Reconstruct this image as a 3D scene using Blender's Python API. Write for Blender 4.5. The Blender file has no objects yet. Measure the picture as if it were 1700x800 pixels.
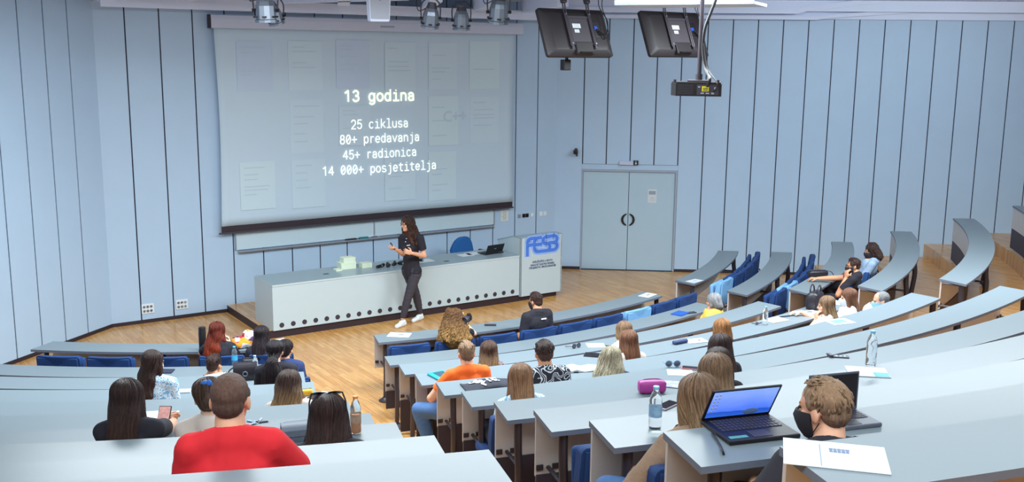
import bpy, bmesh, math, random
from mathutils import Vector, Matrix, Quaternion, noise
from mathutils.bvhtree import BVHTree
random.seed(7)
C = bpy.context.scene.collection
SC = bpy.context.scene
R = math.radians
V = Vector

# ------------------------------------------------------------------ camera
CAM_H = 4.15
FPX = 1682.9                      # focal length in pixels of the 1700 x 800 frame
PITCH, ROLL = R(10.546), R(0.598)
_rt, _up, _fw = V((1, 0, 0)), V((0, math.sin(PITCH), math.cos(PITCH))), V((0, math.cos(PITCH), -math.sin(PITCH)))
CR = math.cos(ROLL) * _rt + math.sin(ROLL) * _up
CU = -math.sin(ROLL) * _rt + math.cos(ROLL) * _up
CF = _fw
EYE = V((0, 0, CAM_H))
cam = bpy.data.cameras.new('camera')
camo = bpy.data.objects.new('camera', cam)
C.objects.link(camo)
cam.sensor_fit = 'HORIZONTAL'
cam.sensor_width = 36.0
cam.lens = 36.0 * FPX / 1700.0
cam.clip_end = 200
cam.clip_start = 0.05
camo.matrix_world = Matrix(((CR.x, CU.x, -CF.x, EYE.x), (CR.y, CU.y, -CF.y, EYE.y), (CR.z, CU.z, -CF.z, EYE.z), (0, 0, 0, 1)))
SC.camera = camo

# ------------------------------------------------------------------ light
SC.view_settings.view_transform = 'Standard'
SC.view_settings.look = 'None'
SC.view_settings.gamma = 1.0
SC.view_settings.use_curve_mapping = False
SC.view_settings.exposure = 0.50
w = bpy.data.worlds.new('daylight')
SC.world = w
w.use_nodes = True
w.node_tree.nodes['Background'].inputs['Color'].default_value = (0.78, 0.88, 1.0, 1)
w.node_tree.nodes['Background'].inputs['Strength'].default_value = 0.07


def area(name, loc, size, size_y, power, target, color=(1, 1, 1)):
    l = bpy.data.lights.new(name, 'AREA')
    l.shape = 'RECTANGLE'; l.size = size; l.size_y = size_y; l.energy = power; l.color = color
    o = bpy.data.objects.new(name, l); C.objects.link(o)
    o.location = loc
    o.rotation_euler = (V(target) - V(loc)).to_track_quat('-Z', 'Y').to_euler()
    return o


# ceiling luminaires over the seats and the daylight of the window band high at the back of the hall
LC = (0.86, 0.955, 1.0)
area('ceiling_light_front', (-1.3, 9.6, 5.0), 7.0, 1.4, 570, (-1.3, 9.6, 0), LC)
area('ceiling_light_door_side', (5.2, 11.6, 5.0), 5.5, 1.4, 430, (5.2, 11.6, 0), LC)
area('ceiling_light_middle', (1.5, 6.0, 5.2), 8.0, 1.6, 70, (1.5, 6.0, 0), LC)
area('ceiling_light_rear', (0.5, 1.6, 5.6), 8.0, 2.0, 235, (0.5, 1.6, 0), LC)
area('cornice_fill_light', (6.4, 16.2, 5.04), 6.0, 0.2, 34, (6.4, 19.2, 4.95), LC)  # unseen fill light, added to brighten the cornice along the right wall
area('rear_windows', (-1.0, -6.0, 4.2), 14.0, 2.4, 25, (0.5, 16.0, -1.0), (0.80, 0.92, 1.0))

# ------------------------------------------------------------------ pixel / room geometry


def ray(px, py):
    return CR * ((px - 850) / FPX) - CU * ((py - 400) / FPX) + CF


def at(px, py, z):
    """point of the horizontal plane z that the photograph shows at a pixel"""
    d = ray(px, py); t = (z - CAM_H) / d.z
    return EYE + d * t


def on_plane(px, py, p, n):
    d = ray(px, py); t = (V(p) - EYE).dot(V(n)) / d.dot(V(n))
    return EYE + d * t


def at_y(px, py, y):
    return on_plane(px, py, (0, y, 0), (0, 1, 0))


def unit(a):
    return V((math.cos(a), math.sin(a), 0))


O = V((-4.436, 19.844, 0))                       # centre of the curved rows
FA = R(33.81)
FD = unit(FA); FN = V((math.sin(FA), -math.cos(FA), 0))      # front wall: along it, and into the room
FP = V((-5.559, 15.124, 0))
RA = R(-4.5)
RD = unit(RA); RN = V((math.sin(RA), -math.cos(RA), 0))
RP = V((1.182, 19.369, 0))


def FW(s, dist, z):
    return FP + FD * s + FN * dist + V((0, 0, z))


def RW(s, dist, z):
    return RP + RD * s + RN * dist + V((0, 0, z))


def mirror(p):
    """reflect over the hall's axis (through O, square to the front wall)"""
    q = p - O
    q2 = q - FD * (2 * q.dot(FD))
    return O + q2


LP = mirror(RP); LP.z = 0
LD = RD - FD * (2 * RD.dot(FD)); LN = RN - FD * (2 * RN.dot(FD))


def meet(p, d, q, e):
    den = d.x * e.y - d.y * e.x
    t = ((q.x - p.x) * e.y - (q.y - p.y) * e.x) / den
    return t


S_CR = meet(FP, FD, RP, RD)          # the corner as s on the front wall
S_CL = meet(FP, FD, LP, LD)
R_C = meet(RP, RD, FP, FD)           # the same corner as s on the right wall
L_C = meet(LP, LD, FP, FD)

RF = [8.39, 9.30, 10.30, 11.28, 12.30, 13.26, 14.22, 15.12, 16.02, 16.86, 17.70]     # far edge radius of each row's worktop
ZT = [.75, .75, .96, 1.17, 1.42, 1.66, 1.91, 2.175, 2.44, 2.70, 2.97]                # worktop heights
DEP = 0.35
ZF = [z - .75 for z in ZT]


def pol(p):
    v = p - O
    return math.hypot(v.x, v.y), math.degrees(math.atan2(v.y, v.x))


def arc(r, deg, z=0.0):
    a = R(deg)
    return V((O.x + r * math.cos(a), O.y + r * math.sin(a), z))


def lim_right(r, gap):
    """angle at which radius r comes within gap of the right wall"""
    lo, hi = -60.0, 10.0
    for _ in range(40):
        m = (lo + hi) / 2
        if (arc(r, m) - RP).dot(RN) > gap: lo = m
        else: hi = m
    return lo


def lim_left(r, gap):
    q = arc(r, lim_right(r, gap)); return pol(mirror(q))[1]


ORD = ['first', 'second', 'third', 'fourth', 'fifth', 'sixth', 'seventh', 'eighth', 'ninth', 'tenth', 'eleventh', 'twelfth', 'thirteenth', 'fourteenth',
       'fifteenth', 'sixteenth', 'seventeenth', 'eighteenth', 'nineteenth', 'twentieth', 'twenty-first', 'twenty-second', 'twenty-third', 'twenty-fourth', 'twenty-fifth', 'twenty-sixth']

# ------------------------------------------------------------------ materials
MATS = {}


def mat(name, col, rough=0.5, metal=0.0, var=0.06, scale=12.0, bump=0.0, stretch=(1, 1, 1), spec=0.5, coat=0.0, col2=None, coord='Object'):
    """principled surface whose colour drifts a little with a noise; bump is the strength of the same noise as relief"""
    if name in MATS: return MATS[name]
    m = bpy.data.materials.new(name); m.use_nodes = True
    nt = m.node_tree; N = nt.nodes; L = nt.links
    b = N['Principled BSDF']
    b.inputs['Roughness'].default_value = rough
    b.inputs['Metallic'].default_value = metal
    b.inputs['Specular IOR Level'].default_value = spec
    b.inputs['Coat Weight'].default_value = coat
    tc = N.new('ShaderNodeTexCoord'); mp = N.new('ShaderNodeMapping'); nz = N.new('ShaderNodeTexNoise'); mx = N.new('ShaderNodeMix')
    mx.data_type = 'RGBA'
    mp.inputs['Scale'].default_value = stretch
    nz.inputs['Scale'].default_value = scale; nz.inputs['Detail'].default_value = 4
    L.new(tc.outputs[coord], mp.inputs['Vector']); L.new(mp.outputs[0], nz.inputs['Vector'])
    a = tuple(max(0, c * (1 - var)) for c in col[:3]) + (1,)
    c2 = col2 or tuple(min(1, c * (1 + var)) for c in col[:3])
    mx.inputs['A'].default_value = a; mx.inputs['B'].default_value = tuple(c2[:3]) + (1,)
    L.new(nz.outputs['Fac'], mx.inputs['Factor']); L.new(mx.outputs['Result'], b.inputs['Base Color'])
    if bump:
        bp = N.new('ShaderNodeBump'); bp.inputs['Strength'].default_value = bump; bp.inputs['Distance'].default_value = 0.01
        L.new(nz.outputs['Fac'], bp.inputs['Height']); L.new(bp.outputs[0], b.inputs['Normal'])
    MATS[name] = m
    return m


def srgb(r, g, b):
    f = lambda c: (c / 255 / 12.92) if c / 255 <= 0.04045 else ((c / 255 + 0.055) / 1.055) ** 2.4
    return (f(r), f(g), f(b))


def glow(name, col, strength):
    if name in MATS: return MATS[name]
    m = mat(name, col, 0.6, var=0.03)
    b = m.node_tree.nodes['Principled BSDF']
    b.inputs['Emission Color'].default_value = (*col, 1); b.inputs['Emission Strength'].default_value = strength
    return m


def hair_mat(name, root, tip, rough=0.42, streak=0.45, wav=1.0):
    """strands: a noise stretched along the hang of the hair, between a root and a tip colour that meet where the dye does"""
    if name in MATS: return MATS[name]
    m = bpy.data.materials.new(name); m.use_nodes = True
    nt = m.node_tree; N = nt.nodes; L = nt.links
    b = N['Principled BSDF']; b.inputs['Roughness'].default_value = rough; b.inputs['Specular IOR Level'].default_value = 0.35
    tc = N.new('ShaderNodeTexCoord'); mp = N.new('ShaderNodeMapping'); nz = N.new('ShaderNodeTexNoise')
    mp.inputs['Scale'].default_value = (85 * wav, 85 * wav, 5 if wav == 1.0 else 60)
    nz.inputs['Scale'].default_value = 1.5; nz.inputs['Detail'].default_value = 8; nz.inputs['Roughness'].default_value = .68
    L.new(tc.outputs['Object'], mp.inputs['Vector']); L.new(mp.outputs[0], nz.inputs['Vector'])
    sp = N.new('ShaderNodeSeparateXYZ'); L.new(tc.outputs['Generated'], sp.inputs[0])
    add = N.new('ShaderNodeMath'); add.operation = 'MULTIPLY_ADD'; add.inputs[1].default_value = 0.5; L.new(nz.outputs['Fac'], add.inputs[0]); L.new(sp.outputs['Z'], add.inputs[2])
    rp = N.new('ShaderNodeValToRGB'); rp.color_ramp.elements[0].position = 0.45; rp.color_ramp.elements[0].color = (*tip, 1)
    rp.color_ramp.elements[1].position = 1.0; rp.color_ramp.elements[1].color = (*root, 1)
    L.new(add.outputs[0], rp.inputs['Fac'])
    r2 = N.new('ShaderNodeValToRGB'); r2.color_ramp.elements[0].position = 0.35; r2.color_ramp.elements[1].position = 0.7
    k = 1 - streak
    r2.color_ramp.elements[0].color = (k, k, k, 1); r2.color_ramp.elements[1].color = (1.15, 1.15, 1.15, 1)
    L.new(nz.outputs['Fac'], r2.inputs['Fac'])
    mu = N.new('ShaderNodeMix'); mu.data_type = 'RGBA'; mu.blend_type = 'MULTIPLY'; mu.inputs['Factor'].default_value = 1
    L.new(rp.outputs[0], mu.inputs['A']); L.new(r2.outputs[0], mu.inputs['B'])
    ge = N.new('ShaderNodeNewGeometry'); r3 = N.new('ShaderNodeValToRGB'); m3 = N.new('ShaderNodeMix'); m3.data_type = 'RGBA'; m3.blend_type = 'MULTIPLY'; m3.inputs['Factor'].default_value = 1
    r3.color_ramp.elements[0].color = (.62, .60, .58, 1); r3.color_ramp.elements[1].color = (1.3, 1.28, 1.25, 1)      # each lock its own shade
    L.new(ge.outputs['Random Per Island'], r3.inputs['Fac']); L.new(mu.outputs['Result'], m3.inputs['A']); L.new(r3.outputs[0], m3.inputs['B']); L.new(m3.outputs['Result'], b.inputs['Base Color'])
    bp = N.new('ShaderNodeBump'); bp.inputs['Strength'].default_value = 0.9; bp.inputs['Distance'].default_value = 0.012
    L.new(nz.outputs['Fac'], bp.inputs['Height']); L.new(bp.outputs[0], b.inputs['Normal'])
    MATS[name] = m
    return m


def pattern_mat(name, base, line, scale=9.0, width=0.035, rough=0.8):
    """cloth printed with wandering lines"""
    if name in MATS: return MATS[name]
    m = bpy.data.materials.new(name); m.use_nodes = True
    nt = m.node_tree; N = nt.nodes; L = nt.links
    b = N['Principled BSDF']; b.inputs['Roughness'].default_value = rough
    tc = N.new('ShaderNodeTexCoord'); nz = N.new('ShaderNodeTexNoise'); nz.inputs['Scale'].default_value = scale; nz.inputs['Detail'].default_value = 1
    L.new(tc.outputs['Object'], nz.inputs['Vector'])
    rp = N.new('ShaderNodeValToRGB'); e = rp.color_ramp.elements; rp.color_ramp.interpolation = 'CONSTANT'
    e[0].position = 0; e[0].color = (*base, 1); e[1].position = 0.40; e[1].color = (*line, 1)
    for p, c in ((0.40 + width, base), (0.5, line), (0.5 + width, base), (0.60, line), (0.60 + width, base)):
        x = e.new(p); x.color = (*c, 1)
    L.new(nz.outputs['Fac'], rp.inputs['Fac']); L.new(rp.outputs[0], b.inputs['Base Color'])
    MATS[name] = m
    return m


def parquet(name, c1, c2, gap, angle):
    m = bpy.data.materials.new(name); m.use_nodes = True
    nt = m.node_tree; N = nt.nodes; L = nt.links
    b = N['Principled BSDF']; b.inputs['Roughness'].default_value = 0.24; b.inputs['Specular IOR Level'].default_value = 0.55
    tc = N.new('ShaderNodeTexCoord'); mp = N.new('ShaderNodeMapping'); mp.inputs['Rotation'].default_value = (0, 0, -angle)
    L.new(tc.outputs['Object'], mp.inputs['Vector'])
    br = N.new('ShaderNodeTexBrick'); br.offset = 0.37; br.inputs['Scale'].default_value = 1.0
    br.inputs['Brick Width'].default_value = 0.62; br.inputs['Row Height'].default_value = 0.075; br.inputs['Mortar Size'].default_value = 0.0016
    br.inputs['Color1'].default_value = (*c1, 1); br.inputs['Color2'].default_value = (*c2, 1); br.inputs['Mortar'].default_value = (*gap, 1)
    br.inputs['Mortar Smooth'].default_value = 0.4
    L.new(mp.outputs[0], br.inputs['Vector'])
    m2 = N.new('ShaderNodeMapping'); m2.inputs['Scale'].default_value = (1.5, 22, 1); L.new(mp.outputs[0], m2.inputs['Vector'])
    nz = N.new('ShaderNodeTexNoise'); nz.inputs['Scale'].default_value = 2.0; nz.inputs['Detail'].default_value = 5; L.new(m2.outputs[0], nz.inputs['Vector'])
    rp = N.new('ShaderNodeValToRGB'); rp.color_ramp.elements[0].color = (0.72, 0.70, 0.68, 1); rp.color_ramp.elements[1].color = (1.12, 1.1, 1.06, 1)
    rp.color_ramp.elements[0].position = 0.3; rp.color_ramp.elements[1].position = 0.7
    L.new(nz.outputs['Fac'], rp.inputs['Fac'])
    mu = N.new('ShaderNodeMix'); mu.data_type = 'RGBA'; mu.blend_type = 'MULTIPLY'; mu.inputs['Factor'].default_value = 1
    L.new(br.outputs['Color'], mu.inputs['A']); L.new(rp.outputs[0], mu.inputs['B']); L.new(mu.outputs['Result'], b.inputs['Base Color'])
    MATS[name] = m
    return m


def glass_mat(name, col, rough=0.05, trans=0.92):
    if name in MATS: return MATS[name]
    m = mat(name, col, rough, var=0.02)
    b = m.node_tree.nodes['Principled BSDF']
    b.inputs['Transmission Weight'].default_value = trans; b.inputs['IOR'].default_value = 1.2
    return m


WALLC = srgb(178, 203, 228)
M_WALL = mat('wall_panel_paint', WALLC, 0.55, var=0.035, scale=3.0)
M_SEAM = mat('panel_seam_dark', srgb(40, 42, 62), 0.8)
M_SKIRT = mat('skirting_dark_brown', srgb(48, 34, 42), 0.5)
M_FLOOR = parquet('oak_parquet', srgb(222, 169, 102), srgb(202, 145, 80), srgb(140, 92, 52), R(-56.2))
M_CEIL = mat('ceiling_white', srgb(218, 228, 250), 0.7, var=0.03, scale=2)
M_TOP = mat('worktop_laminate', srgb(117, 129, 136), 0.36, var=0.02, scale=40)
M_EDGE = mat('worktop_edge', srgb(104, 112, 128), 0.5, var=0.04)
M_PANEL = mat('beige_laminate', srgb(196, 190, 188), 0.5, var=0.05, scale=30, stretch=(1, 1, .3))
M_KICK = mat('kick_panel_dark', srgb(58, 50, 62), 0.6, var=0.1)
M_STEEL = mat('dark_steel', srgb(62, 56, 64), 0.42, 0.3, var=0.08)
M_BLACK = mat('black_plastic', srgb(20, 17, 22), 0.4, var=0.1)
M_DARKM = mat('monitor_black', srgb(34, 29, 33), 0.5, var=0.15, scale=8, spec=.35)
M_SEATB = mat('blue_upholstery', srgb(22, 60, 116), 0.85, var=0.14, scale=90, bump=0.25)
M_SEATL = mat('light_blue_upholstery', srgb(120, 172, 218), 0.85, var=0.1, scale=90, bump=0.2)
M_WHITE = mat('white_laminate', srgb(188, 204, 211), 0.4, var=0.02, scale=6)
M_DTOP = mat('desk_grey_top', srgb(148, 166, 174), 0.28, var=0.03, scale=30)
M_PAPER = mat('white_paper', srgb(210, 216, 222), 0.8, var=0.02)
M_INK = mat('dark_ink', srgb(40, 44, 66), 0.8)
M_GREYINK = mat('grey_ink', srgb(150, 162, 178), 0.8)
M_SILVER = mat('brushed_silver', srgb(138, 146, 160), 0.34, 0.75, var=0.06, scale=30)
M_SHADE = mat('anthracite_metal', srgb(74, 70, 80), 0.45, 0.4, var=0.08)
M_CLEAR = glass_mat('clear_plastic', (0.93, 0.97, 1.0))
M_SKIN = mat('skin_light', srgb(226, 170, 140), 0.5, var=0.05, scale=25)
M_SKIN2 = mat('skin_tan', srgb(204, 146, 112), 0.5, var=0.05, scale=25)
M_SKIN3 = mat('skin_pale', srgb(234, 190, 166), 0.5, var=0.05, scale=25)

# ------------------------------------------------------------------ mesh helpers


def tag(o, label=None, cat=None, group=None, kind=None):
    if label: o['label'] = label
    if cat: o['category'] = cat
    if group: o['group'] = group
    if kind: o['kind'] = kind
    return o


def thing(name, label, cat, loc=(0, 0, 0), rz=0.0, group=None):
    o = bpy.data.objects.new(name, None); C.objects.link(o)
    o.empty_display_size = 0.1
    o.location = loc; o.rotation_euler = (0, 0, rz)
    return tag(o, label, cat, group)


def obj(name, bm, m, parent=None, smooth=None, world=False, label=None):
    """link a bmesh as one mesh object; world=True: the shape is given in room coordinates and moved into its parent's"""
    bmesh.ops.recalc_face_normals(bm, faces=bm.faces[:])
    me = bpy.data.meshes.new(name)
    if smooth is not None:
        for f in bm.faces: f.smooth = True
        if smooth > 0:
            for e in bm.edges:
                if len(e.link_faces) == 2 and e.calc_face_angle(0) > R(smooth): e.smooth = False
    bm.to_mesh(me); bm.free()
    for x in (m if isinstance(m, (list, tuple)) else [m]): me.materials.append(x)
    o = bpy.data.objects.new(name, me); C.objects.link(o)
    if parent is not None:
        o.parent = parent
        if world:
            if parent.type == 'EMPTY' or True:
                mw = Matrix.LocRotScale(parent.location, parent.rotation_euler, None)
                if parent.parent is not None:
                    pp = parent.parent
                    mw = Matrix.LocRotScale(pp.location, pp.rotation_euler, None) @ mw
                me.transform(mw.inverted())
    if label: o['label'] = label
    return o


def solo(name, bm, m, loc, label, cat, group=None, smooth=None, rz=0.0):
    """a thing of one mesh, its shape given around its own base point"""
    o = obj(name, bm, m, None, smooth)
    o.location = loc; o.rotation_euler = (0, 0, rz)
    return tag(o, label, cat, group)


def copy_tree(o, parent=None):
    c = o.copy(); C.objects.link(c)
    if parent is not None: c.parent = parent
    for ch in list(o.children): copy_tree(ch, c)
    return c


def BM():
    return bmesh.new()


def quad(bm, a, b, c, d, mi=0):
    f = bm.faces.new([bm.verts.new(p) for p in (a, b, c, d)]); f.material_index = mi
    return f


def prism(bm, pts, off, mi=0, mi_side=None):
    """closed solid: the polygon pts swept along the vector off"""
    off = V(off)
    a = [bm.verts.new(p) for p in pts]; b = [bm.verts.new(V(p) + off) for p in pts]
    f1 = bm.faces.new(a[::-1]); f2 = bm.faces.new(b); f1.material_index = f2.material_index = mi
    n = len(pts)
    for i in range(n):
        f = bm.faces.new((a[i], a[(i + 1) % n], b[(i + 1) % n], b[i])); f.material_index = mi if mi_side is None else mi_side
    return bm


def box(bm, c, size, rot=None, mi=0, bev=0.0, seg=2):
    r = bmesh.ops.create_cube(bm, size=1.0)
    vs = r['verts']
    M = Matrix.Translation(V(c)) @ ((rot.to_4x4() if rot is not None else Matrix.Identity(4))) @ Matrix.Diagonal((*size, 1))
    bmesh.ops.transform(bm, matrix=M, verts=vs)
    fs = {f for v in vs for f in v.link_faces}
    for f in fs: f.material_index = mi
    if bev > 0:
        es = list({e for f in fs for e in f.edges})
        rr = bmesh.ops.bevel(bm, geom=es, offset=bev, segments=seg, profile=0.5, affect='EDGES')
        for f in rr['faces']: f.material_index = mi
    return bm


def frame_of(axis):
    axis = V(axis).normalized()
    t = V((0, 0, 1)) if abs(axis.z) < 0.9 else V((1, 0, 0))
    u = axis.cross(t).normalized(); v = axis.cross(u).normalized()
    return u, v, axis


def sweep(bm, rings, mi=0, caps=True, closed=True):
    """rings: lists of points, same count each"""
    vr = [[bm.verts.new(p) for p in r] for r in rings]
    n = len(rings[0])
    for a, b in zip(vr[:-1], vr[1:]):
        for i in range(n if closed else n - 1):
            j = (i + 1) % n
            f = bm.faces.new((a[i], a[j], b[j], b[i])); f.material_index = mi
    if caps:
        f = bm.faces.new(vr[0][::-1]); f.material_index = mi
        f = bm.faces.new(vr[-1]); f.material_index = mi
    return bm


def cyl(bm, p0, p1, r0, r1=None, n=16, mi=0):
    r1 = r0 if r1 is None else r1
    p0, p1 = V(p0), V(p1)
    u, v, ax = frame_of(p1 - p0)
    ring = lambda p, r: [p + (u * math.cos(2 * math.pi * i / n) + v * math.sin(2 * math.pi * i / n)) * r for i in range(n)]
    return sweep(bm, [ring(p0, r0), ring(p1, r1)], mi)


def tube(bm, pts, r, n=8, mi=0):
    pts = [V(p) for p in pts]
    rings = []
    u0 = None
    for i, p in enumerate(pts):
        t = (pts[min(i + 1, len(pts) - 1)] - pts[max(i - 1, 0)])
        if u0 is None: u, v, ax = frame_of(t)
        else:
            ax = t.normalized(); u = (u0 - ax * u0.dot(ax)).normalized(); v = ax.cross(u)
        u0 = u
        rr = r[i] if isinstance(r, (list, tuple)) else r
        rings.append([p + (u * math.cos(2 * math.pi * k / n) + v * math.sin(2 * math.pi * k / n)) * rr for k in range(n)])
    return sweep(bm, rings, mi)


def curve_pts(ctrl, n=24):
    """smooth curve through control points"""
    ctrl = [V(c) for c in ctrl]; out = []
    m = len(ctrl)
    for i in range(m - 1):
        p0, p1, p2, p3 = ctrl[max(i - 1, 0)], ctrl[i], ctrl[i + 1], ctrl[min(i + 2, m - 1)]
        k = max(2, n // (m - 1))
        for j in range(k):
            t = j / k
            out.append(0.5 * ((2 * p1) + (p2 - p0) * t + (2 * p0 - 5 * p1 + 4 * p2 - p3) * t * t + (3 * p1 - p0 - 3 * p2 + p3) * t ** 3))
    out.append(ctrl[-1])
    return out


def lathe(bm, prof, n=20, c=(0, 0, 0), axis=(0, 0, 1), mi=0):
    """prof: (radius, height) pairs"""
    u, v, ax = frame_of(axis); c = V(c)
    rings = [[c + ax * h + (u * math.cos(2 * math.pi * i / n) + v * math.sin(2 * math.pi * i / n)) * max(r, 1e-4) for i in range(n)] for r, h in prof]
    return sweep(bm, rings, mi)


def ellip(bm, c, r, rot=None, seg=14, rings=9, mi=0):
    q = bmesh.ops.create_uvsphere(bm, u_segments=seg, v_segments=rings, radius=1.0)
    r = (r, r, r) if isinstance(r, (int, float)) else r
    M = Matrix.Translation(V(c)) @ (rot.to_4x4() if rot is not None else Matrix.Identity(4)) @ Matrix.Diagonal((*r, 1))
    bmesh.ops.transform(bm, matrix=M, verts=q['verts'])
    if mi:
        for v in q['verts']:
            for f in v.link_faces: f.material_index = mi
    return bm


def rcone(bm, p0, r0, p1, r1, flat=None, n=12):
    """a cone with round ends; flat = (axis, factor) squeezes it along an axis"""
    p0, p1 = V(p0), V(p1)
    d = p1 - p0
    if d.length < 1e-5: d = V((0, 0, 1e-4))
    u, v, ax = frame_of(d)
    prof = []
    for k in range(0, 5):
        a = math.pi / 2 * (1 - k / 4)
        prof.append((p0 - ax * (math.sin(a) * r0), max(math.cos(a) * r0, 1e-4)))
    for k in range(0, 5):
        a = math.pi / 2 * (k / 4)
        prof.append((p1 + ax * (math.sin(a) * r1), max(math.cos(a) * r1, 1e-4)))
    rings = []
    for c, r in prof:
        ring = []
        for i in range(n):
            o = (u * math.cos(2 * math.pi * i / n) + v * math.sin(2 * math.pi * i / n)) * r
            if flat is not None:
                fa = V(flat[0]).normalized(); o = o - fa * (o.dot(fa) * (1 - flat[1]))
            ring.append(c + o)
        rings.append(ring)
    return sweep(bm, rings)


def slab_arc(bm, r0, r1, a0, a1, z0, z1, n=24, mi=0, mi_side=None, b0=None, b1=None):
    """curved slab between two radii about O; a0..a1 the angles at r0, b0..b1 those at r1"""
    b0 = a0 if b0 is None else b0; b1 = a1 if b1 is None else b1
    ms = mi if mi_side is None else mi_side
    cols = []
    for i in range(n + 1):
        t = i / n
        p = arc(r0, a0 + (a1 - a0) * t); q = arc(r1, b0 + (b1 - b0) * t)
        cols.append([bm.verts.new((p.x, p.y, z0)), bm.verts.new((q.x, q.y, z0)), bm.verts.new((q.x, q.y, z1)), bm.verts.new((p.x, p.y, z1))])
    for a, b in zip(cols[:-1], cols[1:]):
        for k in range(4):
            f = bm.faces.new((a[k], a[(k + 1) % 4], b[(k + 1) % 4], b[k])); f.material_index = mi if k == 2 else ms
    f = bm.faces.new(cols[0]); f.material_index = ms
    f = bm.faces.new(cols[-1][::-1]); f.material_index = ms
    return bm


DG = None


def remeshed(bm, voxel, smooth=2):
    """the union of overlapping closed shapes as one continuous surface"""
    me = bpy.data.meshes.new('tmp'); bmesh.ops.recalc_face_normals(bm, faces=bm.faces[:]); bm.to_mesh(me); bm.free()
    o = bpy.data.objects.new('tmp', me); C.objects.link(o)
    md = o.modifiers.new('r', 'REMESH'); md.mode = 'VOXEL'; md.voxel_size = voxel
    if smooth:
        ms = o.modifiers.new('s', 'SMOOTH'); ms.factor = 0.5; ms.iterations = smooth
    dg = bpy.context.evaluated_depsgraph_get()
    ev = o.evaluated_get(dg)
    res = bpy.data.meshes.new_from_object(ev)
    bpy.data.objects.remove(o); bpy.data.meshes.remove(me)
    out = bmesh.new(); out.from_mesh(res); bpy.data.meshes.remove(res)
    return out


# ------------------------------------------------------------------ lettering


def text_bm(s, size, depth=0.001, bold=0.0, align='CENTER'):
    cu = bpy.data.curves.new('t', 'FONT'); cu.body = s; cu.size = size; cu.extrude = depth; cu.offset = bold
    cu.align_x = align; cu.align_y = 'CENTER'; cu.resolution_u = 3
    o = bpy.data.objects.new('t', cu); C.objects.link(o)
    dg = bpy.context.evaluated_depsgraph_get()
    me = bpy.data.meshes.new_from_object(o.evaluated_get(dg))
    bpy.data.objects.remove(o); bpy.data.curves.remove(cu)
    bm = bmesh.new(); bm.from_mesh(me); bpy.data.meshes.remove(me)
    return bm


def A_(cx, cy, rx, ry, a0, a1, n=10):
    return [(cx + rx * math.cos(R(a0 + (a1 - a0) * i / n)), cy + ry * math.sin(R(a0 + (a1 - a0) * i / n))) for i in range(n + 1)]


# monospaced strokes: x 0..1 is the glyph's width, y 0 the baseline, 1.0 the x-height, 1.38 the cap height
XH, CH = 1.0, 1.38
GL = {
    '0': [A_(.5, CH / 2, .42, CH / 2, 0, 360, 20), [(.25, .42), (.75, .96)]],
    '1': [[(.12, CH - .28), (.58, CH), (.58, 0)]],
    '2': [A_(.5, CH - .42, .42, .42, 165, -40, 12) + [(.06, 0), (.96, 0)]],
    '3': [A_(.48, CH - .36, .38, .36, 160, -90, 12), A_(.48, .38, .43, .38, 90, -160, 12)],
    '4': [[(.72, 0), (.72, CH), (.02, .42), (1.0, .42)]],
    '5': [[(.9, CH), (.22, CH), (.12, .74)] + A_(.48, .44, .44, .44, 130, -155, 14)],
    '8': [A_(.5, CH - .34, .36, .34, 0, 360, 16), A_(.5, .37, .43, .37, 0, 360, 16)],
    '+': [[(.0, .62), (1.0, .62)], [(.5, .14), (.5, 1.1)]],
    'g': [A_(.46, .5, .40, .5, 0, 360, 18), [(.88, XH), (.88, -.1)] + A_(.48, -.1, .40, .32, 0, -150, 10)],
    'o': [A_(.5, .5, .44, .5, 0, 360, 18)],
    'd': [A_(.46, .5, .40, .5, 0, 360, 18), [(.88, 1.45), (.88, 0)]],
    'i': [[(.18, XH), (.54, XH), (.54, 0)], [(.1, 0), (.98, 0)], [(.52, 1.36), (.54, 1.38)]],
    'n': [[(.12, XH), (.12, 0)], [(.12, .6)] + A_(.5, .58, .38, .42, 180, 0, 10) + [(.88, 0)]],
    'a': [A_(.46, .66, .38, .34, 160, 0, 10) + [(.84, 0)], A_(.46, .28, .36, .28, 90, 330, 14), [(.46, .56), (.84, .56)]],
    'c': [A_(.52, .5, .43, .5, 45, 315, 16)],
    'k': [[(.14, 1.45), (.14, 0)], [(.9, XH), (.16, .38)], [(.4, .58), (.95, 0)]],
    'l': [[(.15, 1.45), (.54, 1.45), (.54, 0)], [(.1, 0), (.98, 0)]],
    'u': [[(.12, XH), (.12, .42)] + A_(.5, .42, .38, .42, 180, 360, 10) + [(.88, XH)], [(.88, .5), (.88, 0)]],
    's': [A_(.5, .74, .36, .26, 30, 250, 10) + A_(.5, .25, .39, .25, 80, -160, 10)],
    'p': [A_(.54, .5, .40, .5, 0, 360, 18), [(.12, XH), (.12, -.4)]],
    'r': [[(.28, XH), (.28, 0)], [(.28, .62)] + A_(.66, .58, .38, .40, 170, 60, 8)],
    'e': [[(.08, .52), (.92, .52)] + A_(.5, .5, .43, .5, 5, 320, 16)],
    'v': [[(.06, XH), (.5, 0), (.94, XH)]],
    'j': [[(.3, XH), (.68, XH), (.68, -.1)] + A_(.36, -.1, .32, .3, 0, -120, 8), [(.66, 1.36), (.68, 1.38)]],
    't': [[(.42, 1.3), (.42, .3)] + A_(.72, .3, .30, .30, 180, 290, 8), [(.06, XH), (.9, XH)]],
}


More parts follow.
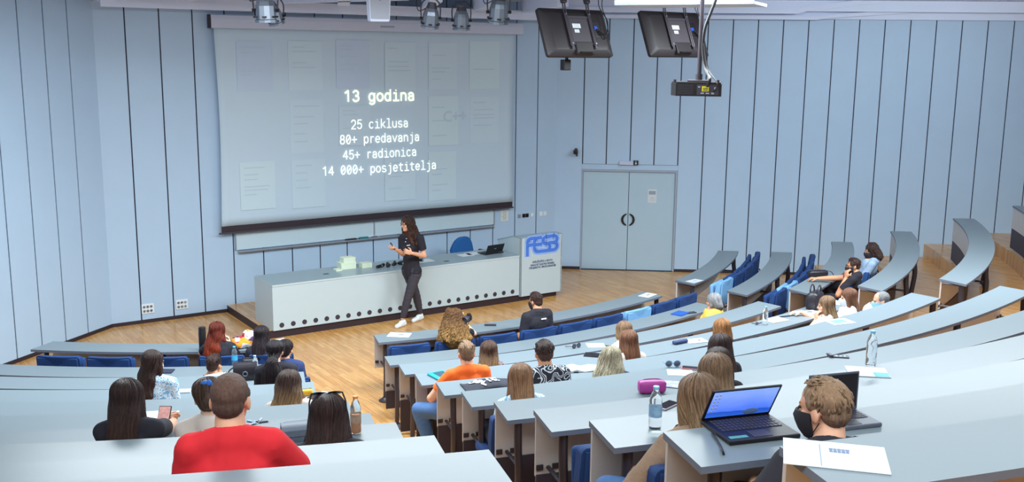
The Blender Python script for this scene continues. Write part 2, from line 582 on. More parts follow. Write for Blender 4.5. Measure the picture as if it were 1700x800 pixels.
def stroke_text(bm, s, x0, y0, adv, caph, wid, place):
    """glyph strokes as thin flat ribbons; place(x, y, k) gives the room point of a letter point, k a small layer number"""
    gw, k = adv * 0.80, caph / CH
    lay = 0
    for ci, ch in enumerate(s):
        for path in GL.get(ch, []):
            pts = [(x0 + ci * adv + adv * 0.1 + x * gw, y0 + y * k) for x, y in path]
            for i in range(len(pts) - 1):
                (ax, ay), (bx, by) = pts[i], pts[i + 1]
                dx, dy = bx - ax, by - ay; l = math.hypot(dx, dy) or 1e-6
                nx, ny = -dy / l * wid / 2, dx / l * wid / 2
                ex, ey = dx / l * wid * .28, dy / l * wid * .28
                q = [(ax + nx - ex, ay + ny - ey), (ax - nx - ex, ay - ny - ey), (bx - nx + ex, by - ny + ey), (bx + nx + ex, by + ny + ey)]
                lay = (lay + 1) % 7
                bm.faces.new([bm.verts.new(place(px, py, lay)) for px, py in q])
    return bm
# ------------------------------------------------------------------ the room


def wall_along(name, P, D, N, s0, s1, seams, z1, skips=(), zb=0.055):
    """panelled wall: dark ground with painted panels standing 12 mm proud; skips = (s_a, s_b, z) openings below z"""
    bm = BM()
    zr = Matrix(((D.x, -N.x, 0), (D.y, -N.y, 0), (0, 0, 1)))
    cuts = [s0] + sorted(s for s in seams if s0 + .02 < s < s1 - .02) + [s1]

    def blk(a, b, za, zb_, d0, d1, mi):
        p = P + D * ((a + b) / 2) + N * ((d0 + d1) / 2) + V((0, 0, (za + zb_) / 2))
        box(bm, p, (b - a, d1 - d0, zb_ - za), zr, mi)
    edges = [s0] + [x for sk in skips for x in sk[:2]] + [s1]
    for a, b in zip(cuts[:-1], cuts[1:]):
        z0 = zb
        for sa, sb, zz in skips:
            if a >= sa - .03 and b <= sb + .03: z0 = zz
        blk(a + (0.010 if a > s0 else 0), b - (0.010 if b < s1 else 0), z0, z1, -0.012, 0.0, 0)
    # ground behind the panels
    segs = [(s0, s1, 0)] if not skips else []
    for sk in skips:
        segs += [(s0, sk[0], 0), (sk[0], sk[1], sk[2] - .012), (sk[1], s1, 0)]
    for a, b, z in segs: blk(a, b, z, z1, -0.2, -0.012, 1)
    o = obj(name, bm, [M_WALL, M_SEAM])
    o['kind'] = 'structure'
    return o


seam_f = [.363 + .4912 * k for k in range(-3, 16)]
wall_along('wall_front', FP, FD, FN, S_CL, S_CR, seam_f, 5.05)
seam_r = [0.152, .602, 1.055, 1.507, 1.958] + [2.42 + .4555 * k for k in range(0, 24)]
wall_along('wall_right', RP, RD, RN, R_C, 11.5, seam_r, 5.6, skips=((.152, 1.958, 2.068),))
ls = [-(x) for x in [.152, .602, 1.055, 1.507, 1.958] + [2.42 + .4555 * k for k in range(0, 24)]]
wall_along('wall_left', LP, -LD, LN, -11.5, -(meet(LP, LD, FP, FD)), ls, 5.6)


def base_strip(name, P, D, N, s0, s1, h=.055, t=.012):
    bm = BM()
    zr = Matrix(((D.x, -N.x, 0), (D.y, -N.y, 0), (0, 0, 1)))
    box(bm, P + D * ((s0 + s1) / 2) + N * (t / 2 - .006) + V((0, 0, h / 2)), (s1 - s0, t, h), zr)
    tag(obj(name, bm, M_SKIRT), kind='structure')


base_strip('baseboard_front', FP, FD, FN, S_CL, 1.2)
base_strip('baseboard_corner', FP, FD, FN, 6.42, S_CR)
base_strip('baseboard_right', RP, RD, RN, 1.97, 11.4)
base_strip('baseboard_beside_door', RP, RD, RN, R_C, .14)
base_strip('baseboard_left', LP, -LD, LN, -11.4, -(meet(LP, LD, FP, FD)))

# surround above the door: the plain band between the panels and the frame
bm = BM()
zr = Matrix(((RD.x, -RN.x, 0), (RD.y, -RN.y, 0), (0, 0, 1)))
for s0_, s1_, z0_, z1_ in ((.135, 1.975, 1.965, 2.062),):
    box(bm, RW((s0_ + s1_) / 2, -.012, (z0_ + z1_) / 2), (s1_ - s0_, .024, z1_ - z0_), zr)
tag(obj('trim_1', bm, M_WALL), kind='structure')
M_FRAME = mat('door_frame_grey', srgb(158, 168, 184), 0.45, var=.04)
bm = BM()
for s0_, s1_, z0_, z1_ in ((.143, .172, 0, 1.963), (1.925, 1.963, 0, 1.963), (.172, 1.925, 1.925, 1.963)):
    box(bm, RW((s0_ + s1_) / 2, -.045, (z0_ + z1_) / 2), (s1_ - s0_, .11, z1_ - z0_), zr, bev=.003)
tag(obj('trim_2', bm, M_FRAME), kind='structure')
M_DOOR = mat('door_leaf_paint', srgb(176, 200, 216), 0.42, var=.03, scale=3)
bm = BM()      # the lightless reveal behind the gap between the leaves
box(bm, RW(1.05, -.13, 1.0), (1.9, .02, 1.96), zr); box(bm, RW(1.05, -.08, 0.004), (1.9, .18, .012), zr)
tag(obj('trim_3', bm, M_SEAM), kind='structure')
for k, (a, b) in enumerate(((.174, 1.046), (1.056, 1.923))):
    bm = BM(); box(bm, RW((a + b) / 2, -.05, .966), (b - a, .045, 1.908), zr, bev=.003)
    dr = tag(obj('door_%d' % (k + 1), bm, M_DOOR), kind='structure')
    bm = BM()
    sg = -1 if k == 0 else 1
    pts_o, pts_i = [], []
    for i in range(19):
        a_ = R(-84 + 168 * i / 18)
        pts_o.append((sg * (.118 * math.cos(a_)), .118 * math.sin(a_)))
        pts_i.append((sg * max(.074 * math.cos(a_), .022), .096 * math.sin(a_)))
    cx = 1.051 + sg * .012
    rings = []
    for (xo, zo), (xi, zi) in zip(pts_o, pts_i):
        rings.append([RW(cx + xo, .0, 1.0 + zo), RW(cx + xi, .0, 1.0 + zi), RW(cx + xi, -.028, 1.0 + zi), RW(cx + xo, -.028, 1.0 + zo)])
    sweep(bm, rings)
    obj('door_handle', bm, M_BLACK, dr, label='black half-ring pull handle')

# floor: level in front, then one low step per row of seats, cut along the two side walls
M_FLOORS = [M_FLOOR]
bm = BM()
TIER = [0, 0] + [RF[k] - .03 for k in range(2, 11)] + [18.53, 19.38, 20.23, 21.08]
TZ = [0, 0] + ZF[2:11] + [2.49, 2.75, 3.01, 3.27]


def floor_ring(r0, r1, z, n=40):
    lo0, hi0, lo1, hi1 = lim_left(r0, -.02), lim_right(r0, -.02), lim_left(r1, -.02), lim_right(r1, -.02)
    prev = None
    for i in range(n + 1):
        t = i / n
        p = arc(r0, lo0 + (hi0 - lo0) * t, z); q = arc(r1, lo1 + (hi1 - lo1) * t, z)
        cur = (bm.verts.new(p), bm.verts.new(q))
        if prev: bm.faces.new((prev[0], prev[1], cur[1], cur[0]))
        prev = cur


def floor_riser(r, z0, z1, n=40):
    lo, hi = lim_left(r, -.02), lim_right(r, -.02)
    prev = None
    for i in range(n + 1):
        p = arc(r, lo + (hi - lo) * i / n)
        cur = (bm.verts.new((p.x, p.y, z0)), bm.verts.new((p.x, p.y, z1)))
        if prev: bm.faces.new((prev[0], cur[0], cur[1], prev[1]))
        prev = cur


r2 = TIER[2]
pts = [FW(S_CL, -.02, 0), FW(S_CR, -.02, 0)]
n = 48
lo, hi = lim_left(r2, -.02), lim_right(r2, -.02)
front = [bm.verts.new(p) for p in pts]
rim = [bm.verts.new(arc(r2, hi + (lo - hi) * i / n)) for i in range(n + 1)]
bm.faces.new(front + rim)
for k in range(2, len(TIER)):
    z = TZ[k]
    floor_riser(TIER[k], TZ[k - 1], z)
    floor_ring(TIER[k], TIER[k + 1] if k + 1 < len(TIER) else 23.5, z)
fl = obj('floor', bm, M_FLOORS)
tag(fl, kind='structure')

# thin strips along the step edges of the aisles
M_NOSE = mat('step_nosing_light', srgb(222, 190, 150), 0.5)
bm = BM()
for k in range(2, 11):
    slab_arc(bm, TIER[k] - .004, TIER[k] + .022, -77.0, -70.6, TZ[k] - .012, TZ[k] + .003, 6)
tag(obj('trim_4', bm, M_NOSE), kind='structure')

# stage platform
bm = BM()
pp = [FW(1.2, -.01, 0), FW(1.2, 1.83, 0), FW(6.4, 1.83, 0), FW(6.4, -.01, 0)]
prism(bm, [p + V((0, 0, .103)) for p in pp], (0, 0, .014), 0, 1)
prism(bm, pp, (0, 0, .103), 1)
tag(obj('floor_stage', bm, [M_FLOOR, M_SKIRT]), kind='structure')

# cornice: two stepped bands along the front wall and the right wall, and the ceiling above them
def band(bm, P, D, N, s0, s1, d0, d1, z0, z1, rise0=None, mi=0):
    """a beam along a wall; rise0 = (s, dz): from s on it climbs dz"""
    st = [(s0, 0.0)]
    if rise0: st += [(rise0[0] - .15, 0.0), (rise0[0] + .05, rise0[1] * .08), (s1, rise0[1])]
    else: st += [(s1, 0.0)]
    rings = []
    for s, dz in st:
        q = P + D * s
        rings.append([q + N * d0 + V((0, 0, z0 + dz)), q + N * d1 + V((0, 0, z0 + dz)), q + N * d1 + V((0, 0, z1 + dz)), q + N * d0 + V((0, 0, z1 + dz))])
    sweep(bm, rings, mi)


bm = BM()
band(bm, FP, FD, FN, S_CL, S_CR - .05, .45, .55, 4.715, 4.87)
band(bm, FP, FD, FN, S_CL, S_CR - .2, .0, .45, 4.80, 4.86)
tag(obj('ceiling_beam_front', bm, M_CEIL), kind='structure')
bm = BM()
band(bm, RP, RD, RN, R_C - .1, 9.0, .02, .16, 4.785, 4.85, (4.5, .36))
band(bm, RP, RD, RN, R_C - .3, 9.0, .02, .34, 4.885, 4.98, (4.1, .62))
band(bm, RP, RD, RN, R_C - .2, 9.0, .0, .07, 4.80, 5.0)
band(bm, RP, RD, RN, R_C - .3, 9.0, .0, .29, 4.93, 5.6)
tag(obj('ceiling_beam_right', bm, M_CEIL), kind='structure')
bm = BM()
cpts = [FW(S_CL - .6, .0, 5.12), FW(S_CR, -.1, 5.12), RW(2.5, -.1, 5.12), RW(9.5, -.1, 5.12), RW(9.5, 3.0, 5.12), FW(6.8, 4.2, 5.12), FW(S_CL - 2.0, 4.2, 5.12)]
prism(bm, cpts, (0, 0, .06))
tag(obj('ceiling', bm, M_CEIL), kind='structure')
# joists under the front ceiling
JO = [(-.55, 18), (.62, 20), (1.95, 22), (3.1, -24), (4.6, -26), (5.6, -25), (6.6, -22)]
for s, da in JO:
    a = R(math.degrees(FA) - 90 + da)
    dd = unit(a); nn = V((-dd.y, dd.x, 0))
    p0 = FW(s, .5, 0)
    bm = BM()
    rings = []
    for t in (0.0, 2.6):
        q = p0 + dd * t
        rings.append([q - nn * .09 + V((0, 0, 4.84)), q + nn * .09 + V((0, 0, 4.84)), q + nn * .09 + V((0, 0, 5.12)), q - nn * .09 + V((0, 0, 5.12))])
    sweep(bm, rings)
    tag(obj('ceiling_beam', bm, M_CEIL), kind='structure')
# ------------------------------------------------------------------ front wall: screen, board, small fittings
ZW = Matrix(((FD.x, -FN.x, 0), (FD.y, -FN.y, 0), (0, 0, 1)))         # local x along the front wall, y into the wall
ZRW = Matrix(((RD.x, -RN.x, 0), (RD.y, -RN.y, 0), (0, 0, 1)))
M_SCREEN = mat('screen_fabric', srgb(192, 212, 228), 0.75, var=.015, scale=2)
M_HEM = mat('screen_black_hem', srgb(44, 32, 42), 0.6)
M_CASE = mat('screen_case_white', srgb(196, 202, 222), 0.45, var=.02)
scr = thing('projection_screen', 'large white roll-down projection screen showing a slide headed 13 godina', 'screen', FW(3.86, .12, 1.3))
bm = BM()


def scr_pt(u, v):
    """u 0..1 across, v 0..1 from the hem up; the edges of the cloth draw in a little and the cloth waves"""
    zz = 1.418 + (4.50 - 1.418) * v
    pull = .035 * math.sin(math.pi * v) ** 1.2 * (1 - .0)
    s = 1.125 + pull + (6.605 - 1.125 - 2 * pull) * u
    edge = max(0, 1 - min(u, 1 - u) / .03)
    return FW(s, .125 + .006 * math.sin(u * 9) * math.sin(v * 3.1) + .02 * edge ** 2, zz)


nu, nv = 48, 24
grid = [[bm.verts.new(scr_pt(i / nu, j / nv)) for i in range(nu + 1)] for j in range(nv + 1)]
for j in range(nv):
    for i in range(nu):
        bm.faces.new((grid[j][i], grid[j][i + 1], grid[j + 1][i + 1], grid[j + 1][i]))
o = obj('screen_cloth', bm, M_SCREEN, scr, 0, world=True)
md = o.modifiers.new('t', 'SOLIDIFY'); md.thickness = .003
bm = BM(); box(bm, FW(3.865, .125, 1.369), (5.48, .006, .104), ZW)
obj('hem', bm, M_HEM, scr, world=True)
bm = BM(); cyl(bm, FW(1.085, .125, 1.306), FW(6.63, .125, 1.306), .014, n=12)
obj('bottom_rod', bm, M_SHADE, scr, 30, world=True)
bm = BM()
prof = [(-.06, 4.462), (.05, 4.462), (.065, 4.475), (.065, 4.60), (.055, 4.655), (.03, 4.664), (-.06, 4.664)]
sweep(bm, [[FW(s, .14 + d, z) for d, z in prof] for s in (1.075, 6.75)])
obj('screen_case', bm, M_CASE, scr, world=True)
bm = BM()
sweep(bm, [[FW(s, .14 + d * 1.03, 4.563 + (z - 4.563) * 1.02) for d, z in prof] for s in (1.055, 1.076)])
obj('end_cap', bm, M_HEM, scr, world=True, label='black end cap')
bm = BM()
sweep(bm, [[FW(s, .14 + d * 1.03, 4.563 + (z - 4.563) * 1.02) for d, z in prof] for s in (6.749, 6.762)])
obj('end_cap', bm, M_CASE, scr, world=True)
bm = BM(); box(bm, FW(4.02, .206, 4.545), (.26, .003, .028), ZW)
obj('maker_plate', bm, M_GREYINK, scr, world=True)
# the projected slide
M_SLIDE = [mat('slide_tile_pale', srgb(196, 216, 230), .75, var=.01), mat('slide_tile_blue', srgb(189, 207, 229), .75, var=.01), mat('slide_tile_green', srgb(198, 219, 229), .75, var=.01)]
M_TXT = glow('slide_text_light', (0.95, 1.0, 0.90), 0.42)
M_TXT2 = glow('slide_title_light', (0.97, 1.0, 0.80), 0.46)
M_SGREY = mat('slide_faint_grey', srgb(184, 204, 219), .75, var=.01)


def wall_s(px, py):
    p = on_plane(px, py, FP + FN * .13, FN); return (p - FP).dot(FD), p.z


tiles = [((391, 68), (453, 152), 1), ((477, 68), (536, 150), 0), ((557, 66), (613, 146), 1), ((638, 70), (690, 150), 0), ((711, 70), (758, 148), 0), ((779, 68), (828, 147), 2),
         ((480, 166), (538, 252), 0), ((562, 176), (616, 240), 0), ((711, 160), (760, 240), 2), ((780, 161), (827, 236), 0),
         ((397, 270), (458, 345), 2), ((483, 266), (541, 342), 0), ((638, 262), (690, 330), 0), ((711, 253), (757, 330), 2)]
for (x0, y0), (x1, y1), mi in tiles:
    a0, zt = wall_s(x0, y0); a1, zb_ = wall_s(x1, y1)
    bm = BM(); box(bm, FW((a0 + a1) / 2, .137, (zt + zb_) / 2), (a1 - a0, .004, zt - zb_), ZW)
    t = obj('slide_tile', bm, M_SLIDE[mi], scr, world=True)
    bm = BM()
    h, wd = zt - zb_, a1 - a0
    rr = random.Random(int(x0 * 7 + y0))
    z = zt - h * .12
    while z > zb_ + h * .2:
        if rr.random() < .6:
            l = wd * rr.uniform(.3, .75)
            box(bm, FW(a0 + wd * .12 + l / 2, .1405, z), (l, .002, h * .022), ZW)
        z -= h * rr.uniform(.07, .16)
    if len(bm.faces): obj('slide_print', bm, M_SGREY, t, world=True)
    else: bm.free()
bm = text_bm('C++', .26, .001, .006)
M4 = Matrix.Translation(FW(5.36, .142, 3.02)) @ Matrix((( FD.x, 0, FN.x, 0), (FD.y, 0, FN.y, 0), (0, 1, 0, 0), (0, 0, 0, 1)))
bm.transform(M4)
obj('slide_heading', bm, M_SGREY, scr, world=True)
for line, s0, zb_, adv, ch, wd, m_ in (('13 godina', 3.235, 3.325, .1475, .172, .031, M_TXT2), ('25 ciklusa', 3.35, 2.872, .1085, .142, .0185, M_TXT), ('80+ predavanja', 3.145, 2.628, .1075, .142, .0185, M_TXT),
                                       ('45+ radionica', 3.195, 2.372, .1075, .142, .0185, M_TXT), ('14 000+ posjetitelja', 2.825, 2.122, .1078, .142, .0185, M_TXT)):
    bm = BM(); stroke_text(bm, line, s0, zb_, adv, ch, wd, lambda x, y, k: FW(x, .1425 + k * .00015, y))
    obj('slide_lettering', bm, m_, scr, world=True)

# whiteboard under the screen
M_BOARD = mat('whiteboard_face', srgb(196, 216, 226), 0.3, var=.015)
M_ALU = mat('aluminium_trim', srgb(168, 176, 190), 0.35, .5, var=.05)
wb = thing('whiteboard', 'wide white writing board on the front wall below the projection screen', 'whiteboard', FW(3.82, .01, .98))
for a, b in ((1.385, 3.80), (3.825, 6.262)):
    bm = BM(); box(bm, FW((a + b) / 2, .012, 1.55), (b - a, .02, 1.10), ZW)
    obj('board_panel', bm, M_BOARD, wb, world=True)
for s in (1.375, 3.812, 6.27):
    bm = BM(); box(bm, FW(s, .016, 1.55), (.022, .03, 1.12), ZW)
    obj('upright', bm, M_ALU, wb, world=True)
bm = BM()
sweep(bm, [[FW(s, d, z) for d, z in ((0, .965), (.075, .955), (.085, .975), (.078, .985), (.07, .968), (0, .99))] for s in (1.41, 6.24)])
obj('pen_tray', bm, M_ALU, wb, world=True)
for s, l, h, m_, nm, lb in ((3.36, .2, .035, M_BLACK, 'board_eraser', 'black board eraser on the whiteboard tray'), (3.60, .17, .04, mat('teal_felt', srgb(30, 120, 128), .8), 'board_eraser', 'teal board eraser on the whiteboard tray')):
    bm = BM(); box(bm, (0, 0, h / 2), (l, .045, h * .6), None, 0, .006); box(bm, (0, 0, h * .8), (l * .96, .04, h * .4), None, 0, .008)
    solo(nm, bm, m_, FW(s, .05, .975), lb, 'eraser', rz=FA)
bm = BM(); tube(bm, curve_pts([(-.13, 0, .006), (-.02, .0, .03), (.08, .0, .045), (.13, 0, .006)], 12), .005, 6)
solo('cable_loop', bm, mat('white_cable', srgb(214, 222, 226), .6), FW(3.80 - .04, .045, .975), 'short white cable lying on the whiteboard tray', 'cable', rz=FA)
bm = BM(); cyl(bm, (-.06, 0, .009), (.06, 0, .009), .009, n=8); cyl(bm, (.06, 0, .009), (.075, 0, .009), .006, n=8)
solo('marker_pen', bm, M_INK, FW(4.3, .05, .97), 'dark marker pen on the whiteboard tray behind the presenter', 'pen', rz=FA)

# sockets, switches, notices on the walls
M_PLATE = mat('socket_plate_white', srgb(226, 234, 238), .4, var=.02)
for s, z, lb in ((.489, .222, 'white six-gang wall socket plate with two rows, nearer the stage'), (-.03, .222, 'white six-gang wall socket plate, the one farther from the stage')):
    so = thing('wall_socket', lb, 'socket', FW(s, .0, z - .07), 0, None)
    bm = BM(); box(bm, FW(s, .006, z), (.185, .014, .15), ZW, bev=.004)
    obj('plate', bm, M_PLATE, so, world=True)
    for i in range(3):
        for j in range(2):
            bm = BM(); c = FW(s - .055 + i * .052, .013, z - .034 + j * .066)
            lathe(bm, [(.022, 0), (.022, .003), (.017, .003), (.015, -.0)], 14, c, FN)
            for e in (-.007, .007): cyl(bm, c + FD * e + FN * .0, c + FD * e + FN * .004, .0035, n=6, mi=1)
            obj('socket', bm, [M_ALU, M_BLACK], so, world=True)
sw = thing('switch_panel', 'row of white and black wall switches beside the screen above the lectern', 'switch', FW(6.99, 0, 1.08))
for s, m_, h in ((6.845, M_ALU, .07), (6.95, M_BLACK, .07), (7.025, M_BLACK, .07), (7.135, M_PLATE, .07)):
    bm = BM(); box(bm, FW(s, .008, 1.107), (.062, .018, h), ZW, bev=.003); box(bm, FW(s + .006, .018, 1.107), (.026, .008, .04), ZW)
    obj('switch', bm, m_, sw, world=True)
sw = thing('light_switch', 'pale double light switch on the wall panel nearest the corner', 'switch', FW(7.4, 0, 1.06))
for s in (7.345, 7.44):
    bm = BM(); box(bm, FW(s, .006, 1.11), (.07, .014, .085), ZW, bev=.004); box(bm, FW(s, .014, 1.11), (.035, .008, .05), ZW, bev=.003)
    obj('switch', bm, M_PLATE, sw, world=True)
nt = thing('wall_notice', 'cream paper notice on the wall under the screen end', 'notice', FW(6.51, 0, 1.05))
bm = BM(); box(bm, FW(6.515, .004, 1.14), (.165, .006, .2), ZW)
obj('sheet', bm, mat('cream_paper', srgb(220, 222, 214), .8), nt, world=True)
bm = BM()
for k in range(6): box(bm, FW(6.515 - .01 * (k % 2), .0085, 1.215 - k * .028), (.11 - .02 * (k % 3), .002, .008), ZW)
obj('printed_lines', bm, M_GREYINK, nt, world=True)

ex = thing('emergency_light', 'white emergency exit light with black pictogram above the double door', 'exit sign', RW(1.03, .0, 2.05))
bm = BM(); box(bm, RW(1.0, .03, 2.098), (.29, .06, .075), ZRW, bev=.006); box(bm, RW(1.0, .062, 2.098), (.2, .006, .05), ZRW)
obj('housing', bm, M_CASE, ex, world=True)
bm = BM(); box(bm, RW(1.165, .034, 2.105), (.095, .06, .085), ZRW, bev=.003)
obj('sign_plate', bm, M_BLACK, ex, world=True, label='black plate with white arrow')
bm = BM()
box(bm, RW(1.165, .066, 2.115), (.014, .003, .04), ZRW)
prism(bm, [RW(1.165 - .024, .0645, 2.1), RW(1.165 + .024, .0645, 2.1), RW(1.165, .0645, 2.073)], FN * .003)
obj('arrow', bm, M_PAPER, ex, world=True)
nt = thing('door_notice', 'white printed notices taped to the door leaf', 'notice', RW(1.5, -.027, 1.3))
for z, h, g in ((1.53, .13, 1), (1.4, .13, 0)):
    bm = BM(); box(bm, RW(1.5, -.025, z), (.165, .004, h), ZRW)
    sh = obj('sheet', bm, M_PAPER, nt, world=True)
    bm = BM()
    if g:
        box(bm, RW(1.5, -.0225, z + .0), (.13, .002, .07), ZRW)
    else:
        box(bm, RW(1.5, -.0225, z + .03), (.04, .002, .008), ZRW); box(bm, RW(1.5, -.0225, z - .01), (.11, .002, .004), ZRW)
    obj('printed_lines', bm, M_GREYINK, sh, world=True)

# small camera on a bracket in the corner
cm = thing('wall_camera', 'small black camera on a wall bracket in the corner beside the door', 'camera', RW(.03, 0, 2.25))
bm = BM(); box(bm, RW(.03, .012, 2.29), (.05, .02, .09), ZRW, bev=.004); tube(bm, [RW(.03, .02, 2.29), RW(.03, .09, 2.285)], .012, 8)
obj('bracket', bm, M_BLACK, cm, world=True)
bm = BM(); box(bm, RW(.02, .12, 2.30), (.085, .11, .075), ZRW, bev=.012); cyl(bm, RW(.02, .17, 2.30), RW(.015, .215, 2.295), .026, .03, 14)
obj('camera_body', bm, M_BLACK, cm, 40, world=True)
bm = BM(); box(bm, RW(.025, .11, 2.352), (.055, .05, .035), ZRW, bev=.008); box(bm, RW(.04, .1, 2.24), (.04, .04, .05), ZRW, bev=.008)
obj('sensor', bm, M_SHADE, cm, world=True)

# ------------------------------------------------------------------ demonstration desk, lectern
dk = thing('demonstration_desk', 'long white lecture desk on the stage with a row of round vents', 'desk', FW(3.43, 1.5, .117))
bm = BM()
a, b, z0, z1, d0, d1 = 1.275, 5.595, .117, .772, 1.12, 1.865
box(bm, FW((a + b) / 2, d1 - .0125, (z0 + z1) / 2), (b - a, .025, z1 - z0), ZW)
box(bm, FW(a + .0125, (d0 + d1) / 2 - .02, (z0 + z1) / 2), (.025, d1 - d0 - .04, z1 - z0), ZW)
box(bm, FW(b - .0125, (d0 + d1) / 2 - .02, (z0 + z1) / 2), (.025, d1 - d0 - .04, z1 - z0), ZW)
box(bm, FW((a + b) / 2, d1 - .3, .45), (b - a - .06, .02, .62), ZW)
obj('body', bm, M_WHITE, dk, world=True)
bm = BM(); box(bm, FW((a + b) / 2, (d0 + d1) / 2 + .002, .786), (b - a + .004, d1 - d0 + .01, .028), ZW, bev=.003)
bm.normal_update()
for f in bm.faces:
    f.material_index = 1 if f.normal.z > .7 else 0
obj('desktop', bm, [M_WHITE, M_DTOP], dk, world=True)
M_VENT = mat('vent_dark', srgb(46, 44, 58), .5)
vx = 1.40 + .0
NV = 24
v0 = None
for i in range(NV):
    s = 1.402 + (5.462 - 1.402) * i / (NV - 1)
    c = FW(s, d1, .19)
    if v0 is None:
        bm = BM()
        lathe(bm, [(.037, -.004), (.037, .004), (.031, .005), (.029, .0015)], 18, c, FN, 1)
        lathe(bm, [(.03, -.004), (.03, .0012)], 18, c, FN)
        for q in range(3): box(bm, c + FN * .0025 + V((0, 0, (q - 1) * .017)), (.045, .003, .004), ZW, mi=1)
        v0 = obj('vent', bm, [M_VENT, M_SHADE], dk, 30, world=True)
        vs0 = s
    else:
        v = v0.copy(); C.objects.link(v); v.parent = dk; v.location = FD * (s - vs0)
for s, dd in ((1.9 + .35, 1.55), (4.30, 1.66)):
    bm = BM(); box(bm, FW(s, dd, .801), (.085, .05, .004), ZW, bev=.0015); box(bm, FW(s, dd, .8035), (.06, .03, .002), ZW, mi=1)
    obj('cable_port', bm, [M_SHADE, M_BLACK], dk, world=True)

lc = thing('lectern', 'white lectern with a blue logo at the end of the lecture desk', 'lectern', FW(6.03, 1.5, .085))
bm = BM()
prof = [(1.885, .085), (1.885, 1.10), (1.67, 1.10), (1.18, .965), (1.18, .117), (1.84, .117), (1.84, .085)]
prism(bm, [FW(5.602, d, z) for d, z in prof], FD * .028)
prism(bm, [FW(6.44, d, z) for d, z in prof], FD * .028)
box(bm, FW(6.035, 1.872, .592), (.866, .026, 1.014), ZW)
obj('body', bm, M_WHITE, lc, world=True)
bm = BM()
prism(bm, [FW(5.6, d, z) for d, z in ((1.887, 1.085), (1.887, 1.103), (1.668, 1.103), (1.17, .966), (1.176, .95), (1.67, 1.086))], FD * .872)
obj('reading_top', bm, M_DTOP, lc, world=True)
# logo: four rounded letters drawn as nested outlines
M_LB = [mat('logo_blue_pale', srgb(150, 190, 244), .5), mat('logo_blue', srgb(82, 132, 226), .5), mat('logo_blue_white', srgb(196, 220, 250), .5), mat('logo_blue_deep', srgb(58, 104, 206), .5)]


def rrect(x0, y0, x1, y1, r, a0=0, n=6):
    out = []
    for cx, cy, b in ((x1 - r, y1 - r, 0), (x0 + r, y1 - r, 90), (x0 + r, y0 + r, 180), (x1 - r, y0 + r, 270)):
        out += A_(cx, cy, r, r, b, b + 90, n)
    return out + [out[0]]


def ribbon(bm, path, wid, place, lay):
    for i in range(len(path) - 1):
        (ax, ay), (bx, by) = path[i], path[i + 1]
        dx, dy = bx - ax, by - ay; l = math.hypot(dx, dy)
        if l < 1e-6: continue
        nx, ny = -dy / l * wid / 2, dx / l * wid / 2
        ex, ey = dx / l * wid * .2, dy / l * wid * .2
        q = [(ax + nx - ex, ay + ny - ey), (ax - nx - ex, ay - ny - ey), (bx - nx + ex, by - ny + ey), (bx + nx + ex, by + ny + ey)]
        bm.faces.new([bm.verts.new(place(px, py, lay + .1 * (i % 2))) for px, py in q])


# letter skeletons in logo units: x 0..4.3, y 0..2
LG = [[[(0.25, -.35), (.25, 1.0)] + A_(.75, 1.45, .5, .45, 180, 90, 6) + [(1.25, 1.9)], [(.3, 1.05), (1.2, 1.05)]],
      [[(2.05, 1.9), (1.75, 1.9)] + A_(1.65, 1.4, .5, .5, 90, 180, 6) + A_(1.65, .55, .5, .5, 180, 270, 6) + [(2.35, .05)], [(1.2, 1.0), (2.1, 1.0)]],
      [[(3.15, 1.9), (2.7, 1.9)] + A_(2.7, 1.45, .45, .45, 90, 270, 8) + A_(2.75, .52, .48, .48, 90, -90, 8) + [(2.0, .04)]],
      [[(2.9, 1.95), (3.7, 1.95)] + A_(3.7, 1.5, .48, .45, 90, -90, 8) + [(3.1, 1.05)], A_(3.7, .55, .5, .5, 90, -90, 8) + [(2.9, .05)]]]
x0l, z0l, kx, kz = 5.70, .755, .158, .128
LW = [(.76, 0, 0), (.66, 1, 1), (.55, 2, 2), (.45, 1, 3), (.22, 3, 4), (.10, 1, 5)]
lbm = {0: BM(), 1: BM(), 2: BM(), 3: BM()}
for li, letter in enumerate(LG):
    for wd, mi, ly in LW:
        for path in letter:
            ribbon(lbm[mi], [(x0l + x * kx, z0l + .07 + y * kz) for x, y in path], wd * kx * .92, lambda x, y, k: FW(x, 1.8865 + k * .0004, y), ly + li * .12)
for mi, b_ in lbm.items(): obj('logo', b_, M_LB[mi], lc, world=True)
for txt, z, sz in (('SVEUČILIŠTE U SPLITU', .655, .047), ('FAKULTET ELEKTROTEHNIKE,', .603, .047), ('STROJARSTVA I BRODOGRADNJE', .557, .047)):
    bm = text_bm(txt, sz, .0005, .0012)
    xs = [v.co.x for v in bm.verts]; wd = max(xs) - min(xs)
    tgt = {'SVEUČILIŠTE U SPLITU': .42, 'FAKULTET ELEKTROTEHNIKE,': .50, 'STROJARSTVA I BRODOGRADNJE': .56}[txt]
    bm.transform(Matrix.Diagonal((tgt / wd, 1, 1, 1)))
    M4 = Matrix.Translation(FW(6.06, 1.8875, z)) @ Matrix(((FD.x, 0, FN.x, 0), (FD.y, 0, FN.y, 0), (0, 1, 0, 0), (0, 0, 0, 1)))
    bm.transform(M4)
    obj('lettering', bm, mat('logo_navy', srgb(44, 56, 104), .6), lc, world=True)

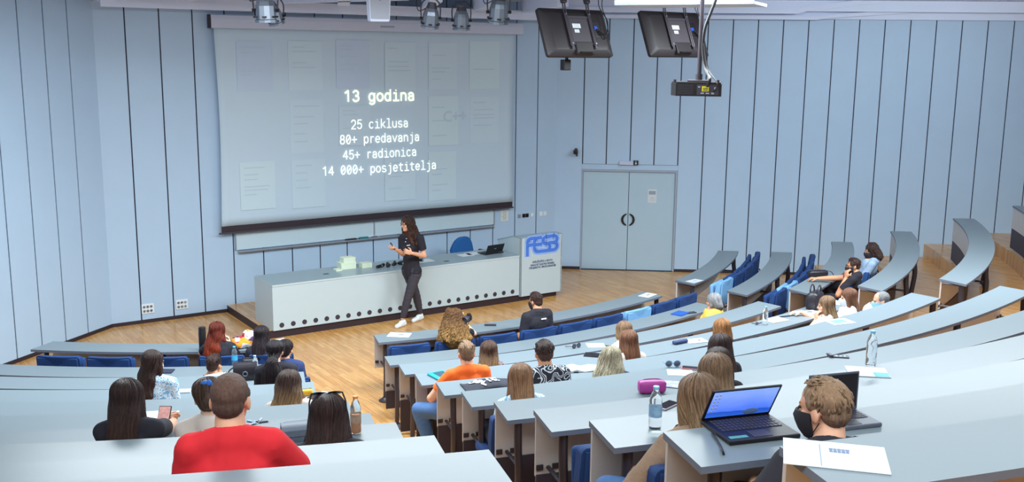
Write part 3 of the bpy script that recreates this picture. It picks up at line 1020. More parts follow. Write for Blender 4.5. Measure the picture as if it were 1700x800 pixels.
# office chair behind the desk
oc = thing('office_chair', 'blue fabric office chair with black armrests behind the lecture desk', 'chair', FW(5.22, .72, .117), FA + R(8))
M_OB = mat('office_blue', srgb(30, 92, 156), .85, var=.12, scale=60, bump=.2)
bm = BM()
prism_pts = []
for i in range(25):
    t = i / 24
    prism_pts.append((-.24 + .48 * t, .17 * (1 - abs(2 * t - 1) ** 3.2)))
rings = []
for y, k in ((.0, .94), (.03, 1.0), (.07, 1.0), (.10, .93)):
    ring = [(-.235 * k, y, .46)] + [(x * k, y + .05 * (x / .24) ** 2, .62 + h * 1.35 * k) for x, h in prism_pts] + [(.235 * k, y, .46)]
    rings.append([V(p) for p in ring])
sweep(bm, rings)
obj('backrest', bm, M_OB, oc, 50)
bm = BM(); box(bm, (0, -.22, .42), (.47, .46, .09), None, 0, .035, 3)
obj('seat', bm, M_OB, oc, 40)
for sx in (-1, 1):
    bm = BM(); tube(bm, [(sx * .2, -.2, .39), (sx * .3, -.2, .40), (sx * .3, -.2, .58)], .014, 8); box(bm, (sx * .3, -.17, .595), (.06, .28, .035), None, 0, .014)
    obj('armrest', bm, M_BLACK, oc, 40)
bm = BM(); tube(bm, [(0, -.2, .37), (0, .07, .34), (0, .13, .42), (0, .12, .6)], .02, 8)
obj('back_bracket', bm, M_BLACK, oc, 40)
bm = BM(); cyl(bm, (0, -.2, .08), (0, -.2, .38), .025, n=12)
obj('gas_column', bm, M_SHADE, oc, 40)
for k in range(5):
    a_ = R(72 * k + 10); e = V((.27 * math.cos(a_), -.2 + .27 * math.sin(a_), .055))
    bm = BM(); tube(bm, [(0, -.2, .095), e], [.022, .014], 8)
    lg = obj('base_leg', bm, M_BLACK, oc, 40)
    bm = BM(); cyl(bm, e + V((-.018, 0, -.028)), e + V((.018, 0, -.028)), .027, n=12)
    obj('caster', bm, M_BLACK, lg, 40)

# things on the lecture desk
TD = .80


def laptop(name, label, loc, rz, wdt, dep, scr_h, tilt, body, keys, screen_mat=None, logo=None, group=None):
    t = thing(name, label, 'laptop', loc, rz, group)
    bm = BM(); box(bm, (0, 0, .009), (wdt, dep, .018), None, 0, .005)
    obj('base', bm, body, t)
    bm = BM()
    nx, ny = 15, 5
    for i in range(nx):
        for j in range(ny):
            box(bm, (-wdt * .43 + wdt * .86 * (i + .5) / nx, dep * .40 - dep * .5 * (j + .5) / ny, .0192), (wdt * .86 / nx * .8, dep * .5 / ny * .78, .003))
    obj('keyboard', bm, keys, t)
    bm = BM(); box(bm, (0, -dep * .3, .0186), (wdt * .26, dep * .26, .0016))
    obj('touchpad', bm, M_SHADE, t)
    rot = Matrix.Rotation(-tilt, 3, 'X')
    base = V((0, dep / 2 - .004, .018))
    up = rot @ V((0, 0, 1)); nr = rot @ V((0, -1, 0))
    bm = BM(); box(bm, base + up * scr_h / 2, (wdt, .008, scr_h), rot, 0, .003)
    ld = obj('screen_lid', bm, body, t)
    bm = BM(); box(bm, base + up * (scr_h * .52) + nr * .0048, (wdt * .93, .0012, scr_h * .86), rot)
    obj('display', bm, screen_mat or M_BLACK, ld)
    if logo:
        bm = BM(); box(bm, base + up * scr_h * .55 - nr * .0048, (wdt * .11, .0012, scr_h * .07), rot)
        obj('lid_mark', bm, M_ALU, ld)
    return t


laptop('laptop', 'black laptop on the lecture desk, lid towards the audience', FW(5.27, 1.45, TD), FA + math.pi + R(6), .36, .22, .17, R(24), M_BLACK, M_SHADE, logo=True)
for s, dd, rz, lb in ((4.83, 1.38, 3, 'white sheet of paper on the lecture desk in front of the office chair'), (5.0, 1.33, -4, 'white sheet beside the laptop on the lecture desk')):
    bm = BM(); box(bm, (0, 0, .0015), (.24, .19, .003))
    solo('paper_sheet', bm, M_PAPER, FW(s, dd, TD), lb, 'paper', None, rz=FA + R(rz))
bm = BM(); box(bm, (0, 0, .0015), (.3, .21, .003))
solo('paper_sheet', bm, M_PAPER, FW(4.0, 1.44, TD), 'white sheet on the lecture desk behind the presenter', 'paper', None, rz=FA)
bm = BM(); lathe(bm, [(.012, 0), (.014, .02), (.017, .13), (.022, .14), (.027, .155), (.028, .18), (.02, .2), (.004, .206)], 14, (0, 0, .027), (1, 0, 0))
mi_ = solo('microphone', bm, M_BLACK, FW(5.45, 1.60, TD), 'black hand microphone lying on the desk against the lectern', 'microphone', None, 40, rz=FA + R(140))
bm = BM(); tube(bm, curve_pts([(0, 0, .008), (.06, .02, .02), (.12, .03, .02), (.17, .05, .006)], 10), .007, 6)
solo('desk_cable', bm, M_BLACK, FW(5.46, 1.27, TD), 'short black cable end behind the laptop on the lecture desk', 'cable', rz=FA)
M_PALE = mat('pale_green_card', srgb(222, 232, 208), .7, var=.03)
for s, dd, z, wx, wy, h, lb in ((2.69, 1.33, 0, .25, .17, .105, 'pale green card box at the bottom of the stack on the lecture desk'), (2.71, 1.33, .105, .2, .15, .075, 'pale green card box on top of the stack on the lecture desk'),
                                (2.98, 1.40, 0, .17, .14, .075, 'small pale green card box beside the stack on the lecture desk'), (2.50, 1.42, 0, .1, .12, .03, 'flat pale green card at the foot of the box stack')):
    bm = BM(); box(bm, (0, 0, h * .38), (wx, wy, h * .76), None, 0, .003); box(bm, (0, 0, h * .88), (wx * 1.02, wy * 1.02, h * .24), None, 0, .003)
    solo('card_box', bm, M_PALE, FW(s, dd, TD + z), lb, 'box', None, rz=FA)
rr = random.Random(5)
g0 = None
spots = [(3.13, 1.57), (3.22, 1.51), (3.29, 1.58), (3.33, 1.47), (3.42, 1.53), (3.47, 1.44), (3.53, 1.53), (3.59, 1.46), (3.65, 1.52), (3.70, 1.46), (3.83, 1.44), (3.92, 1.46)]
for i, (s, dd) in enumerate(spots):
    if g0 is None:
        g0 = thing('pocket_gadget', 'x', 'gadget', (0, 0, 0), 0, 'black gadgets on the lecture desk')
        bm = BM(); rcone(bm, (-.035, 0, .024), .023, (.03, 0, .027), .026); obj('body', bm, M_BLACK, g0, 40)
        bm = BM(); lathe(bm, [(.02, 0), (.021, .008), (.014, .012)], 12, (.052, 0, .027), (1, 0, 0)); obj('end_ring', bm, M_ALU, g0, 40)
        g = g0
    else: g = copy_tree(g0)
    g.location = FW(s, dd, TD); g.rotation_euler = (0, 0, FA + rr.uniform(-1.2, 1.2))
    g['label'] = 'small black rounded gadget, %s from the card boxes in the pile on the lecture desk' % ORD[i]
# ------------------------------------------------------------------ things hung from the ceiling


def monitor(name, label, ctr, theta, tilt, wd, ht, top_z):
    """flat monitor seen from behind: local x along its width, y out of its back, z up; theta the heading of its back"""
    t = thing(name, label, 'monitor', ctr, theta)
    rx = Matrix.Rotation(tilt, 3, 'X')
    def L(x, y, z): return rx @ V((x, -y, z))
    # back shell: thick rim, sloping to a raised middle
    bm = BM()
    def rr_(w_, h_, r, y, n=5):
        out = []
        for cx, cz, b in ((w_ / 2 - r, h_ / 2 - r, 0), (-w_ / 2 + r, h_ / 2 - r, 90), (-w_ / 2 + r, -h_ / 2 + r, 180), (w_ / 2 - r, -h_ / 2 + r, 270)):
            for i in range(n + 1):
                a = R(b + 90 * i / n); out.append(L(cx + r * math.cos(a), y, cz + r * math.sin(a)))
        return out
    sweep(bm, [rr_(wd, ht, .03, -.03), rr_(wd, ht, .03, .012), rr_(wd - .02, ht - .02, .03, .02), rr_(wd - .17, ht - .13, .05, .06), rr_(wd - .2, ht - .16, .05, .063)])
    obj('back_shell', bm, M_DARKM, t, 40)
    bm = BM(); box(bm, L(0, -.0315, 0), (wd - .06, .002, ht - .06), rx)
    obj('display', bm, mat('screen_off', srgb(14, 14, 18), .15), t)
    bm = BM(); box(bm, L(.01, .066, .02), (.34, .012, .34), rx, 0, .004)
    box(bm, L(.01, .075, .165), (.36, .012, .025), rx)
    box(bm, L(.01, .07, -.165), (.36, .012, .02), rx)
    obj('mount_plate', bm, mat('mount_plate_grey', srgb(58, 52, 60), .6, var=.1), t)
    bm = BM(); box(bm, L(.03, .05, -ht / 2 + .085), (.26, .06, .15), rx, 0, .008)
    obj('terminal_cover', bm, M_DARKM, t)
    bm = BM(); tube(bm, [L(-.06, .07, -ht / 2 + .025), L(-.06, .10, -ht / 2 + .018), L(.12, .10, -ht / 2 + .018), L(.12, .07, -ht / 2 + .025)], .009, 8)
    obj('carry_handle', bm, M_BLACK, t)
    for x, z, w_, h_ in ((-.02, .06, .12, .055), (-.03, -.005, .07, .04)):
        bm = BM(); box(bm, L(x, .0735, z), (w_, .002, h_), rx)
        st = obj('sticker', bm, M_PAPER, t)
        bm = BM()
        for q in range(3): box(bm, L(x, .0752, z + h_ * (.3 - .28 * q)), (w_ * (.8 - .2 * (q % 2)), .001, h_ * .08), rx)
        obj('printed_lines', bm, M_GREYINK, st)
    bm = BM(); box(bm, L(.27, .052, .03), (.16, .03, .2), rx, 0, .006); box(bm, L(.27, .068, .06), (.05, .006, .04), rx)
    obj('connector_bay', bm, M_BLACK, t)
    bm = BM(); box(bm, L(.27, .073, .04), (.05, .012, .045), rx, 0, .003)
    obj('blue_plug', bm, mat('plug_blue', srgb(30, 70, 170), .5), t, label='blue video plug')
    for x in (-.155, .2):
        bm = BM()
        a, b = L(x - .0, .09, ht / 2 + .02), L(x, .085, -ht / 2 + .12)
        rail = [L(x, .085, -ht / 2 + .10), L(x, .085, ht / 2 - .04), L(x, .10, ht / 2 + .05)]
        for off in (-.016, .016): tube(bm, [p + V((off, 0, 0)) for p in rail], .009, 6)
        box(bm, L(x, .085, -.02), (.03, .008, ht - .18), rx)
        rl = obj('mount_rail', bm, M_STEEL, t)
        bm = BM()
        for z in (ht / 2 - .10, -ht / 2 + .13): cyl(bm, L(x, .09, z), L(x, .102, z), .011, n=10)
        obj('bolt', bm, M_SILVER, rl)
        bm = BM()
        e = L(x, .10, ht / 2 + .05)
        zt = top_z - ctr.z
        box(bm, e + V((0, 0, .02)), (.07, .05, .07), rx, 0, .006)
        tube(bm, [e, V((e.x, e.y, zt))], .018, 8)
        tube(bm, [e + V((0, .0, .0)), V((e.x + .07, e.y, min(zt, e.z + .16)))], .012, 6)
        obj('hanger', bm, M_STEEL, t)
    bm = BM()
    rj = random.Random(int(ctr.x * 100))
    tube(bm, curve_pts([L(.27, .075, .03), L(.36, .12, -.06), L(.42, .14, .1), L(.35, .15, .36), V((.45, -.2, top_z - ctr.z))], 24), .006, 6)
    obj('cable', bm, M_BLACK, t)
    bm = BM(); tube(bm, curve_pts([L(.30, .075, .0), L(.40, .1, -.1), L(.45, .1, .12), L(.42, .12, .33), V((.38, -.1, top_z - ctr.z))], 24), .006, 6)
    obj('cable', bm, M_BLACK, t)
    return t


# heading of the back = towards the seats; local x must run along the wall direction
MT = FA + R(2)
c1 = at_y(955, 55, 12.3)
m1 = monitor('hanging_monitor', 'black monitor seen from behind, hung over the end of the projection screen', c1, MT, R(-23), 1.0, .60, 5.12)
bm = BM(); box(bm, V((-.01, .16, -.375)), (.1, .09, .13), None, 0, .01)
obj('sensor_box', bm, M_BLACK, m1)
bm = BM(); box(bm, V((-.01, .14, -.29)), (.03, .03, .1), None, 0, .004)
obj('sensor_arm', bm, M_BLACK, m1)
c2 = at_y(1119, 57, 13.1)
m2 = monitor('hanging_monitor', 'black monitor seen from behind, hung next to the projector above the double door', c2, MT, R(-23), 1.03, .60, 5.12)

# projector on its pole
pc = at_y(1156, 147, 9.3)
pj = thing('projector', 'black ceiling projector on a pole with a yellow warning sticker', 'projector', pc, R(-12))
bm = BM()
hw, hd, hh = .225, .17, .062
pts = [(-hw, -hd * .2), (-hw + .05, -hd), (hw, -hd), (hw, hd), (-hw, hd)]
prism(bm, [(x, y, -hh) for x, y in pts], (0, 0, 2 * hh - .012))
prism(bm, [(x * .97, y * .97, hh - .012) for x, y in pts], (0, 0, .012))
obj('case', bm, M_BLACK, pj)
bm = BM()
for k in range(6): box(bm, (-.09, -hd - .002, -hh + .02 + k * .015), (.14, .005, .006))
obj('vent_grille', bm, M_SHADE, pj)
bm = BM(); box(bm, (.105, -hd - .001, -.005), (.19, .004, .09)); 
obj('connector_panel', bm, M_SHADE, pj)
for x, z, w_, h_ in ((.06, -.035, .03, .012), (.105, -.035, .03, .012), (.15, -.035, .025, .015), (.17, .01, .02, .02), (.03, .02, .02, .012)):
    bm = BM(); box(bm, (x, -hd - .005, z), (w_, .006, h_), None, 0, .001)
    obj('socket', bm, M_ALU, pj)
bm = BM(); box(bm, (.085, -hd - .006, .004), (.062, .003, .045))
obj('warning_sticker', bm, mat('sticker_yellow', srgb(232, 214, 30), .6), pj, label='yellow warning sticker')
bm = BM(); box(bm, (.085, -hd - .008, .009), (.045, .002, .006)); box(bm, (.085, -hd - .008, -.006), (.04, .002, .006))
obj('printed_lines', bm, M_INK, pj)
bm = BM(); box(bm, (.02, .0, hh + .008), (.2, .16, .016), None, 0, .004)
for x in (-.19, .19): cyl(bm, (x, -.12, hh - .006), (x, -.12, hh + .02), .014, n=10)
obj('ceiling_bracket', bm, M_STEEL, pj)
bm = BM(); cyl(bm, (.02, 0, hh + .016), (.02, 0, 4.93 - pc.z), .021, n=14); cyl(bm, (.02, 0, hh + .016), (.02, 0, hh + .07), .032, n=14)
obj('pole', bm, M_STEEL, pj, 40)
bm = BM(); tube(bm, curve_pts([(.1, -hd - .01, .03), (.12, -hd - .05, .09), (.08, -.08, .17), (.045, -.03, .33), (.05, -.03, .52), (.10, -.02, .68), (.16, .0, .86), (.2, .0, 4.93 - pc.z)], 40), .015, 8)
obj('cable_bundle', bm, M_BLACK, pj, 40)
bm = BM(); tube(bm, curve_pts([(.16, -hd - .01, -.02), (.19, -hd - .06, .05), (.1, -.1, .18), (.05, -.04, .4)], 24), .007, 6)
obj('cable', bm, M_BLACK, pj, 40)

# suspended white cable tray that carries projector and monitors
ct = thing('cable_tray', 'white suspended tray under the ceiling above the projector', 'ceiling tray', at_y(1120, 4, 11.0))
tz = at_y(1250, 11, 11.0).z
pA, pB = at_y(1020, 8, 11.0), at_y(1251, 12, 10.4)
pA.z = pB.z = tz
dv = (pB - pA).normalized(); nv_ = V((-dv.y, dv.x, 0))
bm = BM(); prism(bm, [pA, pB, pB + nv_ * .7, pA + nv_ * .7], (0, 0, .03))
prism(bm, [pA, pB, pB + nv_ * .02, pA + nv_ * .02], (0, 0, .05))
obj('tray_panel', bm, mat('tray_white', srgb(186, 196, 210), .6), ct, world=True)
for f in (.15, .85):
    q = pA + (pB - pA) * f + nv_ * .35
    bm = BM(); cyl(bm, q, (q.x, q.y, 5.12), .008, n=8)
    obj('hanger_rod', bm, M_ALU, ct, world=True)
q = at_y(1166, 4, 10.6)
bm = BM(); box(bm, (0, 0, .04), (.14, .12, .08), None, 0, .006); box(bm, (0, -.062, .04), (.1, .004, .05))
solo('junction_box', bm, mat('junction_blue', srgb(40, 92, 160), .5), V((q.x, q.y + .15, tz + .03)), 'small blue box on the suspended tray by the projector pole', 'box')
q = at_y(1224, 4, 10.6)
bm = BM(); box(bm, (0, 0, .045), (.16, .1, .09), None, 0, .006); box(bm, (0, -.051, .045), (.12, .004, .06))
solo('junction_box', bm, M_WHITE, V((q.x, q.y + .12, tz + .03)), 'small white box at the end of the suspended tray', 'box')

# loudspeaker
sp = at_y(628, 8, 12.6)
ls_ = thing('loudspeaker', 'pale grey loudspeaker hung above the middle of the screen case', 'loudspeaker', sp, FA - R(16))
bm = BM()
rings = []
for z, kx in ((-.20, .86), (-.185, .93), (-.17, .95), (.2, 1.08), (.22, 1.05)):
    rings.append([(-.145 * kx, -.02, z), (-.125 * kx, -.10, z), (.125 * kx, -.10, z), (.145 * kx, -.02, z), (.1 * kx, .13, z), (-.1 * kx, .13, z)])
sweep(bm, [[V(p) for p in r] for r in rings])
obj('cabinet', bm, M_CASE, ls_)
bm = BM()
prism(bm, [(-.108, -.101, -.17), (.108, -.101, -.17), (.122, -.101, .19), (-.122, -.101, .19)], (0, -.008, 0))
obj('grille', bm, mat('speaker_grille', srgb(158, 160, 172), .7, var=.1, scale=150), ls_)
bm = BM(); cyl(bm, (.0, -.108, .06), (.0, -.114, .06), .014, n=12)
obj('badge', bm, M_SHADE, ls_)
bm = BM(); cyl(bm, (0, .05, .2), (0, .05, 5.12 - sp.z), .016, n=10)
obj('hanger_pole', bm, M_STEEL, ls_)


def spotlight(label, px, py, y, ax_px, size, yaw, cable=None):
    """theatre lantern: silver housing with cooling fins at its rear end, yoke, clamp and lead"""
    c = at_y(px, py, y)
    t = thing('spotlight', label, 'spotlight', c, yaw, 'spotlights on the bar in front of the screen')
    ax = V(ax_px).normalized()
    k = size
    u, v, _ = frame_of(ax)
    bm = BM()
    lathe(bm, [(.028 * k, -.20 * k), (.055 * k, -.195 * k), (.075 * k, -.15 * k), (.10 * k, -.10 * k), (.115 * k, -.05 * k), (.118 * k, .10 * k), (.130 * k, .11 * k), (.130 * k, .14 * k), (.112 * k, .14 * k), (.105 * k, .09 * k)], 12, (0, 0, 0), ax)
    obj('housing', bm, M_SILVER, t)
    bm = BM(); lathe(bm, [(.104 * k, .085 * k), (.104 * k, .095 * k)], 16, (0, 0, 0), ax)
    obj('lens', bm, M_BLACK, t)
    bm = BM()
    for i in range(6):
        a = 2 * math.pi * i / 6
        o_ = (u * math.cos(a) + v * math.sin(a)) * .119 * k
        tn = (-u * math.sin(a) + v * math.cos(a))
        box(bm, o_ + ax * .075 * k, (.05 * k, .05 * k, .02 * k), Matrix((tn, o_.normalized(), ax)).transposed())
    obj('vent_slot', bm, M_BLACK, t)
    bm = BM(); lathe(bm, [(.058 * k, -.22 * k), (.062 * k, -.20 * k), (.082 * k, -.145 * k), (.05 * k, -.135 * k)], 12, (0, 0, 0), ax)
    obj('rear_cap', bm, M_SHADE, t)
    bm = BM(); sx = V((1, 0, 0))
    pts = [sx * .135 * k, sx * .14 * k + V((0, 0, .16 * k)), sx * .09 * k + V((0, 0, .25 * k)), V((0, 0, .275 * k)), -sx * .09 * k + V((0, 0, .25 * k)), -sx * .14 * k + V((0, 0, .16 * k)), -sx * .135 * k]
    tube(bm, curve_pts(pts, 24), .011 * k, 6)
    cyl(bm, (0, 0, .27 * k), (0, 0, 5.12 - c.z), .012, n=8)
    obj('yoke', bm, M_SHADE, t)
    for s in (-1, 1):
        bm = BM(); cyl(bm, sx * s * .118 * k, sx * s * .155 * k, .02 * k, n=8)
        obj('knob', bm, M_BLACK, t)
    if cable:
        bm = BM(); tube(bm, curve_pts([ax * -.2 * k, V((-.17 * k, 0, .1 * k)), V((-.2 * k, 0, .3 * k)), V((-.18 * k, .03, 5.12 - c.z))], 20), .006, 6)
        obj('lead', bm, M_BLACK, t)
    return t


spotlight('silver spotlight with its housing down, above the screen case near its outer end', 441, 17, 12.3, (.02, .05, -1), 1.02, FA - .5, True)
spotlight('silver spotlight tilted aside, half behind another one', 456, 26, 12.7, (.28, .15, -1), .78, FA - .2)
spotlight('silver spotlight first beside the loudspeaker on the door side', 715, 30, 12.9, (-.1, .2, -1), .86, FA - .5, True)
spotlight('small silver spotlight low on the screen case, between two others', 766, 34, 13.4, (.0, .12, -1), .86, FA - .5)
spotlight('silver spotlight at the screen case end beside the hanging monitor', 828, 20, 12.8, (-.04, .16, -1), 1.0, FA - .5, True)
# ------------------------------------------------------------------ rows of desks
CL = [-70.77, -71.15, -71.45, -71.73, -71.96, -72.13, -72.28, -72.42, -72.53, -72.63, -72.70]      # middle block, aisle end of each row
CE = [-40.8, -41.0, -41.7, -41.9, -42.0, -42.0, -42.0, -42.0, -42.0, -42.0, -42.0]                  # middle block, other end
LE = [-77.5, -77.15, -76.83, -76.5, -76.07, -75.75, -75.53, -75.38, -75.2, -75.02, -74.9]           # block beyond the aisle, aisle end
RE = [-34.2, -35.3, -36.5, -37.05, -37.3, -37.5, -37.6, -37.7, -37.8, -37.9, -38.0]                 # block by the door wall, aisle end
GAP = 1.62                                                                                         # free passage along the side walls


def leg_bm(k, deg, big):
    """one post from the worktop's near edge to the step, with its foot"""
    r = RF[k] + DEP - .06
    zt, zf = ZT[k] - .03, ZF[k]
    p = lambda rr, z: arc(rr, deg, z)
    bm = BM()
    pts = curve_pts([p(r - .01, zt), p(r - .005, zt - .18), p(r + .015, zf + .35), p(r - .02, zf + .02)], 10)
    rings = []
    a = R(deg); er = V((math.cos(a), math.sin(a), 0)); et = V((-math.sin(a), math.cos(a), 0))
    for i, q in enumerate(pts):
        wr, wt = .036, .024
        rings.append([q + er * (wr * math.cos(2 * math.pi * j / 10)) + et * (wt * math.sin(2 * math.pi * j / 10)) for j in range(10)])
    sweep(bm, rings)
    return bm, p(r, zf), er, et


def desk_row(k, a0, a1, b0, b1, label, group, legs_at):
    """a0,a1 end angles of the far edge, b0,b1 of the near edge"""
    am = (a0 + a1) / 2
    z, zf = ZT[k], ZF[k]
    t = thing('lecture_bench_desk', label, 'desk', arc(RF[k] + .17, am, zf), 0, group)
    n = max(6, int(abs(a1 - a0) * 1.1))
    bm = BM(); slab_arc(bm, RF[k], RF[k] + DEP, a0, a1, z - .028, z, n, 0, 1, b0, b1)
    obj('worktop', bm, [M_TOP, M_EDGE], t, world=True)
    low = zf + .34 if k < 2 else zf + .365
    bm = BM(); slab_arc(bm, RF[k] + .015, RF[k] + .033, a0 + .02, a1 - .02, low, z - .028, n)
    obj('front_panel', bm, M_PANEL, t, world=True)
    if k >= 1:
        zb = ZF[k - 1] if k > 1 else .0
        bm = BM(); slab_arc(bm, RF[k] + .02, RF[k] + .045, a0 + .03, a1 - .03, zf + (.03 if k > 1 else .14), low + .01, n)
        obj('kick_panel', bm, M_KICK, t, world=True)
    for i, dg in enumerate(legs_at):
        bm, foot, er, et = leg_bm(k, dg, True)
        lg = obj('leg', bm, M_STEEL, t, 50, world=True)
        bm = BM()
        rot = Matrix((er, et, V((0, 0, 1)))).transposed()
        if k < 2: lathe(bm, [(.085, 0), (.085, .012), (.05, .03), (.036, .05)], 16, foot)
        else: box(bm, foot + V((0, 0, .008)), (.05, .42, .016), rot, 0, .004)
        f = obj('foot', bm, M_STEEL, lg, 40)
        f.data.transform(Matrix.Translation(-t.location))
        bm = BM()
        base = arc(RF[k] + .042, dg, z - .33)
        for s in (-1, 1): box(bm, base + et * (.048 * s) + er * .002, (.010, .042, .034), rot, 0, .003)
        tube(bm, [base + er * .01, arc(RF[k] + DEP - .075, dg, z - .33)], .014, 6)
        tube(bm, [arc(RF[k] + .05, dg, z - .045), arc(RF[k] + DEP - .05, dg, z - .045)], .014, 6)
        bb = obj('bracket', bm, M_STEEL, lg)
        bb.data.transform(Matrix.Translation(-t.location))
    return t


def spread_legs(a0, a1, r):
    m = math.degrees(.075 / r)
    lo, hi = min(a0, a1) + m, max(a0, a1) - m
    n = max(2, int(round((hi - lo) / math.degrees(1.75 / r))) + 1)
    return [lo + (hi - lo) * i / (n - 1) for i in range(n)]


for k in range(11):
    dn = math.degrees(.0) / RF[k]
    desk_row(k, CL[k], CE[k], CL[k] - .06, CE[k] - .25, 'long curved grey desk, %s row of the middle block from the stage' % ORD[k], 'middle block desks', spread_legs(CL[k], CE[k], RF[k]))
for k in range(10):
    a1, b1 = lim_left(RF[k], GAP), lim_left(RF[k] + DEP, GAP)
    desk_row(k, a1, LE[k], b1, LE[k] + .04, 'curved grey desk across the aisle, %s row from the stage' % ORD[k], 'desks across the aisle', spread_legs(a1, LE[k], RF[k]))
for k in range(9):
    a1, b1 = lim_right(RF[k], GAP), lim_right(RF[k] + DEP, GAP)
    desk_row(k, RE[k], a1, RE[k] - .55, b1, 'curved grey desk by the door wall, %s row from the stage' % ORD[k], 'desks by the door wall', spread_legs(RE[k] - .5, a1, RF[k]))

# ------------------------------------------------------------------ tip-up seats
# local: origin on the step under the seat, +y towards the stage, back at y < 0
BACK_OFF = .295           # the back stands this far beyond the near edge of its desk


def seat_proto(open_, m, name='tip_up_seat'):
    t = thing(name, 'x', 'seat')
    bm = BM()
    n = 9
    rings = []
    for z, k, y in ((.43, .90, -.010), (.45, .97, -.004), (.60, 1.0, .0), (.76, .985, -.02), (.785, .96, -.026), (.797, .90, -.034)):
        ring = []
        for i in range(n):
            x = (-.25 + .5 * i / (n - 1)) * k; ring.append((x, y + .028 - .03 * (1 - (x / .25) ** 2) + (.012 if k > .95 else .004) - .01, z))
        for i in range(n):
            x = (.25 - .5 * i / (n - 1)) * k; ring.append((x, y - .028 - .03 * (1 - (x / .25) ** 2) - (.012 if k > .95 else .004), z))
        rings.append([V(p) for p in ring])
    sweep(bm, rings)
    obj('backrest', bm, m, t, 60)
    bm = BM()
    if open_: box(bm, (0, .215, .425), (.47, .37, .075), None, 0, .028, 3)
    else:
        box(bm, (0, .085, .575), (.47, .06, .34), Matrix.Rotation(R(-4), 3, 'X'), 0, .026, 3)
    obj('seat', bm, m, t, 40)
    bm = BM(); box(bm, (0, -.066, .60), (.46, .022, .36), Matrix.Rotation(R(3), 3, 'X'), 0, .006)
    obj('back_shell', bm, m, t)
    bm = BM()
    for s in (-1, 1):
        tube(bm, [(s * .2, -.08, .5), (s * .2, -.12, .42), (s * .2, .04, .40)], .013, 6)
        box(bm, (s * .2, .03, .40), (.03, .12, .05), None, 0, .006)
    tube(bm, [(-.2, -.12, .42), (.2, -.12, .42)], .013, 6)
    obj('hinge_frame', bm, M_STEEL, t)
    bm = BM(); tube(bm, [(0, -.12, .42), (0, -.13, .2), (0, -.13, .01)], .02, 8); box(bm, (0, -.13, .006), (.16, .1, .012), None, 0, .003)
    obj('pedestal', bm, M_STEEL, t, 40)
    return t


PROTO = {}


def seat(k, deg, open_=False, light=False, label='', group=None):
    key = (open_, light)
    if key not in PROTO: PROTO[key] = seat_proto(open_, M_SEATL if light else M_SEATB); s = PROTO[key]
    else: s = copy_tree(PROTO[key])
    r = RF[k] + DEP + BACK_OFF
    s.location = arc(r, deg, ZF[k])
    s.rotation_euler = (0, 0, R(deg) + math.pi / 2)
    s['label'] = label
    if group: s['group'] = group
    elif 'group' in s: del s['group']
    return s


def seat_run(k, degs, opened, lights, where, group):
    for i, d in enumerate(degs):
        op = any(abs(d - o) < 1.6 for o in opened)
        lt = i in lights
        seat(k, d, op, lt, '%s tip-up seat, %s from the stage aisle in the %s' % ('light blue' if lt else 'dark blue', ORD[i], where), group)


OCC = {}     # (block, row) -> angles where somebody sits; filled before the seats are set out
# ------------------------------------------------------------------ people
M_JEANS = mat('blue_denim', srgb(78, 116, 168), .85, var=.18, scale=40, bump=.15)
M_DKTR = mat('dark_trousers', srgb(44, 42, 54), .85, var=.15, scale=40, bump=.1)
M_GREYTR = mat('charcoal_jeans', srgb(58, 54, 64), .85, var=.2, scale=30, bump=.15)
M_SHOE = mat('white_canvas_shoe', srgb(226, 234, 240), .6, var=.03)
M_SHOED = mat('dark_shoe', srgb(50, 46, 54), .6, var=.05)
M_EYE = mat('eye_dark', srgb(40, 30, 28), .25)
M_LIP = mat('lip', srgb(178, 100, 92), .5)
M_FRAMEG = mat('glasses_frame', srgb(60, 44, 36), .35)
M_MASKB = mat('black_face_mask', srgb(34, 32, 42), .8, bump=.1)
M_MASKW = mat('pale_face_mask', srgb(206, 216, 232), .8, bump=.1)
M_MASKBL = mat('blue_face_mask', srgb(130, 186, 216), .8, bump=.1)


def head_matrix(c, yaw, pitch, roll=0.0, k=1.0):
    return Matrix.Translation(c) @ Matrix.Rotation(yaw, 4, 'Z') @ Matrix.Rotation(pitch, 4, 'X') @ Matrix.Rotation(roll, 4, 'Y') @ Matrix.Diagonal((k, k, k, 1))


def add_head(bm, HM, female):
    """skull, face, jaw, nose, brow, ears in the head's own frame: +y is where it looks"""
    def E(c, r, rot=None):
        t = BM(); ellip(t, c, r, rot, 16, 10); t.transform(HM); me = bpy.data.meshes.new('h'); t.to_mesh(me); t.free(); bm.from_mesh(me); bpy.data.meshes.remove(me)
    def Rc(a, ra, b, rb, fl=None):
        t = BM(); rcone(t, a, ra, b, rb, fl, 10); t.transform(HM); me = bpy.data.meshes.new('h'); t.to_mesh(me); t.free(); bm.from_mesh(me); bpy.data.meshes.remove(me)
    jw = .92 if female else 1.0
    E((0, -.012, .032), (.074, .094, .082))
    E((0, .022, -.035), (.061 * jw, .066, .084))
    E((0, .046, -.088), (.036 * jw, .036, .030))
    E((0, .006, -.075), (.052 * jw, .05, .04))
    Rc((0, .080, .008), .009, (0, .098, -.026), .0125)
    Rc((-.012, .086, -.028), .008, (.012, .086, -.028), .008)
    Rc((-.034, .074, .018), .011, (.034, .074, .018), .011)
    Rc((-.018, .076, -.062), .009, (.018, .076, -.062), .009)
    for s in (-1, 1):
        E((.074 * s, -.008, -.012), (.010, .022, .032), Matrix.Rotation(R(18 * s), 3, 'Z'))
        E((.042 * s, .058, -.03), (.022, .02, .022))


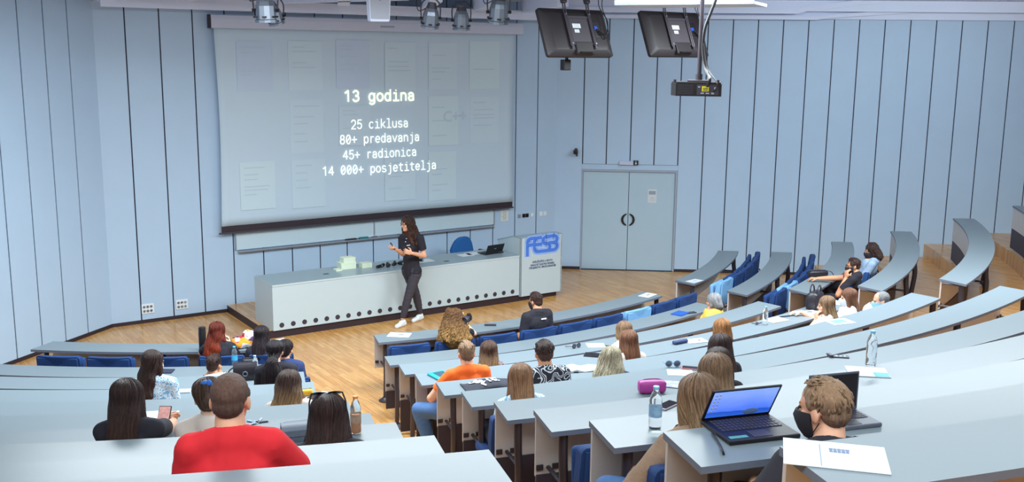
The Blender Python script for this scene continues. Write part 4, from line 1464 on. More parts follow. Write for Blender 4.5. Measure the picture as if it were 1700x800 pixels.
def hand(bm, w, fwd, nrm, side, curl=.5, spread=.12, k=1.0):
    """palm, four unequal bent fingers and a thumb from the side of the palm. w wrist, fwd along the hand, nrm out of its back, side +1 when the thumb is on +lat"""
    fwd = V(fwd).normalized(); nrm = V(nrm); nrm = (nrm - fwd * nrm.dot(fwd)).normalized(); lat = fwd.cross(nrm) * side
    P = lambda a, b, c: w + (fwd * a + lat * b + nrm * c) * k
    rcone(bm, P(.005, 0, 0), .026 * k, P(.05, .012, 0), .030 * k, (nrm, .55), 10)
    rcone(bm, P(.03, -.012, 0), .026 * k, P(.075, -.012, 0), .027 * k, (nrm, .5), 10)
    rcone(bm, P(.05, .014, 0), .026 * k, P(.078, .012, 0), .026 * k, (nrm, .5), 10)
    for i, (lt, ln, b) in enumerate(((.030, .070, .086), (.010, .078, .090), (-.010, .072, .087), (-.029, .056, .080))):
        a = P(b - .012, lt, 0)
        d = (fwd + lat * (spread * (1.2 - .8 * i))).normalized()
        q = a; ang = 0
        for sgi, fr in enumerate((.45, .32, .25)):
            ang += curl * (.75 if sgi == 0 else .9)
            dd = d * math.cos(ang) - nrm * math.sin(ang)
            e = q + dd * ln * fr * k
            rcone(bm, q, (.0092 - .0008 * sgi) * k, e, (.0088 - .0010 * sgi) * k, None, 8); q = e
    a = P(.022, .028, -.004)
    d1 = (fwd * .62 + lat * .72 - nrm * .25).normalized(); e1 = a + d1 * .040 * k
    d2 = (fwd * .9 + lat * .22 - nrm * (.2 + .5 * curl)).normalized(); e2 = e1 + d2 * .032 * k
    rcone(bm, P(.012, .014, -.002), .014 * k, e1, .0115 * k, None, 8); rcone(bm, e1, .011 * k, e2, .0092 * k, None, 8)


def ik(a, c, l1, l2, pole):
    """elbow between shoulder a and wrist c, bent towards pole"""
    d = c - a; L = d.length
    if L > (l1 + l2) * .995:
        k = L / ((l1 + l2) * .995); l1 *= k; l2 *= k
    x = (l1 * l1 - l2 * l2 + L * L) / (2 * L); h = math.sqrt(max(l1 * l1 - x * x, 1e-6))
    ax = d.normalized(); p = V(pole); p = (p - ax * p.dot(ax)).normalized()
    return a + ax * x + p * h


def plane_cut(bm, c0, n, rad):
    """cut a cloth open with a straight edge: what lies past the plane and within rad of its axis goes"""
    fs = [f for f in bm.faces if (f.calc_center_median() - c0).length < rad * 1.5 and ((f.calc_center_median() - c0) - n * (f.calc_center_median() - c0).dot(n)).length < rad and (f.calc_center_median() - c0).dot(n) > -.03]
    es = list({e for f in fs for e in f.edges}); vs = list({v for f in fs for v in f.verts})
    bmesh.ops.bisect_plane(bm, geom=fs + es + vs, plane_co=c0, plane_no=n, clear_outer=True)
    far = [v for v in bm.verts if (v.co - c0).dot(n) > .0005 and (v.co - c0).length < rad * 1.6 and ((v.co - c0) - n * (v.co - c0).dot(n)).length < rad]
    bmesh.ops.delete(bm, geom=far, context='VERTS')


def eyes_and_face(root, HM, opts):
    bm = BM()
    for s in (-1, 1): ellip(bm, (.030 * s, .0795, .004), (.0125, .006, .0065), None, 10, 6)
    bm.transform(HM); obj('eyes', bm, M_EYE, root, 0)
    if not opts.get('mask'):
        bm = BM(); rcone(bm, (-.016, .081, -.060), .0045, (0, .0865, -.0605), .0062); rcone(bm, (0, .0865, -.0605), .0062, (.016, .081, -.060), .0045)
        bm.transform(HM); obj('lips', bm, M_LIP, root, 0)
    if opts.get('brows', True):
        bm = BM()
        for s in (-1, 1): rcone(bm, (.014 * s, .083, .021), .004, (.044 * s, .071, .026), .003)
        bm.transform(HM); obj('eyebrows', bm, opts.get('hairm', M_EYE), root, 0)
    if opts.get('mask'):
        bm = BM()
        n = 14
        rings = []
        for z, rx, ry in ((-.008, .070, .110), (-.03, .072, .1225), (-.055, .070, .116), (-.085, .063, .104), (-.112, .05, .088), (-.118, .044, .07)):
            ring = []
            for i in range(n + 1):
                a = R(8 + 164 * i / n); ring.append(V((rx * math.cos(a), ry * math.sin(a) * (1 if z > -.1 else .95), z)))
            for i in range(n + 1):
                a = R(172 - 164 * i / n); ring.append(V(((rx - .006) * math.cos(a), (ry - .006) * math.sin(a) - .002, z)))
            rings.append(ring)
        sweep(bm, rings)
        for s in (-1, 1): tube(bm, [(.066 * s, .02, -.03), (.078 * s, -.02, -.0), (.076 * s, -.03, .02)], .0022, 5); tube(bm, [(.06 * s, .02, -.095), (.076 * s, -.025, -.035)], .0022, 5)
        bm.transform(HM); obj('face_mask', bm, opts['mask'], root, 40)
    if opts.get('glasses'):
        bm = BM()
        for s in (-1, 1):
            ring = [(.031 * s + .024 * math.cos(2 * math.pi * i / 20), .096 - .006 * abs(math.cos(2 * math.pi * i / 20)), .002 + .023 * math.sin(2 * math.pi * i / 20)) for i in range(21)]
            tube(bm, ring, .0025, 5)
            tube(bm, [(.054 * s, .09, .006), (.08 * s, .02, .008), (.08 * s, -.03, -.004)], .0022, 5)
        tube(bm, [(-.008, .096, .006), (.008, .096, .006)], .0025, 5)
        bm.transform(HM); obj('glasses', bm, M_FRAMEG, root, 40)


def hair(root, HM, kind, m, Ls=.25, width=1.0, amp=.004, seed=0, vox=.009, back=None, part=0):
    """kind: crop, short, bob, long, wavy, curly, bun, tail. Ls: how far below the head's middle the ends hang"""
    rr = random.Random(seed)
    bm = BM()
    ex = {'crop': .004, 'short': .010}.get(kind, .012)
    if kind in ('crop', 'short', 'fade'):
        e = .003 if kind != 'short' else .004
        top = .0 if kind == 'crop' else (.005 if kind == 'short' else .014)
        ellip(bm, (0, -.020, .036 + top * .4), (.074 + e, .092 + e, .078 + e + top * .6), None, 18, 11)
        ellip(bm, (0, -.052, -.012), (.062 + e, .052 + e, .056), None, 16, 9)
        for s in (-1, 1): ellip(bm, (.050 * s, -.002, .028), (.028 + e, .045, .036), None, 10, 7)
        if kind == 'never':
            for i in range(26):
                a, b = rr.uniform(0, 6.28), rr.uniform(.15, 1.1)
                p = V((.07 * math.sin(b) * math.cos(a), -.018 + .085 * math.sin(b) * math.sin(a), .05 + top * .5 + .076 * math.cos(b)))
                d = V((rr.uniform(-1, 1), rr.uniform(-.2, 1), rr.uniform(.0, .8))).normalized()
                rcone(bm, p, .012, p + d * .018, .008, None, 8)
    else:
        W = width
        ellip(bm, (0, -.018, .040), (.084 + .006 * W, .100, .084), None, 18, 11)
        if kind in ('bun', 'tail'):
            ellip(bm, (0, -.05, -.012), (.070, .056, .074), None, 14, 9)
            if kind == 'bun':
                ellip(bm, (0, -.115, -.015), (.045, .04, .042), None, 12, 8)
            else:
                pts = [V((0, -.105, -.04)), V((0, -.135, -.10)), V((0.0, -.14, -.2)), V((0.0, -.13, -Ls))]
                rs = [.026, .045 * W, .075 * W, .085 * W]
                for a, b, ra, rb in zip(pts, pts[1:], rs, rs[1:]): rcone(bm, a, ra, b, rb, (V((0, 1, .15)), .42))
        else:
            bk = back if back is not None else -.085
            mid = -Ls * .5
            wm = {'bob': .088, 'long': .092, 'wavy': .105, 'curly': .118}[kind] * W
            we = {'bob': .078, 'long': .100, 'wavy': .125, 'curly': .150}[kind] * W
            fl = (V((0, 1, 0)), .62)
            rcone(bm, (0, -.035, .02), .086 * (.5 + .5 * W), (0, bk * .8, mid), wm, fl, 14)
            rcone(bm, (0, bk * .8, mid), wm, (0, bk, -Ls + we * .45), we * .88, fl, 14)
            for s in (-1, 1):
                rcone(bm, (.062 * s, .012, .035), .030, (.078 * s * W, .010, mid), .028 * W, None, 10)
                if kind != 'bob': rcone(bm, (.078 * s * W, .010, mid), .028 * W, (.088 * s * W, .0 + bk * .2, -Ls * .9), .026 * W, None, 10)
            if kind == 'curly':
                for i in range(170):
                    t = rr.random() ** .8; a = rr.uniform(math.pi * .92, math.pi * 2.08)
                    z = .12 - t * (Ls + .09)
                    rad = .088 + (we - .088) * max(0, min(1, (.06 - z) / Ls))
                    if z > .06: rad *= math.sqrt(max(0.05, 1 - ((z - .04) / .1) ** 2))
                    yy = -.02 + (bk + .03) * max(0, min(1, (.05 - z) / Ls))
                    p = V((rad * math.cos(a) * 1.0, yy + rad * .75 * math.sin(a), z))
                    ellip(bm, p, (rr.uniform(.012, .022), rr.uniform(.012, .022), rr.uniform(.018, .032)), None, 8, 5)
    bm2 = remeshed(bm, vox if kind != 'curly' else .0075, 2 if kind != 'curly' else 0)
    wv = {'wavy': .012, 'curly': .008}.get(kind, .003)
    ph = rr.uniform(0, 6)
    bm2.normal_update()
    if kind == 'crop':
        for v in bm2.verts: v.co += v.normal * (.0025 * noise.noise(v.co * 120))
    else:
        for v in bm2.verts:
            p = v.co.copy()
            ang = math.atan2(p.x, -p.y - .02) if kind not in ('short', 'fade') else p.x * 10
            hang = max(0.0, min(1.0, (.07 - p.z) / .12))
            st = noise.noise(V((ang * 6.5 + seed, p.z * 3.0 + wv * 60 * math.sin(p.z * 34 + ang * 3 + ph), seed * 1.7)))
            st += .5 * noise.noise(V((ang * 15 + seed, p.z * 5.0, 4.2 + seed)))
            v.co += v.normal * (amp * 1.5 * st)
            if hang > 0 and kind in ('wavy', 'curly', 'long', 'bob', 'tail'):
                v.co.x += wv * hang * math.sin(p.z * 42 + ang * 2.5 + ph)
                v.co.z += .016 * hang * noise.noise(V((ang * 9, seed, 2.2))) if p.z < -Ls * .6 else 0
            if part and p.z > .09: v.co -= v.normal * (.008 * math.exp(-((p.x - .006) / .008) ** 2))
    if kind != 'crop': add_locks(bm2, kind, Ls, rr, wv, ph, back if back is not None else -.085)
    bm2.transform(HM)
    return obj('hair', bm2, m, root, 0)


def add_locks(bm, kind, Ls, rr, wv, ph, bk):
    """locks of hair laid over the mass: thin tapering strands that follow its surface from the crown to the ends"""
    bvh = BVHTree.FromBMesh(bm)
    c0 = V((0, -.018, .03))
    if kind in ('short', 'fade'):
        for i in range(230):
            al = rr.uniform(.05, 1.25) if kind == 'fade' else rr.uniform(.05, 1.7); ph_ = rr.uniform(-math.pi, math.pi)
            d = V((math.sin(al) * math.sin(ph_), -math.sin(al) * math.cos(ph_), math.cos(al)))
            if d.y > .35 and d.z < .45: continue
            h = bvh.ray_cast(c0 + d * .3, -d)
            if h[0] is None: continue
            tg = V((math.cos(al) * math.sin(ph_), -math.cos(al) * math.cos(ph_), -math.sin(al))) * (1 if d.y < .1 else -.4) + V((rr.uniform(-.3, .3), rr.uniform(-.2, .3), 0))
            if d.z > .75: tg = V((rr.uniform(-.4, .4), rr.uniform(.4, 1), rr.uniform(-.1, .15)))
            tg.normalize(); ln = rr.uniform(.022, .04)
            pts = [h[0] - d * .004, h[0] + tg * ln * .4 + d * rr.uniform(.0005, .0025), h[0] + tg * ln * .8 + d * rr.uniform(-.004, .0)]
            tube(bm, curve_pts(pts, 6), [.0045, .0048, .0046, .004, .003, .0022, .0012][:len(curve_pts(pts, 6))], 5)
        return
    n = {'curly': 300, 'bun': 90, 'tail': 150}.get(kind, 170)
    for i in range(n):
        f = rr.uniform(-1, 1); ph_ = f * (2.45 if kind != 'curly' else 2.3)
        if kind in ('bun',): zend = -.06
        else: zend = -Ls * rr.uniform(.86, 1.04)
        pts = []
        a0 = rr.uniform(.10, .55)
        for k in range(6):
            al = a0 + (1.5 - a0) * k / 5
            d = V((math.sin(al) * math.sin(ph_), -math.sin(al) * math.cos(ph_), math.cos(al)))
            h = bvh.ray_cast(c0 + d * .35, -d)
            if h[0] is not None and (h[0] - c0).length < .16: pts.append(h[0] + d * .0015)
        if not pts: continue
        ph2 = ph_ * .8
        m = max(3, int((pts[-1].z - zend) / .028))
        z0 = pts[-1].z
        for k in range(1, m + 1):
            z = z0 + (zend - z0) * k / m
            if kind == 'tail' and z < -.02: yc = -.12; ph3 = f * 1.5
            else: yc = -.018 + (bk * .75 + .018) * min(1, max(0, (.03 - z) / .18)); ph3 = ph_ + (ph2 - ph_) * k / m
            d = V((math.sin(ph3), -math.cos(ph3), 0))
            h = bvh.ray_cast(V((0, yc, z)) + d * .35, -d, .34)
            if h[0] is None: break
            pts.append(h[0] + d * .0015)
        if len(pts) < 4: continue
        sm = [pts[0]] + [(pts[j - 1] + pts[j] * 2 + pts[j + 1]) / 4 for j in range(1, len(pts) - 1)] + [pts[-1]]
        cp = curve_pts(sm, len(sm) * (4 if kind == 'curly' else 2))
        q0 = rr.uniform(0, 6.28); hr = rr.uniform(.009, .016) if kind == 'curly' else (wv * .5 if kind == 'wavy' else .0015)
        fq = 75 if kind == 'curly' else 40
        out = []
        L_ = 0
        for j, p in enumerate(cp):
            if j: L_ += (p - cp[j - 1]).length
            k_ = min(1, L_ / .08)
            rad = V((p.x, p.y - (-.03), 0)); rad = rad.normalized() if rad.length > 1e-4 else V((0, -1, 0)); tn = V((-rad.y, rad.x, 0))
            out.append(p + (tn * math.cos(fq * L_ + q0) + rad * (math.sin(fq * L_ + q0) * (.9 if kind == 'curly' else .4))) * hr * k_)
        w0 = rr.uniform(.0035, .006) if kind != 'curly' else rr.uniform(.005, .008)
        rs = [w0 * (.5 + .5 * min(1, j / 4)) * (1 - .65 * max(0, (j / len(out) - .6) / .4)) for j in range(len(out))]
        tube(bm, out, rs, 5)


def nrmvec(a, b): return (V(b) - V(a)).normalized()


def person(label, loc, rz, head, yaw, skin=M_SKIN, shirt=None, hairspec=None, trousers=M_DKTR, female=True, pitch=-.12, arms=None, sleeve='short', face=None,
           width=1.0, shoe=M_SHOED, vox=.0085, collar=False, roll=0.0, group=None, legs=None, deskrel=None, badge=False, skirt=False):
    """a seated figure. local frame: origin on the step under the pelvis, +y towards the desk. arms: list of two dicts (right, left): wrist, fwd, nrm, curl, pole"""
    t = thing('person', label, 'person', loc, rz, group)
    k = .95 if female else 1.02
    head = V(head)
    HM = head_matrix(head, yaw, pitch, roll, .91 if female else .925)
    pel = V((0, 0.0, .55))
    nb = head + (V((0, -.032, -.132 * k)) if female else V((0, -.048, -.118))) + V((math.sin(yaw) * -.01, 0, 0))
    sp = nb - pel
    chest = pel + sp * .66 + V((0, -.015, 0)); belly = pel + sp * .32 + V((0, .0, 0))
    up = sp.normalized()
    shw = (.132 if female else .152) * width
    sh = [nb + V((s * shw, .005, -.052)) for s in (1, -1)]
    hips = [pel + V((s * .088, .02, -.02)) for s in (1, -1)]
    L = legs or [dict(knee=V((.10, .40, .50)), ankle=V((.10, .36, .09)), toe=V((.11, .50, .045))), dict(knee=V((-.10, .40, .50)), ankle=V((-.10, .34, .09)), toe=V((-.11, .48, .045)))]
    dz = (deskrel if deskrel is not None else .75) + .028
    if arms is None:
        arms = [dict(wrist=V((.11, .17, .655)), fwd=V((-.8, .5, -.1)), nrm=V((0, 0, 1)), curl=.45, pole=V((.3, -.4, -.9))), dict(wrist=V((-.11, .17, .655)), fwd=V((.8, .5, -.1)), nrm=V((0, 0, 1)), curl=.45, pole=V((-.3, -.4, -.9)))]
    for i, s in enumerate((1, -1)):
        if arms[i] == 'chin':
            RY = Matrix.Rotation(yaw, 3, 'Z')
            arms[i] = dict(wrist=head + RY @ V((s * .062, .105, -.175)), fwd=RY @ V((-s * .15, -.08, 1)), nrm=RY @ V((s * .45, .9, .1)), curl=.7, pole=V((s * .5, .3, -1)))
    elb = []
    for i, s in enumerate((1, -1)):
        a = arms[i]
        elb.append(ik(sh[i], V(a['wrist']), .275 * k, .245 * k, a.get('pole', V((s * .8, -.35, -.75)))))
    fw = width

    def torso(bm, g):
        rcone(bm, pel + V((-.075, 0, -.01)), .105 + g, pel + V((.075, 0, -.01)), .105 + g, (V((0, 1, 0)), .95))
        rcone(bm, pel, .115 * fw + g, belly, .112 * fw + g, (V((0, 1, .0)), .78), 14)
        rcone(bm, belly, .112 * fw + g, chest, .136 * fw + g, (V((0, 1, 0)), .72), 14)
        rcone(bm, chest + V((-.048 * fw, 0, .01)), .10 + g, chest + V((.048 * fw, 0, .01)), .10 + g, (V((0, 1, 0)), .92), 12)
        if female:
            for s in (-1, 1): ellip(bm, chest + V((s * .062, .075, -.015)), (.06 + g, .052 + g, .06 + g), None, 12, 8)
        rcone(bm, sh[0] + V((-.012, 0, -.012)), .055 + g, sh[1] + V((.012, 0, -.012)), .055 + g, (V((0, 1, 0)), .95), 12)
        rcone(bm, chest + V((0, 0, .06)), .12 * fw + g, nb + V((0, -.016, -.025)), .070 + g, (V((0, 1, 0)), .8), 12)
        for s in (0, 1): rcone(bm, sh[s], .050 + g, nb + V((0, -.012, -.010)), .052 + g * 1.1, (V((0, 1, 0)), .85), 10)

    ur, er, wr = (.042, .034, .025) if female else (.050, .039, .028)

    # body
    bm = BM()
    torso(bm, 0)
    rcone(bm, nb + V((0, -.008, -.03)), .054 if female else .062, HM @ V((0, -.022, -.07)), .047 if female else .056, None, 14)
    add_head(bm, HM, female)
    for i, s in enumerate((1, -1)):
        a = arms[i]; w = V(a['wrist'])
        rcone(bm, sh[i], ur * 1.08, elb[i], er, None, 12); rcone(bm, elb[i], er * 1.05, elb[i].lerp(w, .35), er * 1.02, None, 12); rcone(bm, elb[i].lerp(w, .35), er * 1.02, w, wr, None, 12)
        fwd = V(a.get('fwd', w - elb[i]))
        rcone(bm, w, wr, w + fwd.normalized() * .02, wr * .95, (V(a.get('nrm', (0, 0, 1))), .8), 10)
        hand(bm, w + fwd.normalized() * .012, fwd, a.get('nrm', V((0, 0, 1))), a.get('side', -s), a.get('curl', .5), k=.95 if female else 1.03)
    for i, s in enumerate((1, -1)):
        l = L[i]
        rcone(bm, hips[i], .085, l['knee'], .055, None, 12); rcone(bm, l['knee'], .054, l['ankle'] + (l['knee'] - l['ankle']) * .6, .05, None, 12)
        rcone(bm, l['ankle'] + (l['knee'] - l['ankle']) * .6, .05, l['ankle'], .034, None, 12); rcone(bm, l['ankle'] + V((0, -.02, -.04)), .032, l['toe'], .026, None, 10)
    body = obj('body', remeshed(bm, vox, 2), skin, t, 0)
    fo = dict(face or {}); fo.setdefault('hairm', hairspec['m'] if hairspec else M_EYE)
    eyes_and_face(t, HM, fo)
    # shirt
    if shirt is not None:
        bm = BM(); g = .011
        torso(bm, g)
        for i in range(2):
            w = V(arms[i]['wrist'])
            if sleeve == 'none':
                rcone(bm, sh[i] + V((-.02 if i == 0 else .02, 0, .0)), ur + .012, sh[i] + (elb[i] - sh[i]) * .05, ur + .010, None, 12)
            elif sleeve == 'short':
                rcone(bm, sh[i], ur * 1.08 + g, sh[i].lerp(elb[i], .60), ur + g + .004, None, 12)
            else:
                rcone(bm, sh[i], ur * 1.08 + g, elb[i], er + g + .004, None, 12); rcone(bm, elb[i], er + g + .004, elb[i].lerp(w, .92), wr + g, None, 12)
        b2 = remeshed(bm, .0115, 3)
        b2.normal_update()
        for v in b2.verts:      # folds that run across the back and round the sleeves
            v.co += v.normal * (.007 * noise.noise(v.co * 7 + V((head.x * 9, 0, 0))) + .003 * noise.noise(V((v.co.x * 6, v.co.y * 10, v.co.z * 26))))
        # open the sleeves and the neck: cut what lies past the cuffs
        for i in range(2):
            w = V(arms[i]['wrist'])
            if sleeve == 'short': plane_cut(b2, sh[i].lerp(elb[i], .66), nrmvec(sh[i], elb[i]), .085)
            elif sleeve == 'long': plane_cut(b2, elb[i].lerp(w, .93), nrmvec(elb[i], w), .06)
        nd = nrmvec(nb, HM @ V((0, -.022, -.07)))
        plane_cut(b2, nb + nd * .030, (nd + V((0, .5, 0))).normalized(), .10)
        so = obj('shirt', b2, shirt, t, 0)
        if collar:
            bm = BM(); c0 = nb + nd * .004
            u, v_, _ = frame_of(nd)
            rings = []
            for h, r in ((-.02, .080), (.022, .068), (.024, .062), (.0, .064)):
                rings.append([c0 + nd * h + (u * math.cos(2 * math.pi * j / 20) + v_ * math.sin(2 * math.pi * j / 20)) * r for j in range(20)])
            sweep(bm, rings, caps=False); obj('collar', bm, shirt, so, 0)
        if badge:
            bm = BM(); box(bm, nb + V((.03, -.104, -.075)), (.075, .004, .016), Matrix.Rotation(R(-14), 3, 'X')); obj('print', bm, M_PAPER, so)
    # trousers and shoes
    bm = BM(); g = .012
    rcone(bm, pel + V((-.075, 0, -.01)), .108 + g, pel + V((.075, 0, -.01)), .108 + g, (V((0, 1, 0)), .95))
    rcone(bm, pel + V((0, 0, .0)), .112 * fw + g, pel + up * .07, .108 * fw + g, (V((0, 1, 0)), .8), 12)
    for i in range(2):
        l = L[i]
        rcone(bm, hips[i], .087 + g, l['knee'], .060 + g, None, 12); rcone(bm, l['knee'], .060 + g, l['ankle'] + (l['knee'] - l['ankle']) * .6, .056 + g, None, 12)
        rcone(bm, l['ankle'] + (l['knee'] - l['ankle']) * .6, .056 + g, l['ankle'] + (l['knee'] - l['ankle']) * .12, .044 + g, None, 12)
    b2 = remeshed(bm, .014, 3); b2.normal_update()
    for v in b2.verts: v.co += v.normal * (.005 * noise.noise(v.co * 11))
    obj('trousers', b2, trousers, t, 0)
    for i in range(2):
        l = L[i]; bm = BM()
        hl = l['ankle'] + V((0, -.035, -.045)); to = l['toe']
        d = V((to.x - hl.x, to.y - hl.y, 0)).normalized()
        rcone(bm, V((hl.x, hl.y, .040 + hl.z - .045)), .038, V((to.x, to.y, to.z - .010)), .036, None, 12); rcone(bm, l['ankle'] + V((0, 0, -.02)), .045, V((hl.x, hl.y, hl.z)) + d * .05, .042, None, 12)
        b2 = remeshed(bm, .012, 2)
        mz = min(v.co.z for v in b2.verts)
        for v in b2.verts:
            if v.co.z < mz + .016: v.co.z = mz + .004
        obj('shoe', b2, shoe, t, 0)
    if hairspec:
        h = dict(hairspec); kind = h.pop('kind'); m = h.pop('m')
        hair(t, HM, kind, m, **h)
    return t, HM, dict(sh=sh, elb=elb, nb=nb, head=head)


PRES = V((-1.57, 15.1, 1.6))
H_AUB = hair_mat('hair_auburn', srgb(112, 40, 26), srgb(170, 66, 32), .38, .55)
H_BLK = hair_mat('hair_black', srgb(38, 30, 36), srgb(50, 40, 46), .34, .35)
H_BRN = hair_mat('hair_dark_brown', srgb(62, 42, 40), srgb(78, 54, 46), .38, .4)
H_BRN2 = hair_mat('hair_brown', srgb(84, 60, 50), srgb(104, 76, 60), .42, .4)
H_OMB = hair_mat('hair_brown_fading_to_golden', srgb(92, 66, 54), srgb(196, 156, 112), .4, .45)
H_OMB2 = hair_mat('hair_brown_golden_ends', srgb(88, 66, 58), srgb(208, 166, 114), .4, .4)
H_CUR = hair_mat('hair_curly_golden', srgb(128, 88, 52), srgb(206, 160, 96), .45, .7, 1.01)
H_LBR = hair_mat('hair_light_brown', srgb(160, 120, 90), srgb(178, 138, 102), .36, .4)
H_CHE = hair_mat('hair_chestnut', srgb(132, 90, 68), srgb(144, 98, 70), .36, .4)
H_BLD = hair_mat('hair_blonde', srgb(196, 186, 160), srgb(222, 214, 184), .4, .55)
H_BLD2 = hair_mat('hair_honey_blonde', srgb(150, 118, 92), srgb(208, 176, 132), .38, .5)
H_GRY = hair_mat('hair_grey', srgb(170, 172, 178), srgb(150, 150, 156), .45, .5)
H_SAND = hair_mat('hair_sandy', srgb(168, 136, 108), srgb(132, 104, 86), .5, .4)
H_CROP = hair_mat('hair_cropped_brown', srgb(136, 104, 92), srgb(108, 82, 74), .55, .3)
H_RED = hair_mat('hair_copper_brown', srgb(172, 120, 74), srgb(138, 88, 56), .42, .45)

CL_BLACK = mat('black_jersey', srgb(34, 32, 42), .9, var=.12, scale=30, bump=.1)
CL_NAVY = mat('navy_cotton', srgb(40, 58, 104), .9, var=.12, scale=30, bump=.1)
CL_RED = mat('red_jersey', srgb(216, 34, 44), .85, var=.08, scale=14, bump=.1)
CL_ORANGE = mat('orange_jersey', srgb(244, 104, 30), .85, var=.06, scale=14, bump=.1)
CL_WHITE = mat('white_cotton', srgb(228, 234, 240), .9, var=.04)
CL_CREAM = mat('cream_cotton', srgb(216, 200, 190), .9, var=.05)
CL_YELL = mat('yellow_cotton', srgb(240, 198, 84), .9, var=.06, scale=20)
CL_BLUE = mat('blue_grey_cotton', srgb(150, 172, 200), .9, var=.08)
CL_TAN = mat('tan_knit', srgb(150, 124, 104), .95, var=.15, scale=60, bump=.3)
CL_DBLUE = mat('dark_blue_cotton', srgb(46, 60, 96), .9, var=.1)
CL_SQUIG = pattern_mat('black_cloth_white_squiggles', srgb(32, 32, 44), srgb(206, 214, 226), 11, .035)
CL_FLOR = pattern_mat('dark_floral_print', srgb(60, 50, 64), srgb(170, 150, 156), 26, .05)
CL_BPAT = pattern_mat('blue_white_print', srgb(120, 170, 206), srgb(226, 234, 240), 22, .06)

DZ = .75


def sit(px, py, k, off=.22, z=None, name_block='M', poff=.19, look=PRES, dyaw=0.0, **kw):
    """seat a person behind desk row k (1-based) so that the middle of the head falls where the photograph shows it"""
    kk = k - 1
    if z is None:
        z = .7
        while z < 1.5:
            p = at(px, py, ZF[kk] + z)
            if pol(p)[0] - RF[kk] - DEP > off: break
            z += .004
    p = at(px, py, ZF[kk] + z)
    r, a = pol(p)
    a_body = a + kw.pop('turn', 0.0)
    loc = arc(RF[kk] + DEP + poff, a, ZF[kk])
    rz = R(a) + math.pi / 2
    M = Matrix.LocRotScale(loc, Quaternion((0, 0, 1), rz), None).inverted()
    hl = M @ p
    ll = M @ look
    yaw = math.atan2(-(ll.x - hl.x), ll.y - hl.y) + dyaw
    yaw = max(-1.3, min(1.3, yaw))
    OCC.setdefault((name_block, k), []).append(a)
    near = -(poff)            # near edge of the desk is poff in front of the pelvis
    return person(kw.pop('label'), loc, rz, hl, yaw, **kw)


def local(px, py, z, loc, rz):
    return Matrix.LocRotScale(loc, Quaternion((0, 0, 1), rz), None).inverted() @ at(px, py, z)


def PW(x, y, z): return V((x, y, z))


TBL = lambda x1, y1, x2, y2, c=.4: [dict(wrist=V((x1, y1, .79)), fwd=V((-.7, .7, 0)), nrm=V((0, 0, 1)), curl=c), dict(wrist=V((x2, y2, .79)), fwd=V((.7, .7, 0)), nrm=V((0, 0, 1)), curl=c)]
LAP = [dict(wrist=V((.10, .22, .66)), fwd=V((-.8, .5, 0)), nrm=V((0, 0, 1)), curl=.5), dict(wrist=V((-.10, .22, .66)), fwd=V((.8, .5, 0)), nrm=V((0, 0, 1)), curl=.5)]

# --- block across the aisle
pA_ = sit(362, 550, 1, name_block='L', label='person with long wavy auburn hair and black top resting the chin on one hand', shirt=CL_BLACK, skin=M_SKIN3, dyaw=-.25,
    hairspec=dict(kind='wavy', m=H_AUB, Ls=.33, width=1.12, amp=.007, seed=1),
    arms=['chin', dict(wrist=V((-.15, .36, .79)), fwd=V((.8, .4, 0)), nrm=V((0, 0, 1)), curl=.4)])
sit(435, 556, 1, name_block='L', label='person with long straight black hair and black top in the front row', shirt=CL_BLACK, hairspec=dict(kind='long', m=H_BLK, Ls=.30, width=1.0, amp=.003, seed=2))
sit(356, 606, 2, name_block='L', label='person with short dark hair and white top behind the auburn-haired one', female=False, shirt=CL_WHITE, hairspec=dict(kind='fade', m=H_BRN, amp=.003, seed=3), skin=M_SKIN2)
sit(474, 580, 2, name_block='L', label='person with dark tied hair and blue top at the aisle end of a row', shirt=CL_NAVY, hairspec=dict(kind='bun', m=H_BLK, amp=.003, seed=4))
sit(457, 583, 3, name_block='L', label='person in black top with a long dark ponytail spread over the back', shirt=CL_BLACK, sleeve='long', dyaw=.12, hairspec=dict(kind='tail', m=H_BLK, Ls=.46, width=1.45, amp=.004, seed=5), skin=M_SKIN3, width=1.08)
sit(255, 602, 4, name_block='L', label='person with long dark hair and blue and white printed sleeves, half out of the picture', shirt=CL_BPAT, sleeve='long', dyaw=-.4, hairspec=dict(kind='wavy', m=H_BRN, Ls=.32, width=.95, amp=.004, seed=6), skin=M_SKIN3)
sit(480, 637, 5, name_block='L', label='person with wavy brown hair fading to golden, beside a yellow pencil case', shirt=CL_CREAM, hairspec=dict(kind='wavy', m=H_OMB2, Ls=.25, width=1.12, amp=.006, seed=7), skin=M_SKIN3)
sit(346, 658, 7, name_block='L', label='person with dark tied hair and a blue hair tie in front of the red shirt', shirt=CL_CREAM, sleeve='none', dyaw=.25, hairspec=dict(kind='bun', m=H_BRN2, amp=.004, seed=8), skin=M_SKIN3, roll=-.1)
lj = arc(RF[6] + DEP + .19, pol(at(212, 660, ZF[6] + 1.1))[1], ZF[6]); rj = R(pol(lj)[1]) + math.pi / 2
jw1, jw2 = local(262, 706, ZT[6] + .06, lj, rj), local(282, 700, ZT[6] + .06, lj, rj)
sit(212, 660, 7, name_block='L', label='person in black sleeves holding a phone over the desk, cut by the picture edge', shirt=CL_BLACK, skin=M_SKIN, hairspec=dict(kind='long', m=H_BRN, Ls=.28, seed=9),
    arms=[dict(wrist=jw2, fwd=V((-.35, .75, .3)), nrm=V((.7, .2, .5)), curl=.75, pole=V((1, -.2, -.5))), dict(wrist=jw1, fwd=V((.3, .75, .3)), nrm=V((-.7, .1, .5)), curl=.75, pole=V((-.6, -.2, -.9)))])
sit(545, 690, 8, name_block='L', label='person with long straight dark hair and sunglasses pushed up on the head', shirt=CL_BLACK, hairspec=dict(kind='long', m=H_BRN, Ls=.34, width=1.2, amp=.002, seed=10, part=1, vox=.007))
